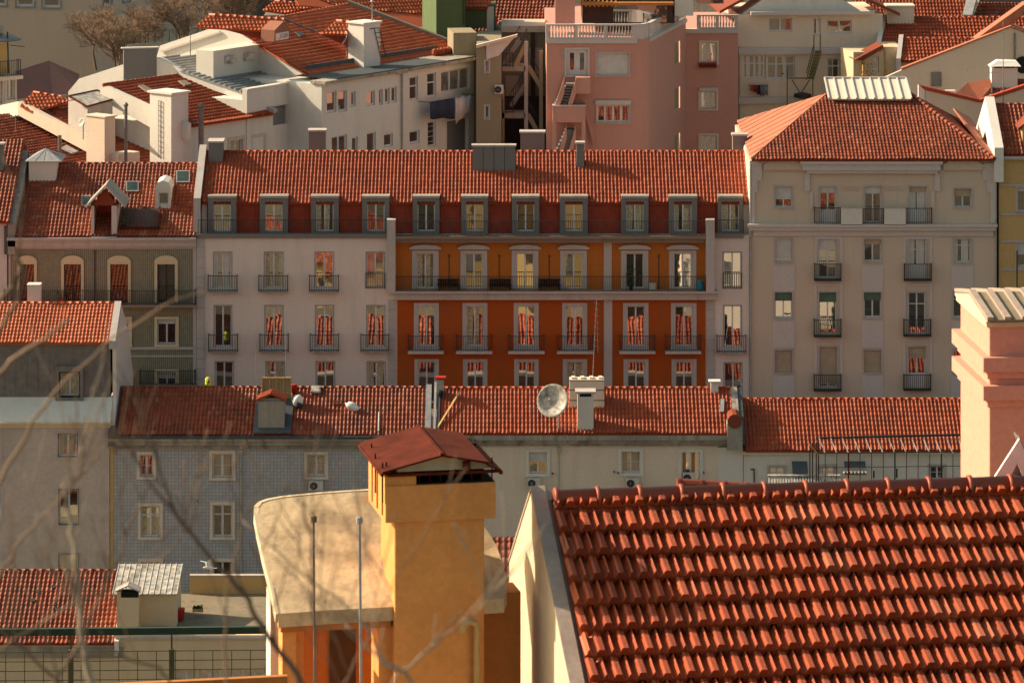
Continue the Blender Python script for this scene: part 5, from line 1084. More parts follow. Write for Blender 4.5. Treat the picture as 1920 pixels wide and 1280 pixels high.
# ---------------------------------------------------------------- unseen hillside houses, added for the windows to reflect
for k, (x, D, w_, h, mt, lb) in enumerate([(2,176,13,19.5,M.mustard,'mustard house added for window reflections below the red roofed foreground house'),(17.5,179,12,18.5,M.cream,'cream house added for window reflections below the right edge of the foreground roof'),(-12,170,9,15.5,M.mustard,'low mustard house added for window reflections below the amber chimney'),(4.5,148,8,25,M.cream,'upper cream house added for window reflections behind the foreground ridge, left'),(15.5,150,8,25,M.pinkc,'upper pink house added for window reflections behind the foreground ridge, right'),(-3.2,152,6,22.5,M.white,'white house added for window reflections, hidden behind the amber chimney')]):
    th = Thing('reflection_house', lb, 'building', (x, D, 10)); f = Fac(Vector((x-w_/2, D+9, 0)), 0); m = MB(mt); z0, z1 = 1., h-2.6
    if k == 2: z1 = h-5
    f.sbox(m, 0, w_, z0, z1, -.0, 9); th.part('wall', m)
    r0, r1, r2 = Vector((x-w_/2-.2, D-.3, z1)), Vector((x-w_/2-.2, D+4.5, z1+2.3)), Vector((x-w_/2-.2, D+9.3, z1)); u = Vector((w_+.4,0,0))
    troof(th, M.tileo, [r0, r0+u, r1+u, r1], pitch=.25, course=.5); troof(th, M.tileo, [r2, r1, r1+u, r2+u], pitch=.25, course=.5)
    for j in range(4):
        for i in range(2):
            m = MB(M.glassc if (i+j) % 2 else M.brownw); m.hexa([Vector((x-w_/2+1.5+j*2.8+a, D+9+b, z1-2.6-i*3+c)) for a, b, c in ((0,0,0),(1,0,0),(1,.04,0),(0,.04,0),(0,0,1.7),(1,0,1.7),(1,.04,1.7),(0,.04,1.7))]); th.part('window', m)
_P = P
def P(px, py, D): return _P(px, py, D+6 if px < 900 and 244 < D < 264.5 else D)      # keeps the row behind clear of the long house
# ---------------------------------------------------------------- houses behind
def vwall(th, name, mat, p0, az, pts, thick=.3, label=None, parent=None):   # upright slab traced on its own wall plane
    f = Fac(p0, az); m = MB(mat); m.prism([f.pt(*f.loc(*q)) for q in pts], -f.n*thick); return th.part(name, m, parent, label=label), f
def rpoly(th, mat, p0, az, phi, pts, name='roof', caps=(), label=None, **kw):
    pl = rpl(p0, az, phi); q = [pl.hit(*a) for a in pts]; return troof(th, mat, q, name=name, caps=[(q[i]+Vector((0,0,.03)), q[j]+Vector((0,0,.03))) for i, j in caps], label=label, **kw), pl
def turned(th, name, mat, px, y0, y1, D, xl, xr, az, zmin=None, parent=None, label=None):
    m = MB(mat); q = rboxmb(m, px, y0, y1, D, xl, xr, az, zmin); return th.part(name, m, parent, label=label), q
def turned_chimney(th, px, y0, y1, D, xl, xr, az, body, cap, zmin=None, label=None, ct=.12):
    c, (q, z0, z1) = turned(th, 'chimney', body, px, y0, y1, D, xl, xr, az, zmin, label=label); m = MB(cap); c0 = sum(q, Vector())/4; q2 = [c0+(p-c0)*1.14 for p in q]; m.hexa([ptz(p, z1) for p in q2]+[ptz(p, z1+ct) for p in q2]); th.part('chimney_cap', m, c); return c, q, z1
RT = dict(pitch=.24, course=.42, amp=.06, step=.05)
# pink house with the balustraded terrace
th = Thing('pink_house', 'salmon pink house with white balustrade on its roof terrace and outside stairs', 'building', ptz(P(1150, 280, 268), 4))
FQ = Fac(P(1110, 200, 268.)); pw = [(1062,93,1102,141),(1118,99,1180,142),(1119,197,1180,230)]
m = MB(M.pink); FQ.wall(m, (1025,74,1192,330), pw, zmin=4); s0,s1,z0,z1 = FQ.rect((1025,74,1192,330)); FQ.sbox(m, s0+.01, s1-.01, 4, z1-.01, -22, -.3)
th.part('wall', m)
m = MB(M.pink); pc = []; 
for k in range(7): a = R(-90+k*76/6); pc.append((s1-.0+1.0*math.cos(a)*.95, -1.+1.0*(-math.sin(a))))
m.prism([FQ.pt(s1-1.5, 4, -1.)] + [FQ.pt(x, 4, o) for x, o in [(s1-.02,-.001)]+[(s1+.95*math.cos(R(-90+k*13)), -1.+1.0*-math.sin(R(-90+k*13))) for k in range(1,7)]] + [FQ.pt(s1+.4,4,-2)], (0,0,z1-4)); th.part('rounded_corner', m)
cx2 = FQ.pt(s1+.92, z1, -.95); fs = Fac(Vector((cx2.x, cx2.y, z1)), 76.5); sE = fs.loc(1286, 60)[0]
m = MB(M.pink); sw = [(1265,82,1275,122),(1265,168,1275,208),(1264,256,1274,300)]; fs.wall(m, (1219,0,1286,330), sw, zmin=4); 
m2 = MB(M.pink); s_a = 0; m2.poly([fs.pt(-.3,4,0), fs.pt(sE,4,0), fs.pt(sE,z1,0), fs.pt(-.3,z1,0)])
# cut the wall top level with the terrace
m = MB(M.pink); hs = [fs.rect(r) for r in sw]; zz = sorted(set([4, z1]+[h[2] for h in hs]+[h[3] for h in hs])); a_, b_ = hs[0][0], hs[0][1]
m.poly([fs.pt(-.35,4,0), fs.pt(a_,4,0), fs.pt(a_,z1,0), fs.pt(-.35,z1,0)]); m.poly([fs.pt(b_,4,0), fs.pt(sE,4,0), fs.pt(sE,z1,0), fs.pt(b_,z1,0)])
for i in range(len(zz)-1):
    zm_ = (zz[i]+zz[i+1])/2
    if not any(h[2] < zm_ < h[3] for h in hs): m.poly([fs.pt(a_,zz[i],0), fs.pt(b_,zz[i],0), fs.pt(b_,zz[i+1],0), fs.pt(a_,zz[i+1],0)])
th.part('wall', m)
for h in hs: m = MB(M.brown); fs.sbox(m, h[0], h[1], h[2], h[3], -.3, -.1); th.part('window', m)
p2 = fs.pt(sE, 0, 0); fw = Fac(Vector((p2.x, p2.y, z1)), 0); D2 = p2.y; ww = [(1314,80,1344,118),(1313,172,1343,204),(1313,254,1344,290)]
m = MB(M.pink); fw.wall(m, (1285,55,1384,330), ww, zmin=4); q0,q1,_,zw = fw.rect((1285,55,1384,330)); fw.sbox(m, q0+.01, q1-.01, 4, zw-.01, -11, -.3); th.part('wall', m)
m = MB(M.panel)
FQ.sbox(m, s0-.05, s1+.1, z1-.25, z1+.02, -.4, .12); th.part('cornice', m); m = MB(M.panel); fs.sbox(m, -.3, sE, z1-.22, z1+.02, -.3, .1); th.part('cornice', m); m = MB(M.panel); fw.sbox(m, q0, q1, zw-.25, zw+.02, -.3, .12); th.part('cornice', m)
def balustrade(f, a, b, z, h=.95):
    m = MB(M.panel); f.sbox(m, a, b, z+h-.1, z+h, -.22, .04); f.sbox(m, a, b, z, z+.12, -.2, .02); n = int((b-a)/2.6)+1
    for k in range(n+1): q = a+(b-a-.2)*k/n; f.sbox(m, q, q+.2, z+.12, z+h-.1, -.2, .02)
    q = a+.25
    while q < b-.2:
        m.tube([f.pt(q,z+.12,-.09), f.pt(q,z+.3,-.09), f.pt(q,z+.55,-.09), f.pt(q,z+h-.1,-.09)], [.04,.065,.03,.05], 6, cap=False); q += .19
    th.part('balustrade', m)
balustrade(FQ, s0-.05, s1, z1); balustrade(fs, -.2, sE-.1, z1); balustrade(fw, fw.loc(1306,40)[0], q1, zw)
m = MB(M.panel); m.prism([FQ.pt(s1,z1,.02), FQ.pt(s1+.5,z1,-.15), FQ.pt(s1+.92,z1,-.95), FQ.pt(s1+.7,z1,-1.05), FQ.pt(s1+.3,z1,-.3), FQ.pt(s1,z1,-.2)], (0,0,.95)); th.part('balustrade', m)
FQ.win(th, pw[0], 2, fw=.22, door=.0, sur=(M.panel, .12, .06)); wo = FQ.win(th, pw[1], 1, blind=.99, bm=M.blind, sur=(M.panel, .05, .1)); FQ.win(th, pw[2], 4, fw=.09, sur=(M.panel, .06, .08)); m = MB(M.panel); FQ.box(m, (1116,188,1183,196), 0, .2); th.part('shutter_box', m)
for i, r in enumerate(ww): fw.win(th, r, 2 if i == 0 else 3, fw=.08, sur=(M.cream, .12, .06)); 
m = MB(M.panel); fw.box(m, (1311,164,1346,170), 0, .2); th.part('shutter_box', m)
m = MB(M.redp); s_, z_ = fw.loc(1312,122); 
for k in range(14): c = fw.pt(s_+k*.08, z_+.05, .2); m.lathe(c, [(.02,-.05),(.08,0),(.07,.1),(.02,.14)], 6)
m.mat(M.brownw); fw.sbox(m, s_-.05, s_+1.1, z_-.15, z_, .05, .35); one('flower_box', m, 'red flower box under the top right window of the pink house', 'flower box')
m = MB(M.zincl); FQ.sbox(m, s0+.9, s0+1.1, FQ.loc(1040,107)[1], FQ.loc(1040,97)[1], 0, .06); th.part('vent', m)
# terrace room
fr_ = Fac(FQ.pt(0,0,-4.5), 0); m = MB(M.brownw); fr_.box(m, (1092,-30,1265,44), -6, 0); tr = th.part('terrace_room', m, label='dark glazed terrace room'); m = MB(M.glass); fr_.box(m, (1150,8,1250,42), .01, .03); th.part('pane', m, tr)
m = MB(M.rust); fr_.box(m, (1088,2,1262,7), -.1, 1.2); 
for k in range(9): s_ = fr_.loc(1090+k*8,0)[0]; m.bar(fr_.pt(s_, fr_.loc(0,-8)[1], -.5), fr_.pt(s_, fr_.loc(0,8)[1], 1.3), .1)
m.mat(M.white); fr_.box(m, (1262,-30,1300,30), -6, .0); m.mat(M.glass); fr_.box(m, (1314,-30,1364,22), -8, -5.0); th.part('awning', m, tr)
m = MB(M.pink); f3 = Fac(FQ.pt(0,0,-3.2), 0); f3.box(m, (1041,-40,1078,50), -1.2, 0); th.part('chimney', m)
m = MB(M.white); s_, z_ = Fac(FQ.pt(0,0,-1.5), 0).loc(1085,60); c = FQ.pt(s_, z1+.02, -1.6); m.lathe(c+Vector((0,0,.0)), [(.03,0),(.03,.7),(.5,.71),(.5,.75)], 12); one('terrace_table', m, 'white round table behind the pink house balustrade', 'table')
# outside stairs of the pink house
def slab_(f, a, b, za, zb, o0, o1, t): m_ = MB(M.pink); m_.prism([f.pt(a,za,o1), f.pt(b,zb,o1), f.pt(b,zb+t,o1), f.pt(a,za+t,o1)], -f.n*(o1-o0)); return m_
def L(x, y): return FQ.loc(x, y)
m = MB(M.pink); FQ.box(m, (1079,141,1106,171), .0, 1.3); th.part('stair_landing', m)
m = MB(M.pink); FQ.box(m, (1036,194,1097,224), .0, 1.5); m.mat(M.panel); FQ.box(m, (1035,192,1098,194), 1.2, 1.55); th.part('stair_landing', m)
for (x0,y0,x1,y1,o) in ((1058,141,1041,190,1.4),(1080,141,1064,192,1.4),(1058,141,1041,190,.2),(1062,228,1046,285,1.4),(1079,228,1064,285,1.4)):
    a, za = L(x0,y0); b, zb = L(x1,y1); th.part('stair_parapet', slab_(FQ, a, b, za-.9, zb-.9, o-.15, o, .9))
for (x0,y0,x1,y1) in ((1080,150,1052,198),(1078,236,1050,300)):
    m = MB(M.greyr); 
    for k in range(9): s_, z_ = L(x0+(x1-x0)*k/9, y0+(y1-y0)*k/9); FQ.sbox(m, s_-.65, s_, z_-.35, z_-.1, .2, 1.2)
    th.part('stair_flight', m)
m = MB(M.pink); FQ.box(m, (1090,224,1097,330), 1.2, 1.5); FQ.box(m, (1036,224,1042,330), 1.2, 1.5); th.part('stair_pillar', m)
a, za = L(1098,200); b, zb = L(1114,250); th.part('stair_parapet', slab_(FQ, a, b, za-.5, zb-.9, .2, .4, .8))
# olive brown building with steel stairs
th = Thing('olive_house', 'olive brown building with rusty steel stairs climbing its shaded side', 'building', ptz(P(920, 280, 272), 4))
f = Fac(P(917,200,272.)); ow = [(909,114,917,136),(909,198,917,223)]; m = MB(M.brown); f.wall(m, (893,86,940,330), ow, zmin=4); s0,s1,z0,z1 = f.rect((893,86,940,330)); f.sbox(m, s0+.01, s1-.01, 4, z1-.01, -9, -.3); th.part('wall', m)
for r in ow: f.win(th, r, 1, fw=.08, sur=(M.panel, .06, .03))
m = MB(M.pinkw); f.prism = None; m.prism([f.pt(*f.loc(x,y), .02) for x, y in ((912,86),(965,70),(958,78),(936,104),(912,112))], f.n*.05); th.part('wall', m, label='pale lit upper gable'); m = MB(M.cream); m.prism([f.pt(*f.loc(x,y), .0) for x, y in ((893,84),(970,64),(970,69),(893,90))], f.n*.3); th.part('cornice', m)
fb = Fac(P(980,200,282.)); m = MB(M.brown); fb.box(m, (935,52,1030,330), -5, 0); m.mat(M.beige); fb.box(m, (948,142,972,180), 0, .05); fb.box(m, (992,90,1018,140), 0, .05); fb.box(m, (940,48,1030,60), -4, .3); th.part('rear_wall', m)
m = MB(M.brownw); fb.box(m, (995,60,1003,330), .0, .2); fb.box(m, (940,180,1026,330), .05, .3); th.part('rear_wall', m, label='dark panels standing in for a shaded recess')  # dark panels stand in for the deep shade behind the stairs
fst = Fac(P(980,200,273.5)); 
for x0, x1 in ((983,990),(1011,1018),(941,946)): m = MB(M.stone if x0 == 983 else M.brown); fst.box(m, (x0,(78 if x0 == 983 else 96 if x0 > 1000 else 168),x1,330), -.2, .0); th.part('stair_post', m)
for (x0,y0,x1,y1) in ((942,124,985,134),(940,212,985,222),(985,250,1020,262)): m = MB(M.concrete); fst.box(m, (x0,y0,x1,y1), -1.5, .0); th.part('stair_landing', m)
for (x0,y0,x1,y1,mt) in ((988,80,966,124,M.brown),(975,76,945,120,M.greyr),(990,124,1015,165,M.brown),(958,200,984,160,M.greyr),(990,215,1016,262,M.brown)):
    m = MB(mt); a = fst.pt(*fst.loc(x0,y0), -.1); b = fst.pt(*fst.loc(x1,y1), -.1); m.bar(a, b, .12, .28)
    for k in range(10): t = (k+.5)/10; q = a.lerp(b, t); m.mat(M.iron); m.bar(q, q-Vector((0,1.1,0))*-1, .05, .25)
    m.bar(a+Vector((0,0,.9)), b+Vector((0,0,.9)), .05)
    for k in range(7): q = a.lerp(b, k/6); m.bar(q, q+Vector((0,0,.9)), .03)
    th.part('stair_flight', m)
m = MB(M.iron); s_, z_ = fst.loc(936,100); s2, _ = fst.loc(962,100); fst.rail(m, s_, s2, z_-.9, z_, .0, .2, .04, sides=False); fst.rail(m, s_, s2, fst.loc(0,212)[1], fst.loc(0,188)[1], .0, .2, .04, sides=False); th.part('stair_railing', m)
aircon(f, 928, 159, 944, 175, 'air conditioner on the olive brown wall beside the steel stairs')
# long white house turned to the right
AZW = 55.
th = Thing('white_turned_house', 'long white house seen obliquely under a wide red roof with white chimney', 'building', ptz(P(750, 280, 262), 4))
FW = Fac(P(610, 156, 256.), AZW)
def fz(x0, y0, x1, h): return (x0, y0, x1, y0+h)
uw = [(613,173,631,213),(634,171,651,211),(657,173,667,201),(687,172,703,200),(710,168,718,198),(722,166,731,196),(734,164,744,194),(768,145,784,190),(801,138,818,184)]
lw = [(622,257,651,290),(660,258,671,290),(688,250,705,290),(720,252,737,277),(768,247,787,271),(802,229,818,277)]
big = [(827,135,881,176)]; rec = [(838,228,878,300)]
m = MB(M.white); FW.wall(m, (603,158,889,330), uw+lw+big+rec, zmin=4, rev=.25); s0,s1,z0,z1 = FW.rect((603,158,889,330)); FW.sbox(m, s0+.01, s1-.01, 4, z1-.01, -14, -.35); th.part('wall', m)
for r in uw+lw: FW.win(th, r, 1 if r[2]-r[0] < 20 else 2, fw=.09, tr=.4 if r in (uw[7],uw[8]) else 0, bars=4 if r == lw[5] else 0, gm=M.glass)
FW.win(th, big[0], 3, gm=M.glassc, fw=.09, tr=.0)
m = MB(M.greyr); h = FW.rect(rec[0]); FW.sbox(m, h[0], h[1], h[2], h[3], -.34, -.3); th.part('recess', m)
m = MB(M.zincl); s_, z_ = FW.loc(752,135); m.tube([FW.pt(s_,z_,.1), FW.pt(s_,4,.1)], .06, 6); FW.sbox(m, s_-.6, s_+.5, z_-.1, z_, .05, .15); th.part('downpipe', m)
m = MB(M.dirty); FW.sbox(m, s0-.1, s1+.1, z1, z1+.18, -.8, .35); th.part('cornice', m)
m = MB(M.darkroof); FW.sbox(m, s0+1.2, s1+.1, z1+.18, z1+.24, -2.9, .25); m.mat(M.dirty); FW.sbox(m, s1-3.2, s1, z1+.24, z1+.27, -2.4, .2); th.part('flat_roof', m)
m = MB(M.lead); FW.sbox(m, s0+2.2, s1, z1+.24, z1+.75, -2.95, -2.85); th.part('flashing', m)
pz = FW.pt(s0+1, z1+.3, -2.6); 
ro, RW = rpoly(th, M.tileb, pz, AZW, 20, [(596,152),(880,97),(652,10),(430,52)], caps=[(2,3)], **RT)
m = MB(M.stoned); m.bar(RW.hit(652,8)+Vector((0,0,.12)), RW.hit(884,98)+Vector((0,0,.12)), .4, .3); th.part('verge', m)
m = MB(M.lead); m.bar(RW.hit(533,38)+Vector((0,0,.08)), RW.hit(662,92)+Vector((0,0,.08)), .18, .1); th.part('valley', m)
vwall(th, 'gable', M.white2, RW.hit(440,60), AZW-90, [(292,112),(300,86),(412,48),(430,52),(600,153),(607,172),(600,180),(340,180)], label='white sunlit gable'); 
fg = Fac(RW.hit(440,60), AZW-90); m = MB(M.panel); m.bar(fg.pt(*fg.loc(304,97), .1), fg.pt(*fg.loc(415,60), .1), .12); th.part('pipe', m)
c, q, zt_ = turned_chimney(th, 682, 46, 122, 262.5, 653, 713, 48, M.white2, M.white2, zmin=20, label='big square white chimney', ct=.1)
m = MB(M.iron); fc = Fac(ptz(q[0],0), 48); fc.p.z = 0; a = fc.pt(.9, P(700,57,262).z, .06); b = fc.pt(1.5, P(710,112,262).z, .06); 
m.bar(a, b, .04); m.bar(a+fc.u*.45, b+fc.u*.45, .04)
for k in range(7): t = k/6; m.bar(a.lerp(b,t), a.lerp(b,t)+fc.u*.45, .03)
m.bar(a, a-fc.u*.4, .04); th.part('ladder', m, c)
m = MB(M.zincl); t = Vector((q[0].x+.5, q[0].y+1, zt_)); m.tube([t, t+Vector((0,0,1.5))], .035, 6); m.lathe(t+Vector((0,0,1.3)), [(.05,0),(.14,.03),(.05,.15)], 8); th.part('vent_pipe', m, c)
dish(P(648,72,263.2), .42, Vector((-.9,-.35,.3)), P(650,88,263.6)-Vector((0,0,.6)), 'small white satellite dish on the big white chimney', mat=M.white2, arm=False)
# two tiled dormers on it
def slope_dormer(xa, ya, xb, yb, xc, yc, xd, yd, D, wall_pts, win_r, lab):
    pl = rpl(P(xa,ya,D), 14, 24); d, pl2 = rpoly(th, M.tileb, P(xa,ya,D), 14, 24, [(xa,ya),(xb,yb),(xc,yc),(xd,yd)], name='dormer_roof', caps=[(2,3)], pitch=.24, course=.42, amp=.05, step=.03, label=lab, capr=.14)
    f = Fac(pl2.hit((xa+xb)/2,(ya+yb)/2)+Vector((0,.25,0)), 14); m = MB(M.redclad); m.prism([f.pt(*f.loc(*q)) for q in wall_pts], -f.n*1.4); w_ = th.part('dormer', m)
    if win_r: f2 = Fac(P(win_r[0], win_r[3], D-.3), 60); m = MB(M.dormer); m.prism([f2.pt(*f2.loc(*q)) for q in ((win_r[0]-2,win_r[3]+2),(win_r[2]+2,win_r[3]-4),(win_r[2]+6,win_r[1]-6),(532,40),(win_r[0]-1,win_r[1]-6))], -f2.n*1.); th.part('dormer', m, label='pinkish dormer end'); s0,s1,z0,z1 = f2.rect(win_r); m = MB(M.wframe); f2.sbox(m, s0, s1, z0, z1, .0, .05); w2_ = th.part('window', m); m = MB(M.glassc); f2.sbox(m, s0+.12, (s0+s1)/2-.05, z0+.12, z1-.1, .05, .06); f2.sbox(m, (s0+s1)/2+.05, s1-.12, z0+.12, z1-.1, .05, .06); th.part('pane', m, w2_)
slope_dormer(366,51,517,59,533,39,391,30, 258.5, [(400,54),(516,57),(516,82),(400,50)], (516,63,540,77), 'orange tiled roof of the left dormer')
slope_dormer(603,64,652,66,654,43,630,41, 262.8, [(612,64),(652,66),(652,88),(604,66)], None, 'orange tiled roof of the small dormer beside the chimney')
m = MB(M.darkroof); q = [RW.hit(*a)+RW.n*.1 for a in ((551,64),(560,63),(571,70),(562,73))]; m.prism(q, RW.n*.08); th.part('skylight', m)
m = MB(M.plank); q = [FW.pt(s1-1.7+k*.25, z1+.25, -1.9+.1*(k%3)) for k in range(7)]; m.mat(M.tile)
for p_ in q: m.lathe(p_, [(.12,0),(.22,.18),(.2,.4),(.05,.5)], 7)
one('roof_planters', m, 'heap of dry terracotta pots at the right end of the flat roof', 'pots')
# laundry
th_ = Thing('laundry_line', 'clothes line with navy sheets and a hanging white sheet on the white house', 'laundry', FW.pt(s1-2, FW.loc(850,225)[1], .8)); f = Fac(FW.pt(0,0,.9), AZW); s_a, z_a = f.loc(805,192); s_b, z_b = f.loc(888,178); m = MB(M.iron); m.bar(f.pt(s_a,z_a,0), f.pt(s_b,z_a,0), .03)
for s_ in (s_a, s_b): m.bar(f.pt(s_,z_a,0), f.pt(s_,z_a,-.9), .04)
th_.part('rail', m)
def cloth(name, f, s0, s1, zt, drops, mat, par):
    m = MB(mat); n = 14; pts = []
    for k in range(n+1):
        t = k/n; d = drops[0]+(drops[1]-drops[0])*t+.05*math.sin(t*9); w_ = .06*math.sin(t*14+drops[0]); pts.append((f.pt(s0+(s1-s0)*t, zt, w_*.4), f.pt(s0+(s1-s0)*t, zt-d, w_)))
    for k in range(n): a, b = pts[k], pts[k+1]; m.poly([a[1], b[1], b[0], a[0]])
    o = par.part(name, m, smooth=True); md = o.modifiers.new('thick', 'SOLIDIFY'); md.thickness = .02; return o
sm = f.loc(852,190)[0]; se = f.loc(884,184)[0]
cloth('sheet', f, s_a+.05, sm, z_a, (1.05,1.3), M.navy, th_); cloth('sheet', f, sm+.1, se, z_a+.03, (1.7,.9), M.cloth, th_)
# white terrace block and corrugated roofs left of it
th = Thing('white_terrace_block', 'white stepped block with grey ribbed roof between the red roofs', 'building', ptz(P(480, 280, 254), 4))
FV = Fac(P(465, 178, 254.), AZW); m = MB(M.white); rr = (468,188,592,240)
FV.wall(m, (463,170,608,330), [(512,200,592,236)], zmin=4, rev=.3); s0,s1,z0,z1 = FV.rect((463,170,608,330)); FV.sbox(m, s0+.01, s1-.01, 4, z1-.6, -3, -.32); FV.sbox(m, s0, s1, z1, z1+.1, -.4, .06); th.part('wall', m)
m = MB(M.corr); h = FV.rect((512,200,592,236)); FV.sbox(m, h[0], h[1], h[2], h[3], -.32, -.25); q = h[2]
while q < h[3]: FV.sbox(m, h[0], h[1], q, q+.05, -.25, -.2); q += .12
th.part('shutter', m)
GR = dict(pitch=.36, course=6., amp=.11, step=.0, slab=.1); Rg = rpl(P(465,172,256.), AZW, 12)
def ribroof(th, mat, pl, pts, axis_down=False, name='roof'):
    q = [pl.hit(*a) for a in pts]; m = MB(mat); m.prism(q, -pl.n*.1); u = Vector((0,0,1)).cross(pl.n).normalized(); v = u.cross(pl.n)
    # ribs across the slope, clipped to the polygon
    c = [((p-q[0]).dot(u), (p-q[0]).dot(v)) for p in q]; b0, b1 = min(a[1] for a in c), max(a[1] for a in c); y = b0+.15
    while y < b1:
        xs_ = []
        for k in range(len(c)):
            (x0,y0),(x1,y1) = c[k], c[(k+1)%len(c)]
            if (y0-y)*(y1-y) < 0: xs_.append(x0+(x1-x0)*(y-y0)/(y1-y0))
        if len(xs_) >= 2: m.bar(q[0]+u*min(xs_)+v*y+pl.n*.05, q[0]+u*max(xs_)+v*y+pl.n*.05, .16, .12)
        y += .42
    return th.part(name, m)
ribroof(th, M.corr, Rg, [(465,178),(604,158),(560,140),(491,124),(428,120),(361,103),(294,110),(340,133)])
vwall(th, 'parapet', M.white2, Rg.hit(344,134), AZW-90, [(130,330),(128,172),(148,148),(228,122),(294,108),(344,133),(465,178),(465,192),(344,150),(330,330)], thick=.5, label='rosy white sunlit wall')
m = MB(M.white); q, z0_, z1_ = rboxmb(m, 400, 96, 128, 257.5, 368, 488, AZW, zmin=22); m.mat(M.corrl); p_ = q[0]
for k in range(2): a = q[0].lerp(q[1], .25+.4*k); m.hexa([ptz(a,z1_-.9)+Vector((.0,-.1,0)), ptz(a,z1_-.9)+Vector((.7,.3,0)), ptz(a,z1_-.9)+Vector((.6,.5,0)), ptz(a,z1_-.9)+Vector((-.1,.1,0)), ptz(a,z1_-.4)+Vector((.0,-.1,0)), ptz(a,z1_-.4)+Vector((.7,.3,0)), ptz(a,z1_-.4)+Vector((.6,.5,0)), ptz(a,z1_-.4)+Vector((-.1,.1,0))])
th.part('roof_room', m)
turned_chimney(th, 232, 92, 124, 259., 231, 294, 12, M.greyr, M.white2, zmin=22, label='long dark grey chimney block', ct=.08)
antenna(357, 30, 106, 256.5, 'thin mast on the grey ribbed roof', elems=0, mast=.03)
# house with red roof and white stack in front of that block
th = Thing('white_stack_house', 'house with low red roof and tall white chimney stack with ladder', 'building', ptz(P(420, 280, 251), 4))
AZ2 = 52.
FU = Fac(P(384, 236, 251.), AZ2); vw = [(431,264,455,300),(473,259,495,300)]; m = MB(M.white); FU.wall(m, (352,238,512,330), vw, zmin=4); s0,s1,z0,z1 = FU.rect((352,238,512,330)); FU.sbox(m, s0+.01, s1-.01, 4, z1-.01, -7, -.3); th.part('wall', m)
for i, r in enumerate(vw): FU.win(th, r, 2, gm=M.glassc if i == 0 else M.glass, curtain=M.curtain if i == 0 else None, sur=(M.beige, .2, .04))
m = MB(M.stoned); FU.sbox(m, s0, s1, z1-.02, z1+.12, -.4, .35); th.part('gutter', m)
ro, RU = rpoly(th, M.tile, FU.pt(s0+1, z1+.14, .25), AZ2, 16, [(362,236),(512,214),(342,141),(193,160)], caps=[(2,3)], **RT)
vwall(th, 'parapet', M.white, RU.hit(200,165), AZ2-90, [(188,166),(200,162),(352,232),(352,262),(290,244),(188,186)], thick=.3, label='white sloping side parapet')
m = MB(M.stone); m.bar(RU.hit(343,139)+Vector((0,0,.15)), RU.hit(516,213)+Vector((0,0,.15)), .4, .22); th.part('verge', m)
m = MB(M.stoned); m.prism([RU.hit(*a)+RU.n*.12 for a in ((258,166),(268,165),(288,176),(276,178))], RU.n*.1); th.part('skylight', m); m = MB(M.stoned); m.prism([RU.hit(*a)+RU.n*.12 for a in ((333,157),(345,156),(358,164),(345,166))], RU.n*.1); th.part('skylight', m)
c, q, zt_ = turned_chimney(th, 321, 178, 304, 248.6, 281, 353, 50, M.white2, M.white2, zmin=18, label='tall white chimney stack', ct=.12)
m = MB(M.iron); fl = Fac(Vector((q[0].x, q[0].y, 0)), -40); a = fl.pt(-.75, P(300,190,249).z, .05); 
for dx in (0, .28): m.bar(a+fl.u*-dx, a+fl.u*-dx-Vector((0,0,3.4)), .025)
for k in range(11): m.bar(a-Vector((0,0,.3*k)), a-fl.u*.28-Vector((0,0,.3*k)), .02)
th.part('ladder', m, c)
for (x, y0, y1, D, r, lb) in ((377,198,268,249.5,.16,'stout grey flue right of the white stack'),(236,196,300,247.6,.10,'dark twin flue between the two white stacks')):
    m = MB(M.zinc); b = P(x, y1, D); t = P(x, y0, D); m.tube([b-Vector((0,0,3)), t], r, 10); m.lathe(t, [(r*1.5,-.1),(r*1.5,.0),(r*.5,.12)], 10); one('flue_pipe', m, lb, 'flue', 'grey flue pipes', smooth=False)
# red roofed house with cream stack
th = Thing('cream_stack_house', 'house with patched red roofs and cream chimney stack behind the green tiled house', 'building', ptz(P(150, 300, 250), 4))
AZ3 = 54.
ro, R3 = rpoly(th, M.tileo, P(300,306,250.2), AZ3, 15, [(215,308),(352,304),(140,188),(62,205),(160,262)], **RT)
ro, R4 = rpoly(th, M.tileo, P(150,306,249.4), AZ3, 13, [(-60,330),(320,330),(170,262),(46,212),(-60,222)], **RT)
m = MB(M.cream); a = R3.hit(34,198); b = R3.hit(166,268); m.prism([a+Vector((0,0,.25)), b+Vector((0,0,.25)), b-Vector((0,0,.6)), a-Vector((0,0,.6))], (.25,.3,0)); c_ = P(-60,222,a.y+2); m.mat(M.cream); m.prism([c_+Vector((0,0,.35)), a+Vector((0,0,.25)), a-Vector((0,0,.6)), c_-Vector((0,0,.5))], (.2,.3,0)); th.part('parapet', m)
ro, R5 = rpoly(th, M.tileb, P(80,205,255.), 20, 22, [(38,198),(60,210),(132,190),(115,183),(62,174)], caps=[(3,4)], pitch=.24, course=.42, amp=.05, step=.03, label='small orange hipped piece of roof')
q = [P(66,176,256), P(128,181,258.5), P(210,178,254), P(130,186,253)]
c, qq, z1_ = turned(th, 'skylight_box', M.stone, 164, 196, 214, 251.5, 128, 211, 40, zmin=21)[0], None, None
m = MB(M.corrl); pk = rpl(P(164,199,251.), 40, 14); q = [pk.hit(*a) for a in ((163,202),(212,188),(182,171),(129,182))]; m.prism(q, (0,0,.06)); m.mat(M.rustmetal)
for k in range(4): m.bar(q[k]+Vector((0,0,.06)), q[(k+1)%4]+Vector((0,0,.06)), .09)
th.part('glazed_roof', m, c)
c, q, zt_ = turned_chimney(th, 196, 221, 310, 247.8, 162, 216, 50, M.cream, M.cream, zmin=18, label='cream chimney stack', ct=.08)
m = MB(M.cream); rboxmb(m, 222, 290, 312, 247.7, 200, 262, 50, zmin=18); th.part('chimney_foot', m)
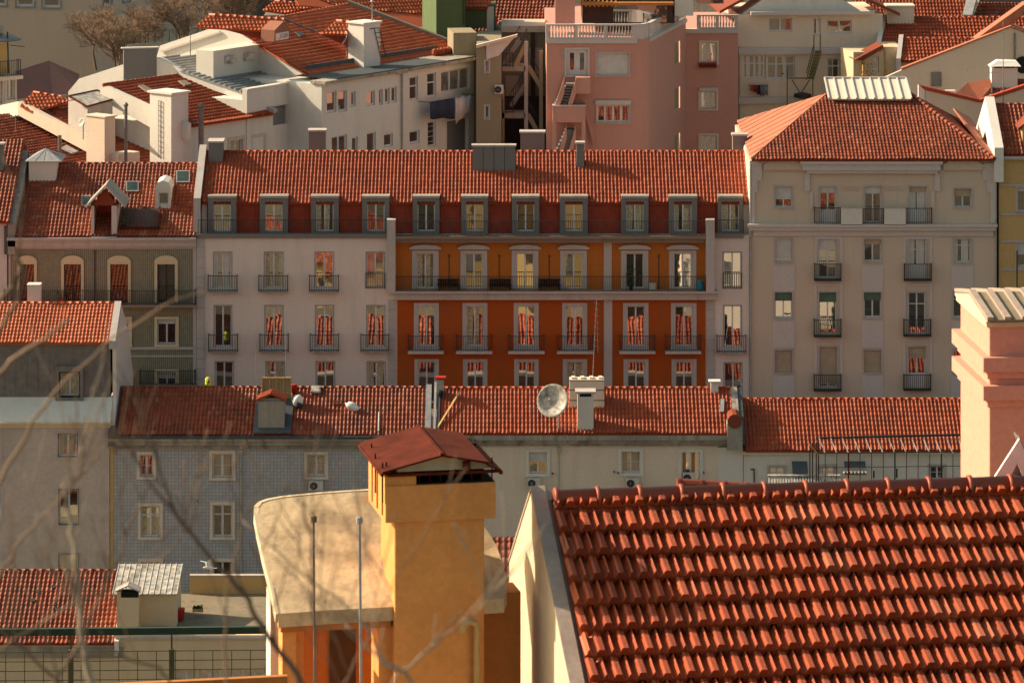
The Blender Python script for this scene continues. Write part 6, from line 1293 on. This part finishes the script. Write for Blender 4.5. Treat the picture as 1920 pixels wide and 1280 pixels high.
m = MB(M.cream); x_ = P(60,300,262).x; m.hexa([Vector((x_, y_, z_)) for z_ in (4, 21) for x_, y_ in ((-33,260),(-20,260),(-20,268),(-33,268))]); th.part('wall', m)
antenna(29, 192, 248, 249.3, 'aerial with a white clamp rising from the left red roof', elems=3, mast=.03, L=.7)
dish(P(154,230,247.6), .26, Vector((-.7,-.6,.3)), P(156,246,247.9)-Vector((0,0,.5)), 'small grey satellite dish beside the cream stack', mat=M.corrl, arm=False)
m = MB(M.zinc); m.tube([R4.hit(112,288), R4.hit(112,288)+Vector((0,0,1.1))], .11, 8); th.part('flue', m)
m = MB(M.zincl); m.prism([R4.hit(*a)+R4.n*.15 for a in ((114,284),(124,279),(146,291),(136,294))], R4.n*.1); th.part('skylight', m)
# cream sliver with veranda, left edge
th = Thing('veranda_house', 'cream house corner with awning on its upper veranda at the left edge', 'building', ptz(P(0, 200, 262), 4))
f = Fac(P(0,160,262.), 40); ew = [(-18,148,4,196),(11,142,28,188)]; m = MB(M.cream); f.wall(m, (-60,152,31,330), ew, zmin=4); s0,s1,z0,z1 = f.rect((-60,152,31,330)); f.sbox(m, s0+.01, s1-.01, 4, z1-.01, -6, -.3); f.sbox(m, s0, s1+.1, z1-.1, z1+.12, -.5, .6); th.part('wall', m)
for r in ew: f.win(th, r, 2, fw=.09, sur=(M.panel, .12, .04))
m = MB(M.iron); f.rail(m, s0, s1, z1+.12, z1+1.1, .45, .16, .03); f.sbox(m, s0, s1-1.2, z1+.12, z1+2.2, -2.2, -1.8); th.part('railing', m); m = MB(M.mustard); f.sbox(m, s1-1.1, s1-.5, z1+.12, z1+2.1, -.4, -.3); th.part('curtain', m)
m = MB(M.zinc); c = f.pt(s1-1.4, z1+2.4, 0); m.lathe(c, [(1.5,0),(1.45,.12),(.9,.3),(.2,.42)], 14); m.mat(M.concrete); m.lathe(c+Vector((-.6,0,.42)), [(.9,0),(.95,.4),(.4,.9)], 10); th.part('awning', m)
m = MB(M.iron); m.bar(P(14,60,261), P(16,60,261)+Vector((0,0,-2.6)), .08); m.bar(P(18,85,261), P(46,88,261), .04); th.part('post', m)
# far beige block, trees, dark roof
th = Thing('far_beige_block', 'large plain beige block in shade with windows cut by the top edge', 'building', ptz(P(100, 150, 335), 8))
f = Fac(P(100,80,335.)); bw_ = [(31,-30,64,13),(80,-30,113,15),(-20,-30,12,11)]; m = MB(M.beige); m.mat(M.beige); f.wall(m, (-400,-200,180,400), bw_, zmin=5); s0,s1,z0,z1 = f.rect((-400,-200,180,400)); th.part('wall', m)
for r in bw_: f.win(th, r, 1, fw=.14, gm=M.glass, sur=(M.grey, .12, .06))
f2 = Fac(f.pt(s1,0,0)+Vector((0,0,P(180,80,335).z)), 50); rw_ = [(195,-30,209,13),(231,-30,243,4),(420,-30,440,2)]; m = MB(M.cream); f2.wall(m, (180,-120,700,400), rw_, zmin=5); th.part('wall', m, label='greenish grey side in deeper shade')
for r in rw_: f2.win(th, r, 1, fw=.14, gm=M.glass, sur=(M.grey, .12, .06))
m = MB(M.cream); e = f2.pt(f2.rect((180,-120,700,400))[1], 0, 0); b0 = f.pt(s0,0,0); m.hexa([Vector((b0.x,336,5)), Vector((f.pt(s1,0,0).x,336,5)), Vector((e.x,e.y+1,5)), Vector((b0.x,e.y+1,5)), Vector((b0.x,336,z1-1)), Vector((f.pt(s1,0,0).x,336,z1-1)), Vector((e.x,e.y+1,z1-1)), Vector((b0.x,e.y+1,z1-1))]); th.part('rear_wall', m)
th = Thing('dark_hipped_roof_house', 'low house with a shaded dark brown hipped roof below the beige block', 'building', ptz(P(90, 180, 292), 6))
pt_ = [P(92,114,300), P(28,134,294), P(28,182,288), P(100,196,286), P(150,176,286), P(146,150,292)]
m = MB(M.tileo); ap_ = pt_[0]; m.poly([pt_[1], pt_[2], pt_[3], ap_]); m.poly([ap_, pt_[3], pt_[4], pt_[5]]); m.poly([ap_, pt_[5], P(150,140,306)]); th.part('roof', m)
m = MB(M.dirty); m.prism([P(28,186,287.8), P(150,176,286.2), P(150,182,286.2), P(28,192,287.8)], (0,.5,0)); m.hexa([Vector((-60,288,4)),Vector((-47,288,4)),Vector((-47,312,4)),Vector((-60,312,4)),Vector((-60,288,46)),Vector((-47,288,46)),Vector((-47,312,46)),Vector((-60,312,46))]); th.part('eave_and_shade_block', m); m = MB(M.dirty); m.hexa([Vector((-34,289,4)),Vector((-29,287,4)),Vector((-29,303,4)),Vector((-34,303,4)),Vector((-34,289,21)),Vector((-29,287,21)),Vector((-29,303,21)),Vector((-34,303,21))]); th.part('wall', m)  # eave strip, plus a tall unseen block added to shade this roof
def bare_tree(px, pyb, D, h, seed, lb):
    r_ = random.Random(seed); th = Thing('bare_tree', lb, 'tree', ptz(P(px, pyb, D), P(px,pyb,D).z), 'bare winter trees behind the roofs'); b = th.org.copy(); mt = MB(M.barkd); mc = MB(M.bark)
    def grow(p, d, l, r, lev):
        n = 3; ps = [p]; c = p
        for j in range(n): d = (d+Vector((r_.uniform(-.28,.28), r_.uniform(-.28,.28), r_.uniform(-.08,.22)))).normalized(); c = c+d*l/n; ps.append(c)
        (mt if lev < 2 else mc).tube(ps, [r, r*.85, r*.7, r*.55], 5 if lev < 2 else 3, cap=False)
        if lev >= 6: return
        k = 4 if lev < 5 else 5
        for j in range(k):
            q = ps[r_.choice((1,2,3,3))]; e = (d+Vector((r_.uniform(-1,1), r_.uniform(-1,1), r_.uniform(-.5,.55)))*1.0).normalized(); grow(q, e, l*r_.uniform(.6,.82), max(.010, r*.55), lev+1)
    grow(b, Vector((0,0,1)), h*.26, h*.017, 0)
    th.part('trunk', mt); th.part('crown', mc)
bare_tree(225, 158, 318, 8.5, 4, 'bare tree before the greenish side wall, left of the other two')
bare_tree(330, 118, 312, 8, 5, 'bare tree in the middle of the three behind the white walls')
bare_tree(420, 92, 316, 7.5, 9, 'bare tree right of the other two above the grey ribbed roof')
bare_tree(283, 140, 322, 8, 12, 'brushy bare tree between the left tree and the middle tree')
bare_tree(180, 132, 326, 7.5, 21, 'small bare tree furthest left before the beige block')
bare_tree(378, 100, 320, 7.5, 33, 'bushy bare tree between the middle tree and the right hand tree')
bare_tree(470, 74, 322, 7, 41, 'bare tree furthest right, just left of the orange hipped roof')
th = Thing('garden_railing', 'pale railed wall above the white gable below the bare trees', 'fence', P(300, 110, 290)-Vector((0,0,3))); f = Fac(P(300,88,290.), 30); m = MB(M.concrete); f.box(m, (238,84,372,130), -.3, 0); th.part('wall', m); m = MB(M.oliveg); s0,s1,z0,z1 = f.rect((238,62,372,86)); f.rail(m, s0, s1, z1-1, z1, -.1, .5, .05, sides=False); th.part('railing', m)
# ---- red roofs behind the white house, green house
th = Thing('back_red_roof_house', 'broad red roofed house filling the gap behind the white chimney', 'building', ptz(P(720, 60, 300), 6))
ro, RB = rpoly(th, M.tileb, P(820,62,292.), 25, 30, [(640,16),(700,40),(770,58),(960,66),(960,-60),(520,-60),(560,10)], **RT)
m = MB(M.stone); m.bar(P(770,57,291.4), P(824,62,291.4), .3, .5); m.mat(M.white); m.hexa([ptz(RB.hit(a, 62), z_)+Vector((0,dy+.4,0)) for z_ in (4, 26) for a, dy in ((700,0),(950,0),(950,8),(700,8))]); th.part('wall', m)
th = Thing('low_orange_roof_house', 'small house under an orange hipped roof cut by the top edge', 'building', ptz(P(545, 40, 296), 6))
ro, _p = rpoly(th, M.tileb, P(520,25,296.), 15, 24, [(492,20),(536,26),(602,12),(514,3)], caps=[(2,3)], **RT); ro, _p2 = rpoly(th, M.tileb, P(600,20,300.), 20, 28, [(548,20),(640,22),(680,-10),(600,-20)], **RT)
m = MB(M.greyr); c = P(530,32,296.6); m.hexa([ptz(c, z_)+Vector((x_,y_,0)) for z_ in (6, c.z+.1) for x_, y_ in ((-1.3,0),(1.6,0),(1.6,5),(-1.3,5))]); th.part('wall', m); m = MB(M.darkroof); c = P(500,10,330); m.hexa([ptz(c, z_)+Vector((x_,y_,0)) for z_ in (6, c.z+6) for x_, y_ in ((-3,0),(3,0),(3,5),(-3,5))]); th.part('wall', m)
th = Thing('green_house', 'moss green house with a tall chimney wall, white dormer door and red roof', 'building', ptz(P(850, 100, 280), 5))
f = Fac(P(850,90,280.), 10); m = MB(M.green); s0,s1,z0,z1 = f.rect((818,-60,872,96)); f.sbox(m, s0, s1, 5, z1, -6, 0); th.part('wall', m, label='tall green wall')
m = MB(M.greeni); s_, _ = f.loc(869,10); m.tube([f.pt(s_, z1, .08), f.pt(s_, f.loc(0,62)[1], .08)], .05, 6); th.part('downpipe', m)
ro, Rn = rpoly(th, M.tileo, P(950,66,285.), -6, 27, [(868,66),(1042,52),(1060,-40),(868,-40)], **RT)
f = Fac(P(912,62,283.5), 0); m = MB(M.green); m.prism([f.pt(*f.loc(*a)) for a in ((872,58),(912,50),(912,14),(872,14))], -f.n*.4); s0,s1,z0,z1 = f.rect((912,10,928,62)); f.sbox(m, s0, s1+.05, z0, z1, -2.5, 0); d = th.part('dormer', m); m = MB(M.white); f.sbox(m, s0+.03, s1-.08, z0+.1, z1-.1, .0, .06); th.part('door', m, d)
ro, _p = rpoly(th, M.tileb, f.pt(0, z1, .2), 0, 30, [(872,14),(914,16),(925,-6),(872,-16)], name='dormer_roof', **RT)
m = MB(M.brown); f = Fac(P(872,90,275.), 8); s0,s1,z0,z1 = f.rect((850,62,894,112)); f.sbox(m, s0, s1, 5, z1, -3, 0); th.part('wall', m, label='dull brown low wall')
m = MB(M.dirty); f = Fac(P(960,66,284.)); m.prism([f.pt(*f.loc(*a)) for a in ((893,72),(893,80),(1028,54),(1028,48))], -f.n*.4); m.mat(M.stone)
for x_ in (929, 942): f.box(m, (x_,48,x_+6,66), -.3, .2)
m.mat(M.oliveg); f.rail(m, f.loc(895,60)[0], f.loc(1028,60)[0], f.loc(0,62)[1]-.3, f.loc(0,50)[1], .1, .4, .03, sides=False); th.part('parapet', m)
# ---- cream veranda house, top right
th = Thing('cream_veranda_house', 'cream house with glazed verandas and olive steel stairs behind the hipped roof', 'building', ptz(P(1500, 200, 285), 5))
f = Fac(P(1500,120,285.), 4); cwn = [(1441,34,1485,60),(1550,38,1597,63),(1525,34,1539,66),(1394,104,1436,148),(1438,105,1490,149),(1551,110,1595,150),(1392,216,1420,250),(1424,216,1470,250)]
m = MB(M.cream); f.wall(m, (1384,28,1655,330), cwn, zmin=5); s0,s1,z0,z1 = f.rect((1384,28,1655,330)); f.sbox(m, s0+.01, s1-.01, 5, z1-.01, -8, -.3)
m.mat(M.white); m.prism([f.pt(s0+.3,z1,-.3), f.pt(s1-1.2,z1,-.3), f.pt(s1-4.2,z1+1.9,-.3), f.pt(s0+3.,z1+1.9,-.3)], -f.n*3); th.part('wall', m)
for i, r in enumerate(cwn): f.win(th, r, 4 if i == 3 else (2 if i != 4 else 3), fw=.08, tr=.36 if i in (3,4,5) else 0, curtain=M.blindb if i in (0,3,4) else None, gm=M.glass)
f.boxes(th, 'string_course', M.panel, [((1384,90,1655,102),0,.25),((1384,182,1530,194),0,.3)])
m = MB(M.panel); f.sbox(m, s0+.8, s1-.6, z1, z1+.22, -.5, .5); th.part('cornice', m)
m = MB(M.tileo)
for a, b, c_, d_ in ((s0-1.2, z1+.05, s0+3., z1+2.3), (s1+1.2, z1-.2, s1-4.2, z1+2.3)): m.prism([f.pt(a,b,-.2), f.pt(c_,d_,-.2), f.pt(c_,d_,-6), f.pt(a,b,-6)], (0,0,.2))
th.part('roof', m)
m = MB(M.zincl); s_, z_ = f.loc(1386,88); m.tube([f.pt(s_,z_,.1), f.pt(s_,5,.1)], .05, 6); th.part('downpipe', m)
m = MB(M.oliveg); fo = Fac(f.pt(0,0,1.2), 4)
def Q(x, y, o=0.): s, z = fo.loc(x, y); return fo.pt(s, z, o)
for k in range(9): m.bar(Q(1528-k*1.6,98+k*6,0), Q(1538-k*1.6,98+k*6,0), .05, .2)
for a, b in ((Q(1526,96),Q(1512,150)), (Q(1540,96),Q(1525,150)), (Q(1526,84),Q(1512,138)), (Q(1476,125),Q(1476,215)), (Q(1524,125),Q(1524,215)), (Q(1476,147),Q(1526,147)), (Q(1485,150),Q(1502,178)), (Q(1518,150),Q(1500,178)), (Q(1538,66),Q(1538,96)), (Q(1526,66),Q(1526,96))): m.bar(a, b, .07)
m.mat(M.iron); m.lathe(Q(1505,185), [(.3,0),(.6,.1),(.6,.3),(.2,.4)], 10); th.part('steel_stairs', m)
th_ = Thing('laundry_line', 'few clothes in orange and blue drying under the cream veranda', 'laundry', f.pt(*f.loc(1425,182), .4)); m = MB(M.iron); fl = Fac(f.pt(0,0,.45), 4); a, za = fl.loc(1406,160); b, _ = fl.loc(1440,160); m.bar(fl.pt(a,za,0), fl.pt(b,za,0), .02); m.bar(fl.pt(a,za,0), fl.pt(a,za,-.44), .02); m.bar(fl.pt(b,za,0), fl.pt(b,za,-.44), .02); th_.part('rail', m)
for k, (mt, d_) in enumerate(((M.rust,.35),(M.redp,.45),(M.navy,.6),(M.corr,.66),(M.zincl,.62))): t0 = a+(b-a)*k/5; cloth('garment', fl, t0, t0+(b-a)/5.3, za, (d_, d_+.05), mt, th_)
# ---- top right roofs
th = Thing('stepped_red_roof_house', 'house with two stepped red roofs and block chimney at the top right', 'building', ptz(P(1700, 120, 285), 5))
ro, RA = rpoly(th, M.tile, P(1680,88,284.), 0, 26, [(1653,88),(1832,88),(1920,60),(1920,34),(1716,34),(1663,34)], caps=[(3,5)], **RT)
ro, Rb = rpoly(th, M.tile, P(1710,117,279.5), 0, 26, [(1690,116),(1860,116),(1860,74),(1694,73)], caps=[(2,3)], **RT)
m = MB(M.creamy); f = Fac(P(1700,120,280.)); s0,s1,z0,z1 = f.rect((1655,92,1690,330)); f.sbox(m, s0, s1, 5, z1, -8, -1.2); s0,s1,z0,z1 = f.rect((1690,118,1860,330)); f.sbox(m, s0, s1, 5, z1, -8, 0); th.part('wall', m)
m = MB(M.white2); a = RA.hit(1651,90); b = RA.hit(1662,34); m.prism([a-Vector((0,0,.5)), a+Vector((0,0,.25)), b+Vector((0,0,.25)), b-Vector((0,0,.5))], (-.3,0,0)); th.part('party_wall', m); m = MB(M.panel); a = Rb.hit(1689,117); b = Rb.hit(1694,72); m.prism([a-Vector((0,0,.7)), a+Vector((0,0,.25)), b+Vector((0,0,.25)), b-Vector((0,0,.5))], (-.3,0,0)); th.part('party_wall', m)
f = Fac(RA.hit(1688,46)); chimney(th, f, (1663,14,1714,46), 1.6, body=M.cream, cap=M.cream, capo=.06, capt=.12)
th = Thing('upper_red_roof_house', 'house with a plain red roof and pale verge along the top right edge', 'building', ptz(P(1760, 20, 305), 6))
ro, RC = rpoly(th, M.tile, P(1760,36,304.), 0, 30, [(1600,40),(1812,34),(1824,-40),(1600,-40)], **RT); m = MB(M.zincl); a = RC.hit(1814,34); b = RC.hit(1830,-30); m.bar(a+Vector((0,0,.1)), b+Vector((0,0,.1)), .7, .3); th.part('verge', m)
ro, _p = rpoly(th, M.tileo, P(1870,34,306.), 0, 28, [(1824,34),(1960,40),(1960,8),(1836,6)], **RT); m = MB(M.zinc); m.prism([P(1836,6,309), P(1980,8,309), P(1980,-40,309), P(1840,-40,309)], (0,2,0)); th.part('wall', m)
th = Thing('beige_gable_house', 'house with a big blank beige gable wall under a salmon verge', 'building', ptz(P(1800, 180, 272), 5))
o_, f = vwall(th, 'wall', M.beige, P(1800,150,272.), 0, [(1645,152),(1690,132),(1895,52),(1990,90),(1990,330),(1645,330)], thick=.4)
o_['label'] = 'blank beige gable wall'
wr = (1748,138,1763,160); m = MB(M.zinc); f.box(m, wr, .02, .06); f.trim(m, wr, .08, .08); wo = th.part('window', m)
m = MB(M.salmon); m.prism([f.pt(*f.loc(*a), .1) for a in ((1690,131),(1896,51),(1896,48),(1690,128))], -f.n*.6); m.prism([f.pt(*f.loc(*a), -.5) for a in ((1830,76),(1896,50),(1935,14),(1925,8))], -f.n*1.5); m.prism([f.pt(*f.loc(*a), .1) for a in ((1896,51),(1990,89),(1990,86),(1896,48))], -f.n*3); th.part('verge', m)
m = MB(M.zinc); s_, z_ = f.loc(1902,62); m.tube([f.pt(s_,z_,.1), f.pt(s_,5,.1)], .06, 6); th.part('downpipe', m); m = MB(M.black); f.tube_ = None; c = f.pt(*f.loc(1918,122), .02); m.tube([c, c+f.n*.05], .55, 14); th.part('round_window', m)
for (x_, y0, y1, D, lb) in ((1708,142,182,270,'short thin mast before the blank beige gable, left'),(1814,124,162,270,'thin mast with crossbar before the blank beige gable, middle'),(1860,133,210,264,'thin mast with small rods left of the white capped chimney'),(1881,40,200,262,'long thin mast before the white capped chimney')): antenna(x_, y0, y1, D, lb, elems=3 if D != 262 and x_ > 1800 else 0, mast=.03, L=.8)
th = Thing('small_yellow_house', 'little sunlit yellow house with balcony plants beside the cream verandas', 'building', ptz(P(1640, 150, 281), 5))
f = Fac(P(1640,130,281.), 12); m = MB(M.creamy); yw = [(1637,106,1648,136)]; f.wall(m, (1600,98,1700,330), yw, zmin=5); s0,s1,z0,z1 = f.rect((1600,98,1700,330)); f.sbox(m, s0+.01, s1-.01, 5, z1-.01, -3, -.3); th.part('wall', m)
f.win(th, yw[0], 1, fw=.12, door=.3); m = MB(M.tileo); m.prism([f.pt(*f.loc(*a), .7) for a in ((1598,110),(1650,82),(1650,90),(1612,112))], -f.n*1.6); th.part('porch_roof', m); m = MB(M.plank); f.box(m, (1658,90,1661,150), 0, .08); f.box(m, (1613,112,1617,150), .4, .6); th.part('post', m)
pot(f, 1618, 146, .6, .8, 'balcony_plant', 'leafy plant on the balcony of the little yellow house', 'potted plant', M.rust, r=.3, seed=4)
th = Thing('right_back_house', 'beige house with orange roof pieces and white capped chimney behind the hipped roof', 'building', ptz(P(1830, 250, 262), 4))
o_, f = vwall(th, 'wall', M.beige, P(1800,220,262.), 0, [(1734,166),(1838,192),(1925,164),(1990,150),(1990,330),(1734,330)], thick=.4)
m = MB(M.white2); m.prism([f.pt(*f.loc(*a), .0) for a in ((1722,160),(1735,168),(1735,198),(1722,194))], -f.n*.4); th.part('parapet', m)
m = MB(M.redclad); m.prism([f.pt(*f.loc(*a), .04) for a in ((1724,160),(1838,187),(1838,193),(1734,169))], -f.n*.6); m.prism([f.pt(*f.loc(*a), .04) for a in ((1838,187),(1925,158),(1925,165),(1838,193))], -f.n*.6); th.part('coping', m)
ro, _p = rpoly(th, M.tileo, P(1880,184,264.), 0, 24, [(1856,190),(1990,190),(1990,150),(1862,150)], **RT)
m = MB(M.salmon); m.poly([P(1792,176,263.5), P(1836,188,263), P(1858,164,264.5), P(1858,148,266), P(1815,155,266)]); m.prism([P(1792,176,263.5), P(1836,188,263), P(1858,164,264.5), P(1858,148,266), P(1815,155,266)], (0,.1,-.4)); th.part('roof', m, label='smooth salmon hip')
f = Fac(P(1885,152,265.)); s0,s1,z0,z1 = f.rect((1860,128,1908,156)); m = MB(M.pinkw); f.sbox(m, s0, s1, z0-1, z1, -1.2, 0); c = th.part('chimney', m); m = MB(M.white2); m.prism([f.pt(s0-.2,z1+.12,.2), f.pt(s1+.2,z1+.12,.2), f.pt(s1,z1+.38,-.3), f.pt(s0+.4,z1+.42,-.3)], -f.n*.9); m.mat(M.black); f.sbox(m, s0+.2, s1-.2, z1, z1+.12, -1., 0.01); th.part('chimney_cap', m, c)
m = MB(M.white2); f.box(m, (1773,170,1792,174), -.4, 0); th.part('ledge', m)
m = MB(M.white); m.hexa([Vector((x_, y_, z_)) for z_ in (4, 23) for x_, y_ in ((24,263),(36,263),(36,270),(24,270))]); th.part('rear_wall', m)
